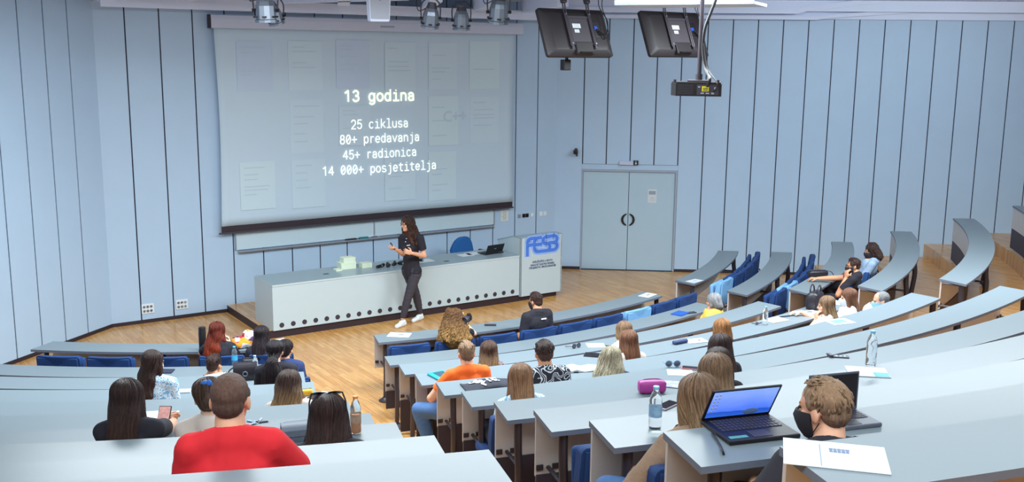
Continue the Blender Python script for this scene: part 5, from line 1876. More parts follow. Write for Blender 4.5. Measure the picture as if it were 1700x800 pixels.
PI_ = sit(383, 664, 9, off=.16, name_block='L', label='person with cropped brown hair in a red shirt seen from behind', female=False, shirt=CL_RED, skin=M_SKIN, width=.97, hairspec=dict(kind='crop', m=H_CROP, seed=11, vox=.007), arms=[dict(wrist=V((.13, .30, .787)), fwd=V((-.6, .7, 0)), nrm=V((0, 0, 1)), curl=.4, pole=V((.75, -.75, -.28))), dict(wrist=V((-.1, .26, .787)), fwd=V((.8, .4, 0)), nrm=V((0, 0, 1)), curl=.4, pole=V((-.3, -.3, -.9)))])
# --- middle block
PL_ = sit(752, 527, 1, label='person with big curly golden hair in the front row', shirt=CL_BLACK, skin=M_SKIN3, hairspec=dict(kind='curly', m=H_CUR, Ls=.31, width=1.45, amp=.006, seed=12),
    arms=[dict(wrist=V((.17, .10, .945)), fwd=V((.2, .2, 1)), nrm=V((1, -.2, 0)), curl=.9, pole=V((.8, -.2, -1))), dict(wrist=V((-.11, .17, .655)), fwd=V((.8, .5, -.1)), nrm=V((0, 0, 1)), curl=.45, pole=V((-.3, -.4, -.9)))])
sit(889, 500, 1, label='person with short dark hair in a black polo shirt and mask in the front row', female=False, shirt=CL_BLACK, collar=True, badge=True, width=1.05, dyaw=.25, skin=M_SKIN2, face=dict(mask=M_MASKB), hairspec=dict(kind='fade', m=H_BRN, amp=.004, seed=13))
orl = [dict(knee=V((.02, .34, .53)), ankle=V((-.02, .36, .10)), toe=V((-.04, .5, .05))), dict(knee=V((-.36, .26, .50)), ankle=V((-.26, .16, .10)), toe=V((-.34, .28, .05)))]
PN_ = sit(774, 587, 4, label='person with an undercut in an orange shirt and jeans beside the aisle', female=False, shirt=CL_ORANGE, trousers=M_JEANS, legs=orl, dyaw=.1, skin=M_SKIN, arms=[dict(wrist=V((.11, .17, .655)), fwd=V((-.8, .5, -.1)), nrm=V((0, 0, 1)), curl=.45, pole=V((.3, -.4, -.9))), dict(wrist=V((-.20, .20, .655)), fwd=V((.4, .8, -.1)), nrm=V((0, 0, 1)), curl=.45, pole=V((-.9, -.4, -.6)))], hairspec=dict(kind='fade', m=H_SAND, amp=.004, seed=14), face=dict(glasses=True))
sit(811, 583, 3, label='person with long brown hair fading to golden and a floral top', shirt=CL_FLOR, skin=M_SKIN3, hairspec=dict(kind='long', m=H_OMB, Ls=.27, width=1.05, amp=.005, seed=15))
sit(903, 586, 5, label='person with short dark hair in a black shirt printed with white squiggles', female=False, shirt=CL_SQUIG, skin=M_SKIN2, hairspec=dict(kind='short', m=H_BRN, amp=.006, seed=16))
sit(864, 628, 6, label='person with long straight light brown hair beside the black tote bag', shirt=CL_BPAT, hairspec=dict(kind='long', m=H_LBR, Ls=.31, width=1.0, amp=.003, seed=17, part=1), skin=M_SKIN3)
sit(1015, 596, 5, label='person with wavy pale blonde hair and a dark mask', shirt=CL_DBLUE, skin=M_SKIN3, dyaw=-.75, face=dict(mask=M_MASKB), hairspec=dict(kind='wavy', m=H_BLD, Ls=.22, width=1.2, amp=.006, seed=18))
sit(1035, 549, 3, label='person with light brown hair just in front of the one with chestnut hair', shirt=CL_WHITE, skin=M_SKIN3, hairspec=dict(kind='bob', m=H_BLD2, Ls=.14, amp=.004, seed=19))
sit(1043, 566, 4, label='person with long straight chestnut hair beside a water bottle', shirt=CL_CREAM, skin=M_SKIN3, hairspec=dict(kind='long', m=H_CHE, Ls=.27, amp=.003, seed=20))
sit(1184, 500, 2, label='person with short grey hair in a yellow top', shirt=CL_YELL, skin=M_SKIN, hairspec=dict(kind='bob', m=H_GRY, Ls=.10, amp=.006, seed=21), off=.28)
sit(1197, 546, 4, label='person with a copper brown bob, ears covered', shirt=CL_BLACK, skin=M_SKIN, hairspec=dict(kind='bob', m=H_RED, Ls=.16, width=1.05, amp=.005, seed=22), face=dict(glasses=True))
sit(1194, 577, 6, label='person with long dark brown hair behind the copper bob', shirt=CL_BLACK, skin=M_SKIN, hairspec=dict(kind='long', m=H_BRN, Ls=.24, width=1.08, amp=.004, seed=23))
sit(1191, 604, 7, label='person with dark hair mostly hidden behind two fair heads', shirt=CL_BLACK, skin=M_SKIN, hairspec=dict(kind='bob', m=H_BRN, Ls=.15, amp=.003, seed=24))
sit(1186, 619, 8, label='person with honey blonde streaked hair behind the fairest long hair', shirt=CL_BLACK, skin=M_SKIN3, hairspec=dict(kind='long', m=H_BLD2, Ls=.25, amp=.004, seed=25, part=1))
xl = [dict(knee=V((.0, .36, .52)), ankle=V((-.02, .34, .10)), toe=V((-.04, .48, .05))), dict(knee=V((-.26, .26, .52)), ankle=V((-.22, .22, .10)), toe=V((-.26, .36, .05)))]
PX_ = sit(1157, 661, 9, off=.22, label='person with long honey blonde hair, tan knit and blue jeans beside the aisle', shirt=CL_TAN, sleeve='long', trousers=M_JEANS, legs=xl, skin=M_SKIN3, dyaw=.35, hairspec=dict(kind='long', m=H_BLD2, Ls=.28, width=.98, amp=.003, seed=26, vox=.007),
    arms=[dict(wrist=V((.11, .17, .655)), fwd=V((-.7, .6, 0)), nrm=V((0, 0, 1)), curl=.4), dict(wrist=V((-.17, .16, .63)), fwd=V((.5, .8, -.1)), nrm=V((0, 0, 1)), curl=.5, pole=V((-.9, -.5, -.6)))])
PY_ = sit(1366, 678, 10, off=.13, label='person with short sandy hair and a black mask behind the open laptops', female=False, shirt=CL_BLACK, sleeve='long', skin=M_SKIN, dyaw=.55, face=dict(mask=M_MASKB), width=.95, hairspec=dict(kind='short', m=H_SAND, amp=.004, seed=27, vox=.006),
    arms=[dict(wrist=V((.08, .12, .66)), fwd=V((-.7, .6, -.2)), nrm=V((0, 0, 1)), curl=.5, pole=V((.4, -.4, -.9))), dict(wrist=V((-.17, .16, .66)), fwd=V((.5, .8, -.1)), nrm=V((0, 0, 1)), curl=.5, pole=V((-.9, -.4, -.6)))])
sit(1371, 507, 4, label='person with honey blonde hair leaning on a hand by the black handbag', shirt=CL_CREAM, skin=M_SKIN, dyaw=.45, hairspec=dict(kind='long', m=H_BLD2, Ls=.24, amp=.004, seed=28),
    arms=[dict(wrist=V((.15, .36, .79)), fwd=V((-.7, .6, 0)), nrm=V((0, 0, 1)), curl=.4), 'chin'])
sit(1408, 494, 4, label='person with straight brown hair, pale mask and white top', shirt=CL_WHITE, skin=M_SKIN3, dyaw=.5, face=dict(mask=M_MASKW), hairspec=dict(kind='long', m=H_CHE, Ls=.24, amp=.003, seed=29))
sit(1462, 499, 4, z=.97, label='person with a blue mask at the picture edge, mostly cut off', female=False, shirt=CL_WHITE, skin=M_SKIN, dyaw=.5, face=dict(mask=M_MASKBL), hairspec=dict(kind='crop', m=H_GRY, seed=30))
# --- block by the door wall
lz = arc(RF[2] + DEP + .24, pol(at(1415, 441, ZF[2] + 1.08))[1], ZF[2]); rz_ = R(pol(lz)[1]) + math.pi / 2
zw1 = local(1385, 441, ZT[2] + .03, lz, rz_); zw2 = local(1410, 438, ZT[2] + .20, lz, rz_)
sit(1416, 441, 3, off=.32, poff=.24, name_block='R', label='person in black T-shirt and mask, one arm stretched over the desk', female=False, shirt=CL_BLACK, skin=M_SKIN2, dyaw=.15, face=dict(mask=M_MASKB, glasses=True), hairspec=dict(kind='short', m=H_BRN, amp=.005, seed=31),
    arms=[dict(wrist=V((.05, .40, .80)), fwd=V((-.3, 1, .0)), nrm=V((0, 0, 1)), curl=.5, pole=V((.8, -.2, -.4))), 'chin'])
sit(1446, 417, 3, off=.34, name_block='R', label='person with curly dark hair and a blue grey shirt at the picture edge', female=False, shirt=CL_BLUE, skin=M_SKIN2, dyaw=.1, face=dict(mask=M_MASKB), hairspec=dict(kind='curly', m=H_BRN, Ls=.13, width=.78, amp=.006, seed=32))

# hair tie, sunglasses, phone and camera that people wear or hold
# ------------------------------------------------------------------ the presenter, standing with crossed steps in front of the desk


def presenter():
    y0 = 15.17
    base = at(680, 538, 0)
    t = thing('person', 'person presenting in black polo, grey jeans and white shoes, with long curly dark hair', 'person', base)
    PP = lambda px, py, dy=0.0: at_y(px, py, y0 + dy) - base
    hc = PP(675.8, 371.5, -.02)
    yaw = R(128)                                   # looks to the picture's lower left
    HM = head_matrix(hc, yaw, -.08, 0, .95)
    fwd = V((-math.sin(yaw), math.cos(yaw), 0))
    bf = V((-.62, -.78, 0)).normalized(); br = V((bf.y, -bf.x, 0)) * 1.0        # body: front, and its right-hand side
    br = bf.cross(V((0, 0, 1)))
    nb = PP(681, 388.5, .02)
    pel = PP(683.5, 449, .02)
    sp = nb - pel
    chest = pel + sp * .68; belly = pel + sp * .34
    sh = [PP(668.5, 395.5, .10), PP(697.5, 395.5, -.10)]       # right, left
    el = [PP(669.2, 422.0, .02), PP(704.3, 424.5, -.08)]
    wr = [PP(658.0, 414.0, -.20), PP(684.6, 420.4, -.30)]
    hip = [pel + br * .085 + V((0, 0, -.03)), pel - br * .085 + V((0, 0, -.03))]
    # her left leg crosses in front (picture left foot), the right one stays behind
    knee = [PP(690.8, 489, .16), PP(677.6, 493, -.10)]
    ank = [PP(697.5, 520, .26), PP(668.6, 528, -.12)]
    toe = [PP(686.0, 534.5, .10), PP(660.8, 541.2, -.22)]
    bm = BM()

    def torso(bm, g):
        rcone(bm, pel - br * .07, .10 + g, pel + br * .07, .10 + g, (bf, .95))
        rcone(bm, pel, .120 + g, belly, .115 + g, (bf, .78), 14)
        rcone(bm, belly, .115 + g, chest, .128 + g, (bf, .76), 14)
        rcone(bm, chest - br * .05, .095 + g, chest + br * .05, .095 + g, (bf, .95), 12)
        for s in (-1, 1): ellip(bm, chest + br * (s * .06) + bf * .07 + V((0, 0, -.03)), (.055 + g, .055 + g, .055 + g), None, 12, 8)
        rcone(bm, sh[0] - br * .015, .050 + g, sh[1] + br * .015, .050 + g, None, 12)
        rcone(bm, chest + V((0, 0, .05)), .105 + g, nb + V((0, 0, -.04)), .06 + g, (bf, .8), 12)
        for s in (0, 1): rcone(bm, sh[s], .048 + g, nb + V((0, 0, -.02)), .05 + g * .7, None, 10)
    torso(bm, 0)
    rcone(bm, nb + V((0, 0, -.03)), .05, HM @ V((0, -.022, -.07)), .046, None, 14)
    add_head(bm, HM, True)
    for i in range(2):
        rcone(bm, sh[i], .046, el[i], .037, None, 12); rcone(bm, el[i], .039, el[i].lerp(wr[i], .35), .037, None, 12); rcone(bm, el[i].lerp(wr[i], .35), .037, wr[i], .025, None, 12)
    # right hand (picture left): palm up towards the body, fingers open round a clicker; left hand pinching
    f0 = (PP(650.5, 411.5, -.28) - wr[0]).normalized()
    hand(bm, wr[0] + f0 * .008, f0, V((.3, -.35, -.85)), -1, .45, .16, .98)
    f1 = (PP(672.5, 417.2, -.36) - wr[1]).normalized()
    hand(bm, wr[1] + f1 * .008, f1, V((.35, -.75, -.1)), 1, .55, .12, .98)
    for i in range(2):
        rcone(bm, hip[i], .085, knee[i], .052, None, 12); rcone(bm, knee[i], .052, knee[i].lerp(ank[i], .4), .049, None, 12); rcone(bm, knee[i].lerp(ank[i], .4), .049, ank[i], .032, None, 12)
        rcone(bm, V((ank[i].x, ank[i].y, .055)), .03, V((toe[i].x, toe[i].y, .035)), .024, None, 10)
    obj('body', remeshed(bm, .006, 2), M_SKIN, t, 0)
    eyes_and_face(t, HM, dict(glasses=True, hairm=H_BRN))
    # polo shirt
    bm = BM(); g = .012
    torso(bm, g)
    rcone(bm, pel + V((0, 0, -.03)), .128 + g, belly, .122 + g, (bf, .85), 14)
    for i in range(2): rcone(bm, sh[i], .052 + g, sh[i].lerp(el[i], .60), .052 + g, None, 12)
    b2 = remeshed(bm, .009, 3); b2.normal_update()
    for v in b2.verts: v.co += v.normal * (.006 * noise.noise(v.co * 8) + .003 * noise.noise(V((v.co.x * 20, v.co.y * 20, v.co.z * 9))))
    for i in range(2):
        c0, d0 = sh[i].lerp(el[i], .64), nrmvec(sh[i], el[i])
        plane_cut(b2, c0, d0, .075)
    nd = nrmvec(nb, HM @ V((0, -.022, -.07))); c0 = nb + nd * .012
    plane_cut(b2, c0, nd, .085)
    so = obj('polo_shirt', b2, CL_BLACK, t, 0)
    bm = BM(); u, v_, _ = frame_of(nd)
    rings = [[c0 + nd * h + (u * math.cos(2 * math.pi * j / 20) + v_ * math.sin(2 * math.pi * j / 20)) * r for j in range(20)] for h, r in ((-.03, .078), (.018, .062), (.020, .056), (-.005, .058))]
    sweep(bm, rings, caps=False); obj('collar', bm, CL_BLACK, so, 0)
    for i in range(2):
        bm = BM(); ellip(bm, nb + bf * (.088 + .018 * i) + V((0, 0, -.06 - .045 * i)) - br * .005, (.009, .009, .009), None, 8, 6); obj('button', bm, M_PAPER, so, 0)
    pb = chest - br * .075 + bf * .128 + V((0, 0, .035))
    bm = BM(); box(bm, (0, 0, 0), (.07, .004, .016)); bm.transform(Matrix.Translation(pb) @ Matrix(((-br.x, bf.x, 0), (-br.y, bf.y, 0), (0, 0, 1))).to_4x4() @ Matrix.Rotation(R(-14), 4, 'Y')); obj('print', bm, M_PAPER, so)
    # jeans
    bm = BM(); g = .010
    rcone(bm, pel - br * .07, .10 + g, pel + br * .07, .10 + g, (bf, .95)); rcone(bm, pel, .112 + g, pel + sp * .1, .108 + g, (bf, .82), 12)
    for i in range(2):
        rcone(bm, hip[i], .086 + g, knee[i], .055 + g, None, 12); rcone(bm, knee[i], .055 + g, knee[i].lerp(ank[i], .4), .052 + g, None, 12); rcone(bm, knee[i].lerp(ank[i], .4), .052 + g, knee[i].lerp(ank[i], .9), .036 + g, None, 12)
    b2 = remeshed(bm, .009, 3); b2.normal_update()
    for v in b2.verts: v.co += v.normal * (.004 * noise.noise(V((v.co.x * 14, v.co.y * 14, v.co.z * 30))))
    obj('jeans', b2, M_GREYTR, t, 0)
    for i in range(2):
        bm = BM()
        a, to = V((ank[i].x, ank[i].y, 0)), V((toe[i].x, toe[i].y, 0)); d = (to - a).normalized(); hl = a - d * .045
        to = a + d * max((to - a).length, .15)
        rcone(bm, hl + V((0, 0, .038)), .036, to + V((0, 0, .032)), .033, None, 12)
        rcone(bm, a.lerp(to, .45) + V((0, 0, .04)), .042, to + V((0, 0, .034)) - d * .02, .038, (V((0, 0, 1)), .85), 12)
        rcone(bm, hl + V((0, 0, .07)) + d * .02, .037, a.lerp(to, .35) + V((0, 0, .062)), .034, None, 12)
        b2 = remeshed(bm, .008, 3)
        for v in b2.verts:
            if v.co.z < .012: v.co.z = .003
        s = obj('shoe', b2, M_SHOE, t, 0)
        bm = BM()
        for q in range(4):
            c = a.lerp(to, .30 + .12 * q); h = .098 - .016 * q; sd = V((-d.y, d.x, 0))
            tube(bm, [c - sd * .026 + V((0, 0, h - .012)), c + V((0, 0, h)), c + sd * .026 + V((0, 0, h - .012))], .0035, 5)
        obj('laces', bm, M_PAPER, s)
    hair(t, HM, 'curly', hair_mat('hair_curly_dark_brown', srgb(66, 42, 36), srgb(92, 58, 46), .4, .6, 1.02), Ls=.36, width=1.22, amp=.006, seed=40, vox=.008, back=-.075)
    return t, wr, f0, base


TP, pwr, pf0, pbase = presenter()
c = pbase + pwr[0] + pf0 * .085 + V((0, 0, .03))
bm = BM(); d = V((-.45, -.1, .75)).normalized(); rcone(bm, -d * .05, .011, d * .055, .012, None, 10)
solo('presentation_clicker', bm, M_BLACK, c, 'small black clicker in the raised hand of the presenter', 'remote', None, 40)
# ------------------------------------------------------------------ seats
def occ(b, k): return OCC.get((b, k), [])


F1 = [-68.95 + 3.57 * i for i in range(9)]
seat_run(0, F1, occ('M', 1), (6,), 'front middle row', 'front middle row seats')
for k in range(2, 11):
    pit = math.degrees(.56 / (RF[k - 1] + .6))
    oc = occ('M', k)
    fa = CL[k - 1] + pit * (.22 if k == 6 else (.46 if k == 8 else .64))
    for i in range(2):
        a = fa + pit * i
        if not any(abs(o - a) < pit * .98 for o in oc):
            seat(k - 1, a, k == 6 and i == 0, False, 'dark blue tip-up seat, %s from the stage aisle in the %s middle row' % (ORD[i], ORD[k - 1]), 'middle block seats at the aisle')
    for o in oc:
        seat(k - 1, o, True, False, 'dark blue tip-up seat under a person in the %s middle row, %s from the aisle' % (ORD[k - 1], ORD[sum(1 for x in oc if x < o)]), 'occupied middle block seats')
pit = 3.57
l1 = [LE[0] - 1.45 - pit * i for i in range(5)]
for i, a in enumerate([-78.9, -82.3, -86.2, -90.0, -93.6]):
    seat(0, a, any(abs(a - o) < 1.7 for o in occ('L', 1)), False, 'dark blue tip-up seat across the aisle in the front row, %s from the aisle' % ORD[i], 'front row seats across the aisle')
for k in range(2, 10):
    oc = sorted(occ('L', k), reverse=True)
    for i, o in enumerate(oc):
        seat(k - 1, o, True, False, 'dark blue tip-up seat under a person across the aisle, %s row, %s from the aisle' % (ORD[k - 1], ORD[i]), 'occupied seats across the aisle')
for k, n in ((1, 8), (2, 8), (3, 6)):
    pit = math.degrees(.56 / (RF[k - 1] + .6))
    oc = occ('R', k)
    for i in range(n):
        a = RE[k - 1] + pit * (.55 + i)
        if a > lim_right(RF[k - 1] + .6, GAP) - pit * .3: break
        lt = (k == 1 and i == 0) or (k == 2 and i in (1,))
        if any(abs(o - a) < pit * .98 for o in oc): continue
        seat(k - 1, a, False, lt, '%s tip-up seat by the door wall, %s row, %s from the aisle' % ('light blue' if lt else 'dark blue', ORD[k - 1], ORD[i]), 'seats by the door wall')
    for i, o in enumerate(oc): seat(k - 1, o, True, False, 'dark blue tip-up seat under a person by the door wall, %s of the two' % ORD[i], 'occupied seats by the door wall')

# ------------------------------------------------------------------ things on the benches
def on(px, py, k, lift=0.0):
    return at(px, py, ZT[k - 1] + lift)


def tang(p):
    return R(pol(p)[1]) + math.pi / 2       # heading of +x along the desk there


def sheet(name, label, cat, px, py, k, wd, dp, rz=0, m=None, mark=None, th=.003, lift=0.0, abs_rz=None):
    p = on(px, py, k, lift)
    t = thing(name, label, cat, p, (tang(p) if abs_rz is None else abs_rz) + R(rz))
    bm = BM(); box(bm, (0, 0, th / 2 + .0005), (wd, dp, th), None, 0, min(.002, th * .3))
    obj('sheet' if th < .006 else 'cover', bm, m or M_PAPER, t)
    if mark:
        for mm, x, y, w_, h_ in mark:
            bm = BM(); box(bm, (x * wd, y * dp, th + .001), (w_ * wd, h_ * dp, .0012))
            obj('print', bm, mm, t)
    return t


def phone(label, px, py, k, rz=0, m=None, case=None, wd=.072, ln=.148, lift=0.0):
    p = on(px, py, k, lift)
    t = thing('phone', label, 'phone', p, tang(p) + R(rz))
    bm = BM(); box(bm, (0, 0, .0055), (wd, ln, .010), None, 0, .004, 3)
    obj('body', bm, case or M_BLACK, t)
    bm = BM(); box(bm, (0, 0, .0108), (wd * .9, ln * .93, .0012))
    obj('screen', bm, m or mat('phone_screen', srgb(38, 36, 46), .12), t)
    return t


def bottle(name, label, px, py, k, h=.22, r=.032, m=None, label_m=None, cap_m=None, drink=None, rz=0, level=.0):
    p = on(px, py, k)
    t = thing(name, label, 'bottle', p, R(rz))
    bm = BM()
    prof = [(r * .72, 0), (r * .92, .004), (r, .014), (r, h * .18), (r * .93, h * .22), (r, h * .26), (r, h * .56), (r * .94, h * .60), (r, h * .64), (r * .98, h * .70), (r * .72, h * .82), (r * .42, h * .90), (r * .40, h * .945)]
    lathe(bm, prof, 24); obj('body', bm, m or M_CLEAR, t, 40)
    if drink:
        bm = BM(); lathe(bm, [(r * .7, .005), (r * .93, .014), (r * .93, h * level), ], 20); obj('drink', bm, drink, t, 40)
    if label_m:
        bm = BM()
        rings = [[V(((r + .0012) * math.cos(2 * math.pi * i / 24), (r + .0012) * math.sin(2 * math.pi * i / 24), z)) for i in range(24)] for z in (h * .30, h * .54)]
        sweep(bm, rings, caps=False); obj('label', bm, label_m, t, 0)
    bm = BM(); lathe(bm, [(r * .46, h * .935), (r * .48, h * .94), (r * .48, h * .995), (r * .44, h)], 18); obj('cap', bm, cap_m or mat('bottle_cap_blue', srgb(120, 190, 232), .4), t, 40)
    return t


LBL_BLUE = mat('bottle_label_blue', srgb(60, 120, 200), .5, var=.5, scale=40, col2=srgb(180, 220, 240))
LBL_CYAN = mat('bottle_label_cyan', srgb(60, 170, 216), .5, var=.2, scale=30)
# front row, middle block
sheet('paper_sheet', 'white flyer with a small dark sketch on the front middle desk at the aisle end', 'paper', 663, 556, 1, .27, .19, -28, mark=[(M_INK, .02, .02, .35, .08), (M_GREYINK, 0, -.2, .5, .03)])
phone('dark phone on the front middle desk between the two seated people', 814, 540, 1, 62)
sheet('paper_sheet', 'white flyer on the far end of the front middle desk', 'paper', 1075, 490, 1, .27, .17, 6, mark=[(M_INK, .05, 0, .35, .07), (M_GREYINK, 0, -.22, .5, .03)])
# second to fourth rows
M_NB = mat('notebook_blue', srgb(34, 84, 168), .6, var=.05)
sheet('notebook', 'blue notebook on the end of the second middle desk', 'notebook', 1129, 521, 2, .22, .16, 8, M_NB, th=.014)
phone('dark phone beside the blue notebook on the second middle desk', 1147, 519.5, 2, 70)


def glasses_thing(label, px, py, k, rz=0, m=None, cat='glasses'):
    p = on(px, py, k)
    t = thing('sunglasses', label, cat, p, tang(p) + R(rz))
    bm = BM()
    for s in (-1, 1):
        tube(bm, [(.034 * s + .027 * math.cos(2 * math.pi * i / 16), .0, .028 + .025 * math.sin(2 * math.pi * i / 16)) for i in range(17)], .003, 6)
        tube(bm, [(.062 * s, .0, .03), (.066 * s, .06, .02), (.055 * s, .12, .004)], .003, 6)
    tube(bm, [(-.008, 0, .032), (.008, 0, .032)], .003, 6)
    obj('frame', bm, m or M_BLACK, t, 40)
    for s in (-1, 1):
        bm = BM(); cyl(bm, (.034 * s, -.001, .028), (.034 * s, .001, .028), .026, n=16); obj('lens', bm, mat('lens_dark', srgb(70, 74, 88), .1), t)
    return t


glasses_thing('round sunglasses lying on the third middle desk', 957, 578, 3, 10)
nb = sheet('notepad', 'open white notepad beside the sunglasses on the third middle desk', 'notepad', 989, 574, 3, .20, .15, -25, mark=[(M_GREYINK, 0, .1, .6, .03), (M_GREYINK, 0, -.1, .6, .03)], th=.008)
p = on(1006, 574.5, 3); bm = BM(); cyl(bm, (-.07, 0, .006), (.06, 0, .006), .0055, n=8); cyl(bm, (.06, 0, .006), (.075, 0, .006), .003, n=8)
solo('pen', bm, M_SHADE, p, 'dark grey pen beside the open notepad on the third middle desk', 'pen', rz=tang(p) + R(-40))
p = on(1129, 570, 4); t = thing('pencil_case', 'slim dark blue pencil case on the fourth middle desk', 'pencil case', p, tang(p) + R(2))
bm = BM(); box(bm, (0, 0, .02), (.19, .06, .04), None, 0, .016, 3); obj('body', bm, mat('navy_pouch', srgb(44, 58, 100), .7, var=.1), t, 40)
bm = BM(); tube(bm, [(-.085, 0, .041), (.085, 0, .041)], .003, 6); obj('zip', bm, M_ALU, t)
t = sheet('spiral_notebook', 'white spiral notebook with a small sketch on the fourth middle desk', 'notebook', 1155, 566.5, 4, .23, .15, -14, mark=[(M_INK, .18, .0, .14, .18), (M_GREYINK, -.1, .1, .4, .05)], th=.008)
bm = BM()
for i in range(12): tube(bm, [(-.105 + .019 * i, .075 + .008 * math.cos(q), .006 + .008 * math.sin(q)) for q in [j * math.pi / 4 for j in range(9)]], .0013, 4)
obj('spiral', bm, M_ALU, t)
bottle('water_bottle', 'clear water bottle beside the chestnut haired person on the fourth middle desk', 1038, 593, 4, .23, .033, cap_m=M_WHITE)
sheet('tablet', 'dark tablet on the fourth middle desk by the blonde person', 'tablet', 986, 590, 4, .13, .19, 48, M_BLACK, th=.009)
p = on(731, 625, 4); t = thing('tablet_case', 'turquoise tablet case on the fourth middle desk next to the orange shirt', 'case', p, tang(p) + R(15))
bm = BM(); box(bm, (0, 0, .012), (.17, .21, .022), None, 0, .010, 3); obj('shell', bm, mat('turquoise_case', srgb(30, 160, 176), .5, var=.08), t, 40)
bm = BM(); box(bm, (.012, 0, .0242), (.11, .15, .002), None, 0); obj('screen', bm, mat('tablet_dark', srgb(52, 84, 98), .15), t)
bottle('water_bottle', 'clear water bottle with blue cap at the middle of the fourth desk', 1270, 539, 4, .21, .03)
sheet('notebook', 'open cream notebook on the fourth middle desk beside the bottle', 'notebook', 1288, 532, 4, .24, .17, -10, mat('cream_page', srgb(226, 222, 206), .8), mark=[(M_GREYINK, -.2, .1, .3, .03), (M_GREYINK, .22, .1, .3, .03), (M_SHADE, 0, 0, .012, .98)], th=.012)
p = on(1303, 526, 4); bm = BM(); cyl(bm, (-.075, 0, .008), (.075, 0, .008), .007, n=8); cyl(bm, (.075, 0, .008), (.09, 0, .008), .003, n=8)
solo('pen', bm, M_INK, p, 'dark pen behind the cream notebook on the fourth middle desk', 'pen', rz=tang(p) - R(20))
p = on(1258, 537.5, 4); t = thing('key_ring', 'small bunch of keys by the bottle on the fourth middle desk', 'keys', p, tang(p))
bm = BM(); tube(bm, [(.018 * math.cos(i * math.pi / 8), .018 * math.sin(i * math.pi / 8), .004) for i in range(17)], .002, 6); obj('ring', bm, M_ALU, t)
for a in (0, 50, 130, 200):
    bm = BM(); box(bm, (.045, 0, .005), (.05, .014, .004), None, 0, .001); box(bm, (.02, 0, .005), (.02, .024, .004), None, 0, .001); bm.transform(Matrix.Rotation(R(a), 4, 'Z')); obj('key', bm, M_SHADE, t)


def handbag(label, p, rz, w_, d_, h_, m, flap=True, handles=True, clasp=False):
    t = thing('handbag', label, 'bag', p, rz)
    bm = BM()
    rings = []
    for z, k in ((0, .94), (.01, 1.0), (h_ * .5, 1.03), (h_ * .85, .98), (h_, .86)):
        ring = []
        for i in range(24):
            a = 2 * math.pi * i / 24; cx, cy = math.cos(a), math.sin(a)
            sx = math.copysign(abs(cx) ** .45, cx); sy = math.copysign(abs(cy) ** .45, cy)
            ring.append(V((sx * w_ / 2 * k, sy * d_ / 2 * (k if z < h_ * .9 else k * .7), z)))
        rings.append(ring)
    sweep(bm, rings); obj('body', bm, m, t, 50)
    if flap:
        bm = BM()
        sweep(bm, [[V((x, y, z)) for y, z in ((d_ * .42, h_ * .86), (d_ * .1, h_ * 1.03), (-d_ * .42, h_ * .98), (-d_ * .56, h_ * .8), (-d_ * .56, h_ * .42), (-d_ * .52, h_ * .42), (-d_ * .5, h_ * .78), (-d_ * .3, h_ * .9), (d_ * .1, h_ * .96))] for x in (-w_ * .49, w_ * .49)])
        obj('flap', bm, m, t, 40)
    if clasp:
        bm = BM(); tube(bm, [(.022 * math.cos(i * math.pi / 8), -d_ * .57 - .005, h_ * .46 + .022 * math.sin(i * math.pi / 8)) for i in range(17)], .005, 6); obj('clasp', bm, M_SILVER, t)
    if handles:
        for s in (-1, 1):
            bm = BM(); tube(bm, curve_pts([(-w_ * .25, s * d_ * .25, h_ * .85), (-w_ * .2, s * d_ * .28, h_ * 1.25), (0, s * d_ * .3, h_ * 1.4), (w_ * .2, s * d_ * .28, h_ * 1.25), (w_ * .25, s * d_ * .25, h_ * .85)], 20), .009, 6)
            obj('handle', bm, m, t, 40)
    return t


M_LEATH = mat('black_leather', srgb(40, 36, 44), .35, var=.12, scale=60, bump=.1)
M_LEATG = mat('grey_leather', srgb(104, 112, 126), .5, var=.1, scale=50, bump=.1)
p = on(1352, 511, 4); handbag('black structured handbag with two handles standing on the fourth middle desk', p, tang(p) + R(8), .27, .15, .2, M_LEATH, flap=False)
sheet('folder', 'white folder with dark print in front of the black structured handbag', 'folder', 1343, 519.5, 4, .24, .15, -20, mark=[(M_SHADE, 0, .1, .6, .2)], th=.008)
sheet('paper_sheet', 'white sheet between the two fair haired people by the black handbag', 'paper', 1393, 503, 4, .2, .16, 5)
# fifth and sixth rows
p = on(806, 640, 5); t = thing('tote_bag', 'black cloth tote bag with white letters lying over the desk edges behind the orange shirt', 'bag', p, tang(p) + R(4))
bm = BM()
nx, ny = 16, 10
g = []
rr = random.Random(3)
def tote_z(u, v): return   .012 + .030 * (math.sin(math.pi * min(1, u * 1.02)) ** .5) * (math.sin(math.pi * v) ** .5) + .012 * noise.noise(V((u * 5, v * 4, 1)))
for j in range(ny + 1):
    row = []
    for i in range(nx + 1):
        u, v = i / nx, j / ny
        x = -.20 + .42 * u + .02 * (v - .5); y = -.12 + .22 * v + .03 * noise.noise(V((u * 3, v, 9)))
        if u > .85: y *= 1 - (u - .85) * 2.5
        row.append(bm.verts.new((x, y, max(.004, tote_z(u, v)))))
    g.append(row)
bot = [[bm.verts.new((v.co.x, v.co.y, .001)) for v in row] for row in g]
for j in range(ny):
    for i in range(nx):
        bm.faces.new((g[j][i], g[j][i + 1], g[j + 1][i + 1], g[j + 1][i])); bm.faces.new((bot[j][i], bot[j + 1][i], bot[j + 1][i + 1], bot[j][i + 1]))
ed = [(0, i) for i in range(nx + 1)] + [(j, nx) for j in range(1, ny + 1)] + [(ny, i) for i in range(nx - 1, -1, -1)] + [(j, 0) for j in range(ny - 1, 0, -1)]
for a, b in zip(ed, ed[1:] + ed[:1]): bm.faces.new((g[a[0]][a[1]], bot[a[0]][a[1]], bot[b[0]][b[1]], g[b[0]][b[1]]))
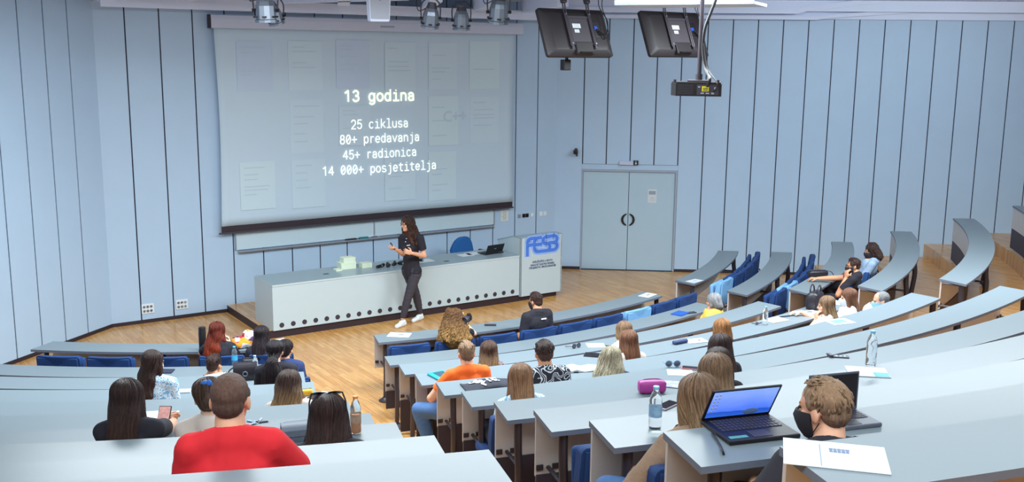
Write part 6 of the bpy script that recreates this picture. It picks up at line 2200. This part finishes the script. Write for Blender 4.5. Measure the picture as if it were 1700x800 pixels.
obj('cloth', bm, mat('black_canvas', srgb(44, 46, 58), .9, var=.15, scale=50, bump=.2), t, 60)
GL.update({'I': [[(.5, 0), (.5, CH)]], 'E': [[(.9, CH), (.2, CH), (.2, 0), (.92, 0)], [(.2, .72), (.8, .72)]], 'J': [[(.8, CH), (.8, .4)] + A_(.45, .4, .35, .4, 0, -150, 8)], 'O': [A_(.5, CH / 2, .44, CH / 2, 0, 360, 18)], 'L': [[(.2, CH), (.2, 0), (.9, 0)]]})
bm = BM()
for s, x, y, adv, ch, wd, rot in (('IE', .0, -.035, .058, .085, .020, 0), ('JOL', -.15, .02, .055, .085, .022, -40)):
    ca, sa = math.cos(R(rot)), math.sin(R(rot))
    def pl(px_, py_, k, x=x, y=y, ca=ca, sa=sa):
        X, Y = x + px_ * ca - py_ * sa, y + px_ * sa + py_ * ca
        return V((X, Y, tote_z(max(.02, min(.98, (X + .2) / .42)), max(.02, min(.98, (Y + .12) / .22))) + .004 + k * .0002))
    def fine(path):
        out = []
        for (ax, ay), (bx, by) in zip(path, path[1:]):
            nn = max(1, int(math.hypot(bx - ax, by - ay) / .12))
            out += [(ax + (bx - ax) * q / nn, ay + (by - ay) * q / nn) for q in range(nn)]
        return out + [path[-1]]
    keep = dict(GL)
    for ch_ in set(s): GL[ch_] = [fine(p_) for p_ in GL[ch_]]
    stroke_text(bm, s, 0, 0, adv, ch, wd, pl)
    GL.update(keep)
obj('lettering', bm, M_PAPER, t)
t = sheet('leaflet', 'white leaflet with a blue picture on the fifth middle desk', 'leaflet', 1394, 534, 5, .27, .19, -18, mark=[(mat('leaflet_blue', srgb(40, 130, 204), .5, var=.5, scale=14, col2=srgb(150, 210, 236)), -.04, .02, .66, .62), (M_GREYINK, .38, -.1, .1, .2)])
phone('dark phone beside the open book on the fifth middle desk', 947, 616.5, 5, 55)
p = on(967, 613, 5); t = thing('open_book', 'thick open notebook with white pages on the fifth middle desk', 'notebook', p, tang(p) + R(-12))
for s, h in ((-1, .022), (1, .012)):
    bm = BM(); prism(bm, [(0, -.085, .002), (s * .15, -.085, .002), (s * .15, -.085, h * .6), (s * .075, -.085, h * 1.25), (0, -.085, .006)], (0, .17, 0)); obj('pages', bm, M_PAPER, t)
bm = BM(); box(bm, (0, 0, .0012), (.31, .18, .002)); obj('cover', bm, M_SHADE, t)
glasses_thing('blue tinted sunglasses beside the white sheet on the sixth middle desk', 1117, 609, 6, -20, mat('frame_blue', srgb(110, 150, 196), .3))
sheet('paper_sheet', 'white sheet of notes on the sixth middle desk', 'paper', 1129, 619, 6, .2, .15, -30)
phone('phone in a pink case on the sixth middle desk beside the white sheet', 1147, 612, 6, 50, case=mat('case_pink', srgb(206, 130, 130), .5))
# seventh and eighth rows
p = on(1082, 652, 7); t = thing('pencil_case', 'magenta zipped pencil case on the seventh middle desk', 'pencil case', p, tang(p) + R(-14))
bm = BM()
rings = []
for x, k in ((-.092, .72), (-.085, .9), (-.05, 1.0), (.05, 1.0), (.082, .9), (.09, .7)):
    rings.append([V((x, .042 * k * math.copysign(abs(math.cos(a)) ** .6, math.cos(a)), .046 + .045 * k * math.copysign(abs(math.sin(a)) ** .7, math.sin(a)))) for a in [2 * math.pi * i / 16 for i in range(16)]])
sweep(bm, rings); obj('body', bm, mat('magenta_leather', srgb(170, 58, 142), .45, var=.1, scale=40, bump=.1), t, 60)
bm = BM(); tube(bm, curve_pts([(-.09, -.0, .07), (-.05, .012, .092), (.05, .012, .092), (.088, 0, .07)], 12), .003, 6); box(bm, (.093, -.005, .055), (.006, .012, .03)); obj('zip', bm, mat('magenta_dark', srgb(120, 36, 100), .5), t)
t = sheet('magazine', 'magazine with a colourful cover on the seventh middle desk by the magenta case', 'magazine', 1118, 639, 7, .2, .14, -38, mat('magazine_cover', srgb(90, 80, 150), .4, var=.8, scale=20, col2=srgb(214, 220, 236)), th=.007)
sheet('small_keyboard', 'thin grey remote keypad on the seventh middle desk', 'keypad', 1392, 592.5, 7, .15, .055, -38, M_SHADE, mark=[(M_GREYINK, -.3 + .2 * i, 0, .1, .7) for i in range(4)], th=.008)
p = on(1378, 592, 7); bm = BM(); box(bm, (0, 0, .012), (.03, .06, .022), None, 0, .008, 2); box(bm, (0, .036, .012), (.014, .018, .008))
solo('usb_dongle', bm, M_SHADE, p, 'small dark dongle beside the grey keypad on the seventh middle desk', 'dongle', None, 40, rz=tang(p) + R(-15))
phone('black phone with pale rim behind the water bottle on the eighth middle desk', 1108, 674, 8, -62, case=mat('case_rose', srgb(206, 190, 200), .4))
bottle('water_bottle', 'clear water bottle by the picture edge on the eighth middle desk', 1445, 607, 8, .235, .034)
sheet('booklet', 'white booklet with a turquoise corner on the eighth middle desk', 'booklet', 1440, 618, 8, .25, .2, -35, mark=[(mat('booklet_cyan', srgb(60, 170, 206), .5), .3, -.28, .36, .4)], th=.006)
# ninth to eleventh rows
bottle('water_bottle', 'large clear water bottle with blue cap and label on the ninth middle desk', 1087, 711, 9, .205, .030, label_m=LBL_BLUE, cap_m=mat('cap_light_blue', srgb(140, 200, 240), .4))
sm = bpy.data.materials.new('desktop_wallpaper'); sm.use_nodes = True
nt_ = sm.node_tree; b_ = nt_.nodes['Principled BSDF']; tc = nt_.nodes.new('ShaderNodeTexCoord'); nz = nt_.nodes.new('ShaderNodeTexNoise'); nz.inputs['Scale'].default_value = 2.2
sx_ = nt_.nodes.new('ShaderNodeSeparateXYZ'); rp = nt_.nodes.new('ShaderNodeValToRGB'); ad = nt_.nodes.new('ShaderNodeMath'); ad.operation = 'MULTIPLY_ADD'; ad.inputs[1].default_value = .35
nt_.links.new(tc.outputs['Generated'], nz.inputs['Vector']); nt_.links.new(tc.outputs['Generated'], sx_.inputs[0]); nt_.links.new(nz.outputs['Fac'], ad.inputs[0]); nt_.links.new(sx_.outputs['Z'], ad.inputs[2])
e = rp.color_ramp.elements; e[0].position = .0; e[0].color = (*srgb(52, 108, 206), 1); e[1].position = 1.15 if False else 1.0; e[1].color = (*srgb(120, 150, 240), 1)
x = e.new(.36); x.color = (*srgb(30, 74, 180), 1); x = e.new(.40); x.color = (*srgb(70, 110, 226), 1)
nt_.links.new(ad.outputs[0], rp.inputs['Fac']); nt_.links.new(rp.outputs[0], b_.inputs['Base Color']); nt_.links.new(rp.outputs[0], b_.inputs['Emission Color']); b_.inputs['Emission Strength'].default_value = .75; b_.inputs['Roughness'].default_value = .2
fl_, fr_, bl_ = at(1213, 741.5, ZT[9]), at(1328, 726.5, ZT[9]), at(1169, 702.5, ZT[9])
ang = R(17); wl = .306; dl = .24; LT = R(-30); LH = .172
ctr = (fl_ + fr_) / 2 + V((-math.sin(ang), math.cos(ang), 0)) * dl / 2
lp1 = laptop('laptop', 'black laptop with a lit blue desktop picture on the tenth middle desk', V((ctr.x, ctr.y, ZT[9])), ang, wl, dl, LH, LT, M_BLACK, M_SHADE, sm)
lid = [o for o in lp1.children if o.name.startswith('screen_lid')][0]
rot = Matrix.Rotation(-LT, 3, 'X'); b0 = V((0, dl / 2 - .004, .018)); upv = rot @ V((0, 0, 1)); nrv = rot @ V((0, -1, 0))
bm = BM()
for i in range(2):
    for j in range(6): box(bm, b0 + upv * (LH * (.86 - .11 * j)) + V((-wl * (.42 - .05 * i), 0, 0)) + nrv * .0062, (.008, .001, .008), rot)
obj('desktop_icons', bm, M_PAPER, lid)
bm = BM(); ellip(bm, b0 + upv * (LH * .2) + V((wl * .18, 0, 0)) + nrv * .0055, (wl * .12, .0012, .018), rot, 14, 6)
obj('picture_shape', bm, mat('picture_pale', srgb(140, 176, 236), .4), lid)
bm = BM()
for xx, cc in ((-.17, srgb(230, 220, 60)), (-.14, srgb(90, 200, 90)), (-.11, srgb(60, 170, 226))): box(bm, (xx * wl / .36 + .02, -dl * .36, .0188), (.026, .022, .0012))
obj('sticker', bm, mat('sticker_green_blue', srgb(150, 210, 90), .5, var=.5, scale=26, col2=srgb(50, 160, 220)), lp1, label='small coloured sticker')
p = at(1200, 740, ZT[9])
bm = BM(); tube(bm, curve_pts([at(1182, 719, ZT[9] + .008) - p, at(1190, 730, ZT[9] + .006) - p, at(1197, 742, ZT[9] + .006) - p, at(1201, 752.5, ZT[9] + .008) - p, at(1203, 763, ZT[9] - .12) - p + V((0, -.05, 0)), at(1203, 775, ZT[9] - .45) - p + V((0, -.07, 0))], 30), .0045, 6)
solo('power_cable', bm, M_BLACK, p, 'black power cable hanging from the laptop with the blue screen', 'cable', None, 40)
hm_ = (at(1338, 693, ZT[9]) + at(1420, 684, ZT[9])) / 2; a2_ = R(17)
c2_ = hm_ - V((-math.sin(a2_), math.cos(a2_), 0)) * .088
laptop('laptop', 'small grey laptop with a dark screen behind the sandy haired person', V((c2_.x, c2_.y, ZT[9])), a2_, .235, .175, .162, R(0), mat('laptop_grey', srgb(98, 102, 114), .4, .4), M_SHADE)
M_LOGOINK = mat('print_blue_grey', srgb(116, 132, 160), .7)
fly = sheet('paper_sheet', 'large white flyer with blue grey logo on the eleventh middle desk', 'paper', 1386, 757, 11, .30, .21, -32, mark=[(M_GREYINK, -.14, -.05, .012, .8)])
bm = BM()
for i in range(5): box(bm, (.02 + .012 * i - .03, .035 - .0 * i, .0042), (.009, .03, .001)); box(bm, (.02 + .012 * i - .03, .035 + .01 * (-1) ** i, .0044), (.012, .006, .001))
obj('logo_print', bm, M_LOGOINK, fly)

# things carried by the people in the middle block
p = at(777, 528, 1.03)
t = thing('video_camera', 'small black video camera held up beside the curly golden hair', 'camera', p, R(160))
bm = BM(); box(bm, (0, 0, 0), (.075, .10, .07), None, 0, .018, 3); obj('body', bm, M_BLACK, t, 40)
bm = BM(); lathe(bm, [(.038, 0), (.042, .02), (.042, .07), (.036, .08), (.03, .06)], 18, (0, .04, .0), (0, 1, 0)); obj('lens', bm, M_SHADE, t, 40)
bm = BM(); lathe(bm, [(.024, -.012), (.026, 0), (.02, .012)], 16, (0, -.03, .04), (0, 0, 1)); obj('viewfinder', bm, M_BLACK, t, 40)
bm = BM(); tube(bm, curve_pts([(.0, -.06, -.03), (.03, -.06, -.12), (.02, -.02, -.22), (.03, .01, -.26)], 16), .004, 6); obj('strap', bm, M_BLACK, t)

# --- across the aisle
p = on(337, 583, 1); bm = BM(); lathe(bm, [(.038, 0), (.042, .004), (.042, .02), (.042, .23), (.040, .234), (.040, .275), (.036, .285), (.01, .286)], 22)
solo('thermos_flask', bm, M_BLACK, p, 'tall black flask standing beside the auburn hair on the front desk across the aisle', 'flask', None, 40)
p = on(408, 576, 1); t = thing('scarf', 'crumpled colourful scarf on the front desk between the auburn and black haired people', 'scarf', p, R(20))
m_sc = bpy.data.materials.new('scarf_print'); m_sc.use_nodes = True; nt_ = m_sc.node_tree; vo = nt_.nodes.new('ShaderNodeTexVoronoi'); vo.inputs['Scale'].default_value = 16; tc = nt_.nodes.new('ShaderNodeTexCoord'); rp = nt_.nodes.new('ShaderNodeValToRGB'); rp.color_ramp.interpolation = 'CONSTANT'
sp_ = nt_.nodes.new('ShaderNodeSeparateColor'); nt_.links.new(tc.outputs['Object'], vo.inputs['Vector']); nt_.links.new(vo.outputs['Color'], sp_.inputs[0]); nt_.links.new(sp_.outputs[0], rp.inputs['Fac']); nt_.links.new(rp.outputs[0], nt_.nodes['Principled BSDF'].inputs['Base Color']); nt_.nodes['Principled BSDF'].inputs['Roughness'].default_value = .85
e = rp.color_ramp.elements; e[0].color = (*srgb(70, 40, 84), 1); e[1].position = .88; e[1].color = (*srgb(110, 50, 100), 1)
for pp_, cc in ((.2, srgb(206, 200, 204)), (.42, srgb(170, 36, 60)), (.52, srgb(222, 140, 40)), (.72, srgb(210, 206, 210))): x = e.new(pp_); x.color = (*cc, 1)
bm = BM()
for c_, r_ in (((0, 0, .05), (.15, .10, .055)), ((-.06, .03, .08), (.09, .07, .05)), ((.05, .03, .13), (.085, .06, .065)), ((.1, -.02, .06), (.08, .08, .06))): ellip(bm, c_, r_)
b2 = remeshed(bm, .012, 2); b2.normal_update()
for v in b2.verts:
    v.co += v.normal * (.022 * noise.noise(v.co * 14) + .012 * noise.noise(v.co * 34)); v.co.z = max(.001, v.co.z)
obj('cloth', b2, m_sc, t, 0)
sheet('paper_sheet', 'white sheet on the front desk across the aisle, at its aisle end', 'paper', 461, 566, 1, .2, .15, 20)
sheet('tablet', 'dark tablet on the second desk across the aisle', 'tablet', 268, 617, 2, .25, .13, -3, M_INK, th=.012)
bottle('water_bottle', 'water bottle with turquoise cap and label behind the black handbag', 390, 607, 2, .22, .032, label_m=LBL_CYAN, cap_m=mat('cap_turquoise', srgb(90, 190, 214), .4))
p = on(408, 629, 3); handbag('shiny black handbag with a round silver clasp across the aisle', p, tang(p) + R(2), .23, .12, .165, M_LEATH, flap=True, handles=False, clasp=True)
bm = BM(); tube(bm, curve_pts([(-.1, 0, .13), (-.15, -.02, .1), (-.17, -.04, .04), (-.13, -.05, .012)], 14), .007, 6)
obj('strap', bm, M_LEATH, [o for o in C.objects if o.get('label', '').startswith('shiny black handbag')][0], 40)
p = on(415, 609, 2); handbag('small matt black bag lying behind the shiny black handbag', p, tang(p), .17, .10, .10, M_BLACK, flap=False, handles=False)
bottle('water_bottle', 'water bottle with white cap between the black handbag and the ponytail', 424, 622, 3, .2, .03, cap_m=mat('cap_pale', srgb(160, 210, 226), .4))
sheet('name_card', 'white folded card with small grey print on the fourth desk across the aisle', 'card', 297, 651, 4, .2, .085, 4, mark=[(M_GREYINK, .0, .25, .10, .16), (M_GREYINK, .0, -.05, .12, .1), (M_GREYINK, .0, -.28, .08, .1)], th=.014)
p = on(271, 648, 4); bm = BM()
for c_, r_ in (((0, 0, .03), (.05, .035, .03)), ((.03, .01, .045), (.03, .03, .03))): ellip(bm, c_, r_)
b2 = remeshed(bm, .008, 1); b2.normal_update()
for v in b2.verts: v.co += v.normal * (.01 * noise.noise(v.co * 40)); v.co.z = max(.001, v.co.z)
solo('cloth_pouch', b2, mat('blue_cloth', srgb(50, 80, 150), .8, var=.3, scale=40, col2=srgb(170, 190, 220)), p, 'crumpled blue cloth beside the white folded card', 'cloth', None, 0)
p = on(508, 657, 5); t = thing('pencil_case', 'yellow pencil case beside the wavy brown hair', 'pencil case', p, tang(p) + R(10))
bm = BM(); box(bm, (0, 0, .03), (.11, .06, .055), None, 0, .022, 3); obj('body', bm, mat('yellow_pouch', srgb(238, 176, 40), .6, var=.06), t, 40)
bm = BM(); tube(bm, [(-.045, 0, .058), (.045, 0, .058)], .003, 6); obj('zip', bm, M_SHADE, t)
sheet('paper_sheet', 'white sheet under the dark phone on the fifth desk across the aisle', 'paper', 531, 658, 5, .2, .15, 35)
phone('dark phone on a white sheet beside the yellow pencil case', 519, 661, 5, -38, lift=.004)
p = on(426, 702, 7); t = thing('key_ring', 'keys and trinkets on the desk beside the red shirt shoulder', 'keys', p, 0.3)
bm = BM(); tube(bm, [(.02 * math.cos(i * math.pi / 8), .02 * math.sin(i * math.pi / 8), .004) for i in range(17)], .002, 6); obj('ring', bm, M_ALU, t)
for a, m_ in ((0, M_SHADE), (60, M_SILVER), (140, LBL_BLUE), (220, M_SILVER)):
    bm = BM(); box(bm, (.045, 0, .006), (.05, .016, .006), None, 0, .002); box(bm, (.02, 0, .006), (.02, .026, .006), None, 0, .002); bm.transform(Matrix.Rotation(R(a), 4, 'Z')); obj('key', bm, m_, t)
p = at(272, 693, ZT[6] + .12)
t = thing('phone', 'phone with a lit red and white picture in the hands at the picture edge', 'phone', p, 0)
rot = Matrix.Rotation(R(-52), 3, 'X') @ Matrix.Rotation(R(10), 3, 'Z')
bm = BM(); box(bm, (0, 0, 0), (.072, .010, .14), rot.inverted() if False else Matrix.Rotation(R(-38), 3, 'X'), 0, .003); obj('body', bm, M_BLACK, t)
bm = BM(); r38 = Matrix.Rotation(R(-38), 3, 'X'); box(bm, r38 @ V((0, -.0058, 0)), (.064, .0012, .13), r38)
ms = mat('phone_picture', srgb(196, 84, 72), .3, var=.6, scale=60, col2=srgb(236, 220, 220)); ms.node_tree.nodes['Principled BSDF'].inputs['Emission Color'].default_value = (.8, .3, .25, 1); ms.node_tree.nodes['Principled BSDF'].inputs['Emission Strength'].default_value = .3; obj('screen', bm, ms, t)
p = on(290, 690, 7); bm = BM(); cyl(bm, (-.03, 0, .012), (.03, 0, .012), .011, n=12); cyl(bm, (.03, 0, .012), (.04, 0, .012), .008, n=12)
solo('correction_roller', bm, M_WHITE, p, 'small white tube on the desk beside the hands with the phone', 'tube', None, 40, rz=1.2)
p = on(262, 690, 7); 
sheet('paper_sheet', 'white sheet on the desk at the picture edge behind the hands with the phone', 'paper', 252, 692, 7, .18, .2, 6)
p = on(499, 727, 8); handbag('soft grey leather bag beside the long dark hair with sunglasses', p, tang(p) + R(6), .20, .12, .085, M_LEATG, flap=True, handles=False)
bottle('juice_bottle', 'juice bottle with orange cap standing on the desk end beside the long dark hair', 591, 719, 8, .205, .028, m=M_CLEAR, label_m=mat('juice_label', srgb(90, 50, 60), .5, var=.8, scale=24, col2=srgb(230, 190, 160)), cap_m=mat('cap_orange', srgb(244, 150, 80), .5), drink=mat('iced_tea', srgb(206, 120, 30), .2), level=.5)
# --- by the door wall
p = on(1357, 459, 3); t = thing('pouch', 'black leather pouch on the third desk by the door wall', 'bag', p, tang(p) + R(-48))
bm = BM(); box(bm, (0, 0, .05), (.30, .12, .095), None, 0, .035, 3); obj('body', bm, M_LEATH, t, 40)
bm = BM(); tube(bm, curve_pts([(-.12, .0, .098), (0, .01, .102), (.12, .0, .098)], 10), .005, 6); obj('zip', bm, M_SHADE, t)
bm = BM(); tube(bm, curve_pts([(.14, 0, .09), (.2, -.03, .07), (.24, -.03, .02), (.25, -.02, .01)], 10), .006, 6); obj('wrist_strap', bm, M_LEATH, t)
sheet('paper_sheet', 'white flyer on the aisle end of the front desk by the door wall', 'paper', 1153, 466.5, 1, .26, .16, -12, mark=[(M_GREYINK, 0, 0, .4, .1)])

# worn things
for o in list(C.objects):
    if o.type == 'EMPTY' and o.get('label', '').startswith('person with long straight dark hair and sunglasses'):
        h = [c for c in o.children if c.name.startswith('hair')][0]
        zs = max(v.co.z for v in h.data.vertices); top = [v.co for v in h.data.vertices if v.co.z > zs - .012]
        c = sum((V(v) for v in top), V((0, 0, 0))) / len(top)
        bm = BM()
        for s in (-1, 1):
            ring = [V((.038 * s + .035 * math.cos(2 * math.pi * i / 20), .034 - .020 * math.sin(2 * math.pi * i / 20), -.002 + .014 * math.sin(2 * math.pi * i / 20))) for i in range(20)]
            a = [bm.verts.new(c + p) for p in ring]; b = [bm.verts.new(c + p + V((0, .006, -.003))) for p in ring]
            bm.faces.new(a); bm.faces.new(b[::-1])
            for i in range(20): bm.faces.new((a[i], a[(i + 1) % 20], b[(i + 1) % 20], b[i]))
            tube(bm, [c + V((.072 * s, .035, -.002)), c + V((.084 * s, -.01, -.03)), c + V((.086 * s, -.05, -.07))], .004, 6)
        obj('sunglasses', bm, M_BLACK, o, 40, label='black sunglasses')
    if o.type == 'EMPTY' and 'blue hair tie' in o.get('label', ''):
        h = [c for c in o.children if c.name.startswith('hair')][0]
        ys = sorted(h.data.vertices, key=lambda v: v.co.z)[-1].co
        bm = BM(); ellip(bm, V(ys) + V((.0, -.055, -.02)), (.024, .014, .014)); ellip(bm, V(ys) + V((.02, -.06, -.02)), (.016, .012, .018))
        obj('hair_tie', bm, mat('hair_tie_blue', srgb(50, 110, 200), .7), o, 0, label='blue hair tie')
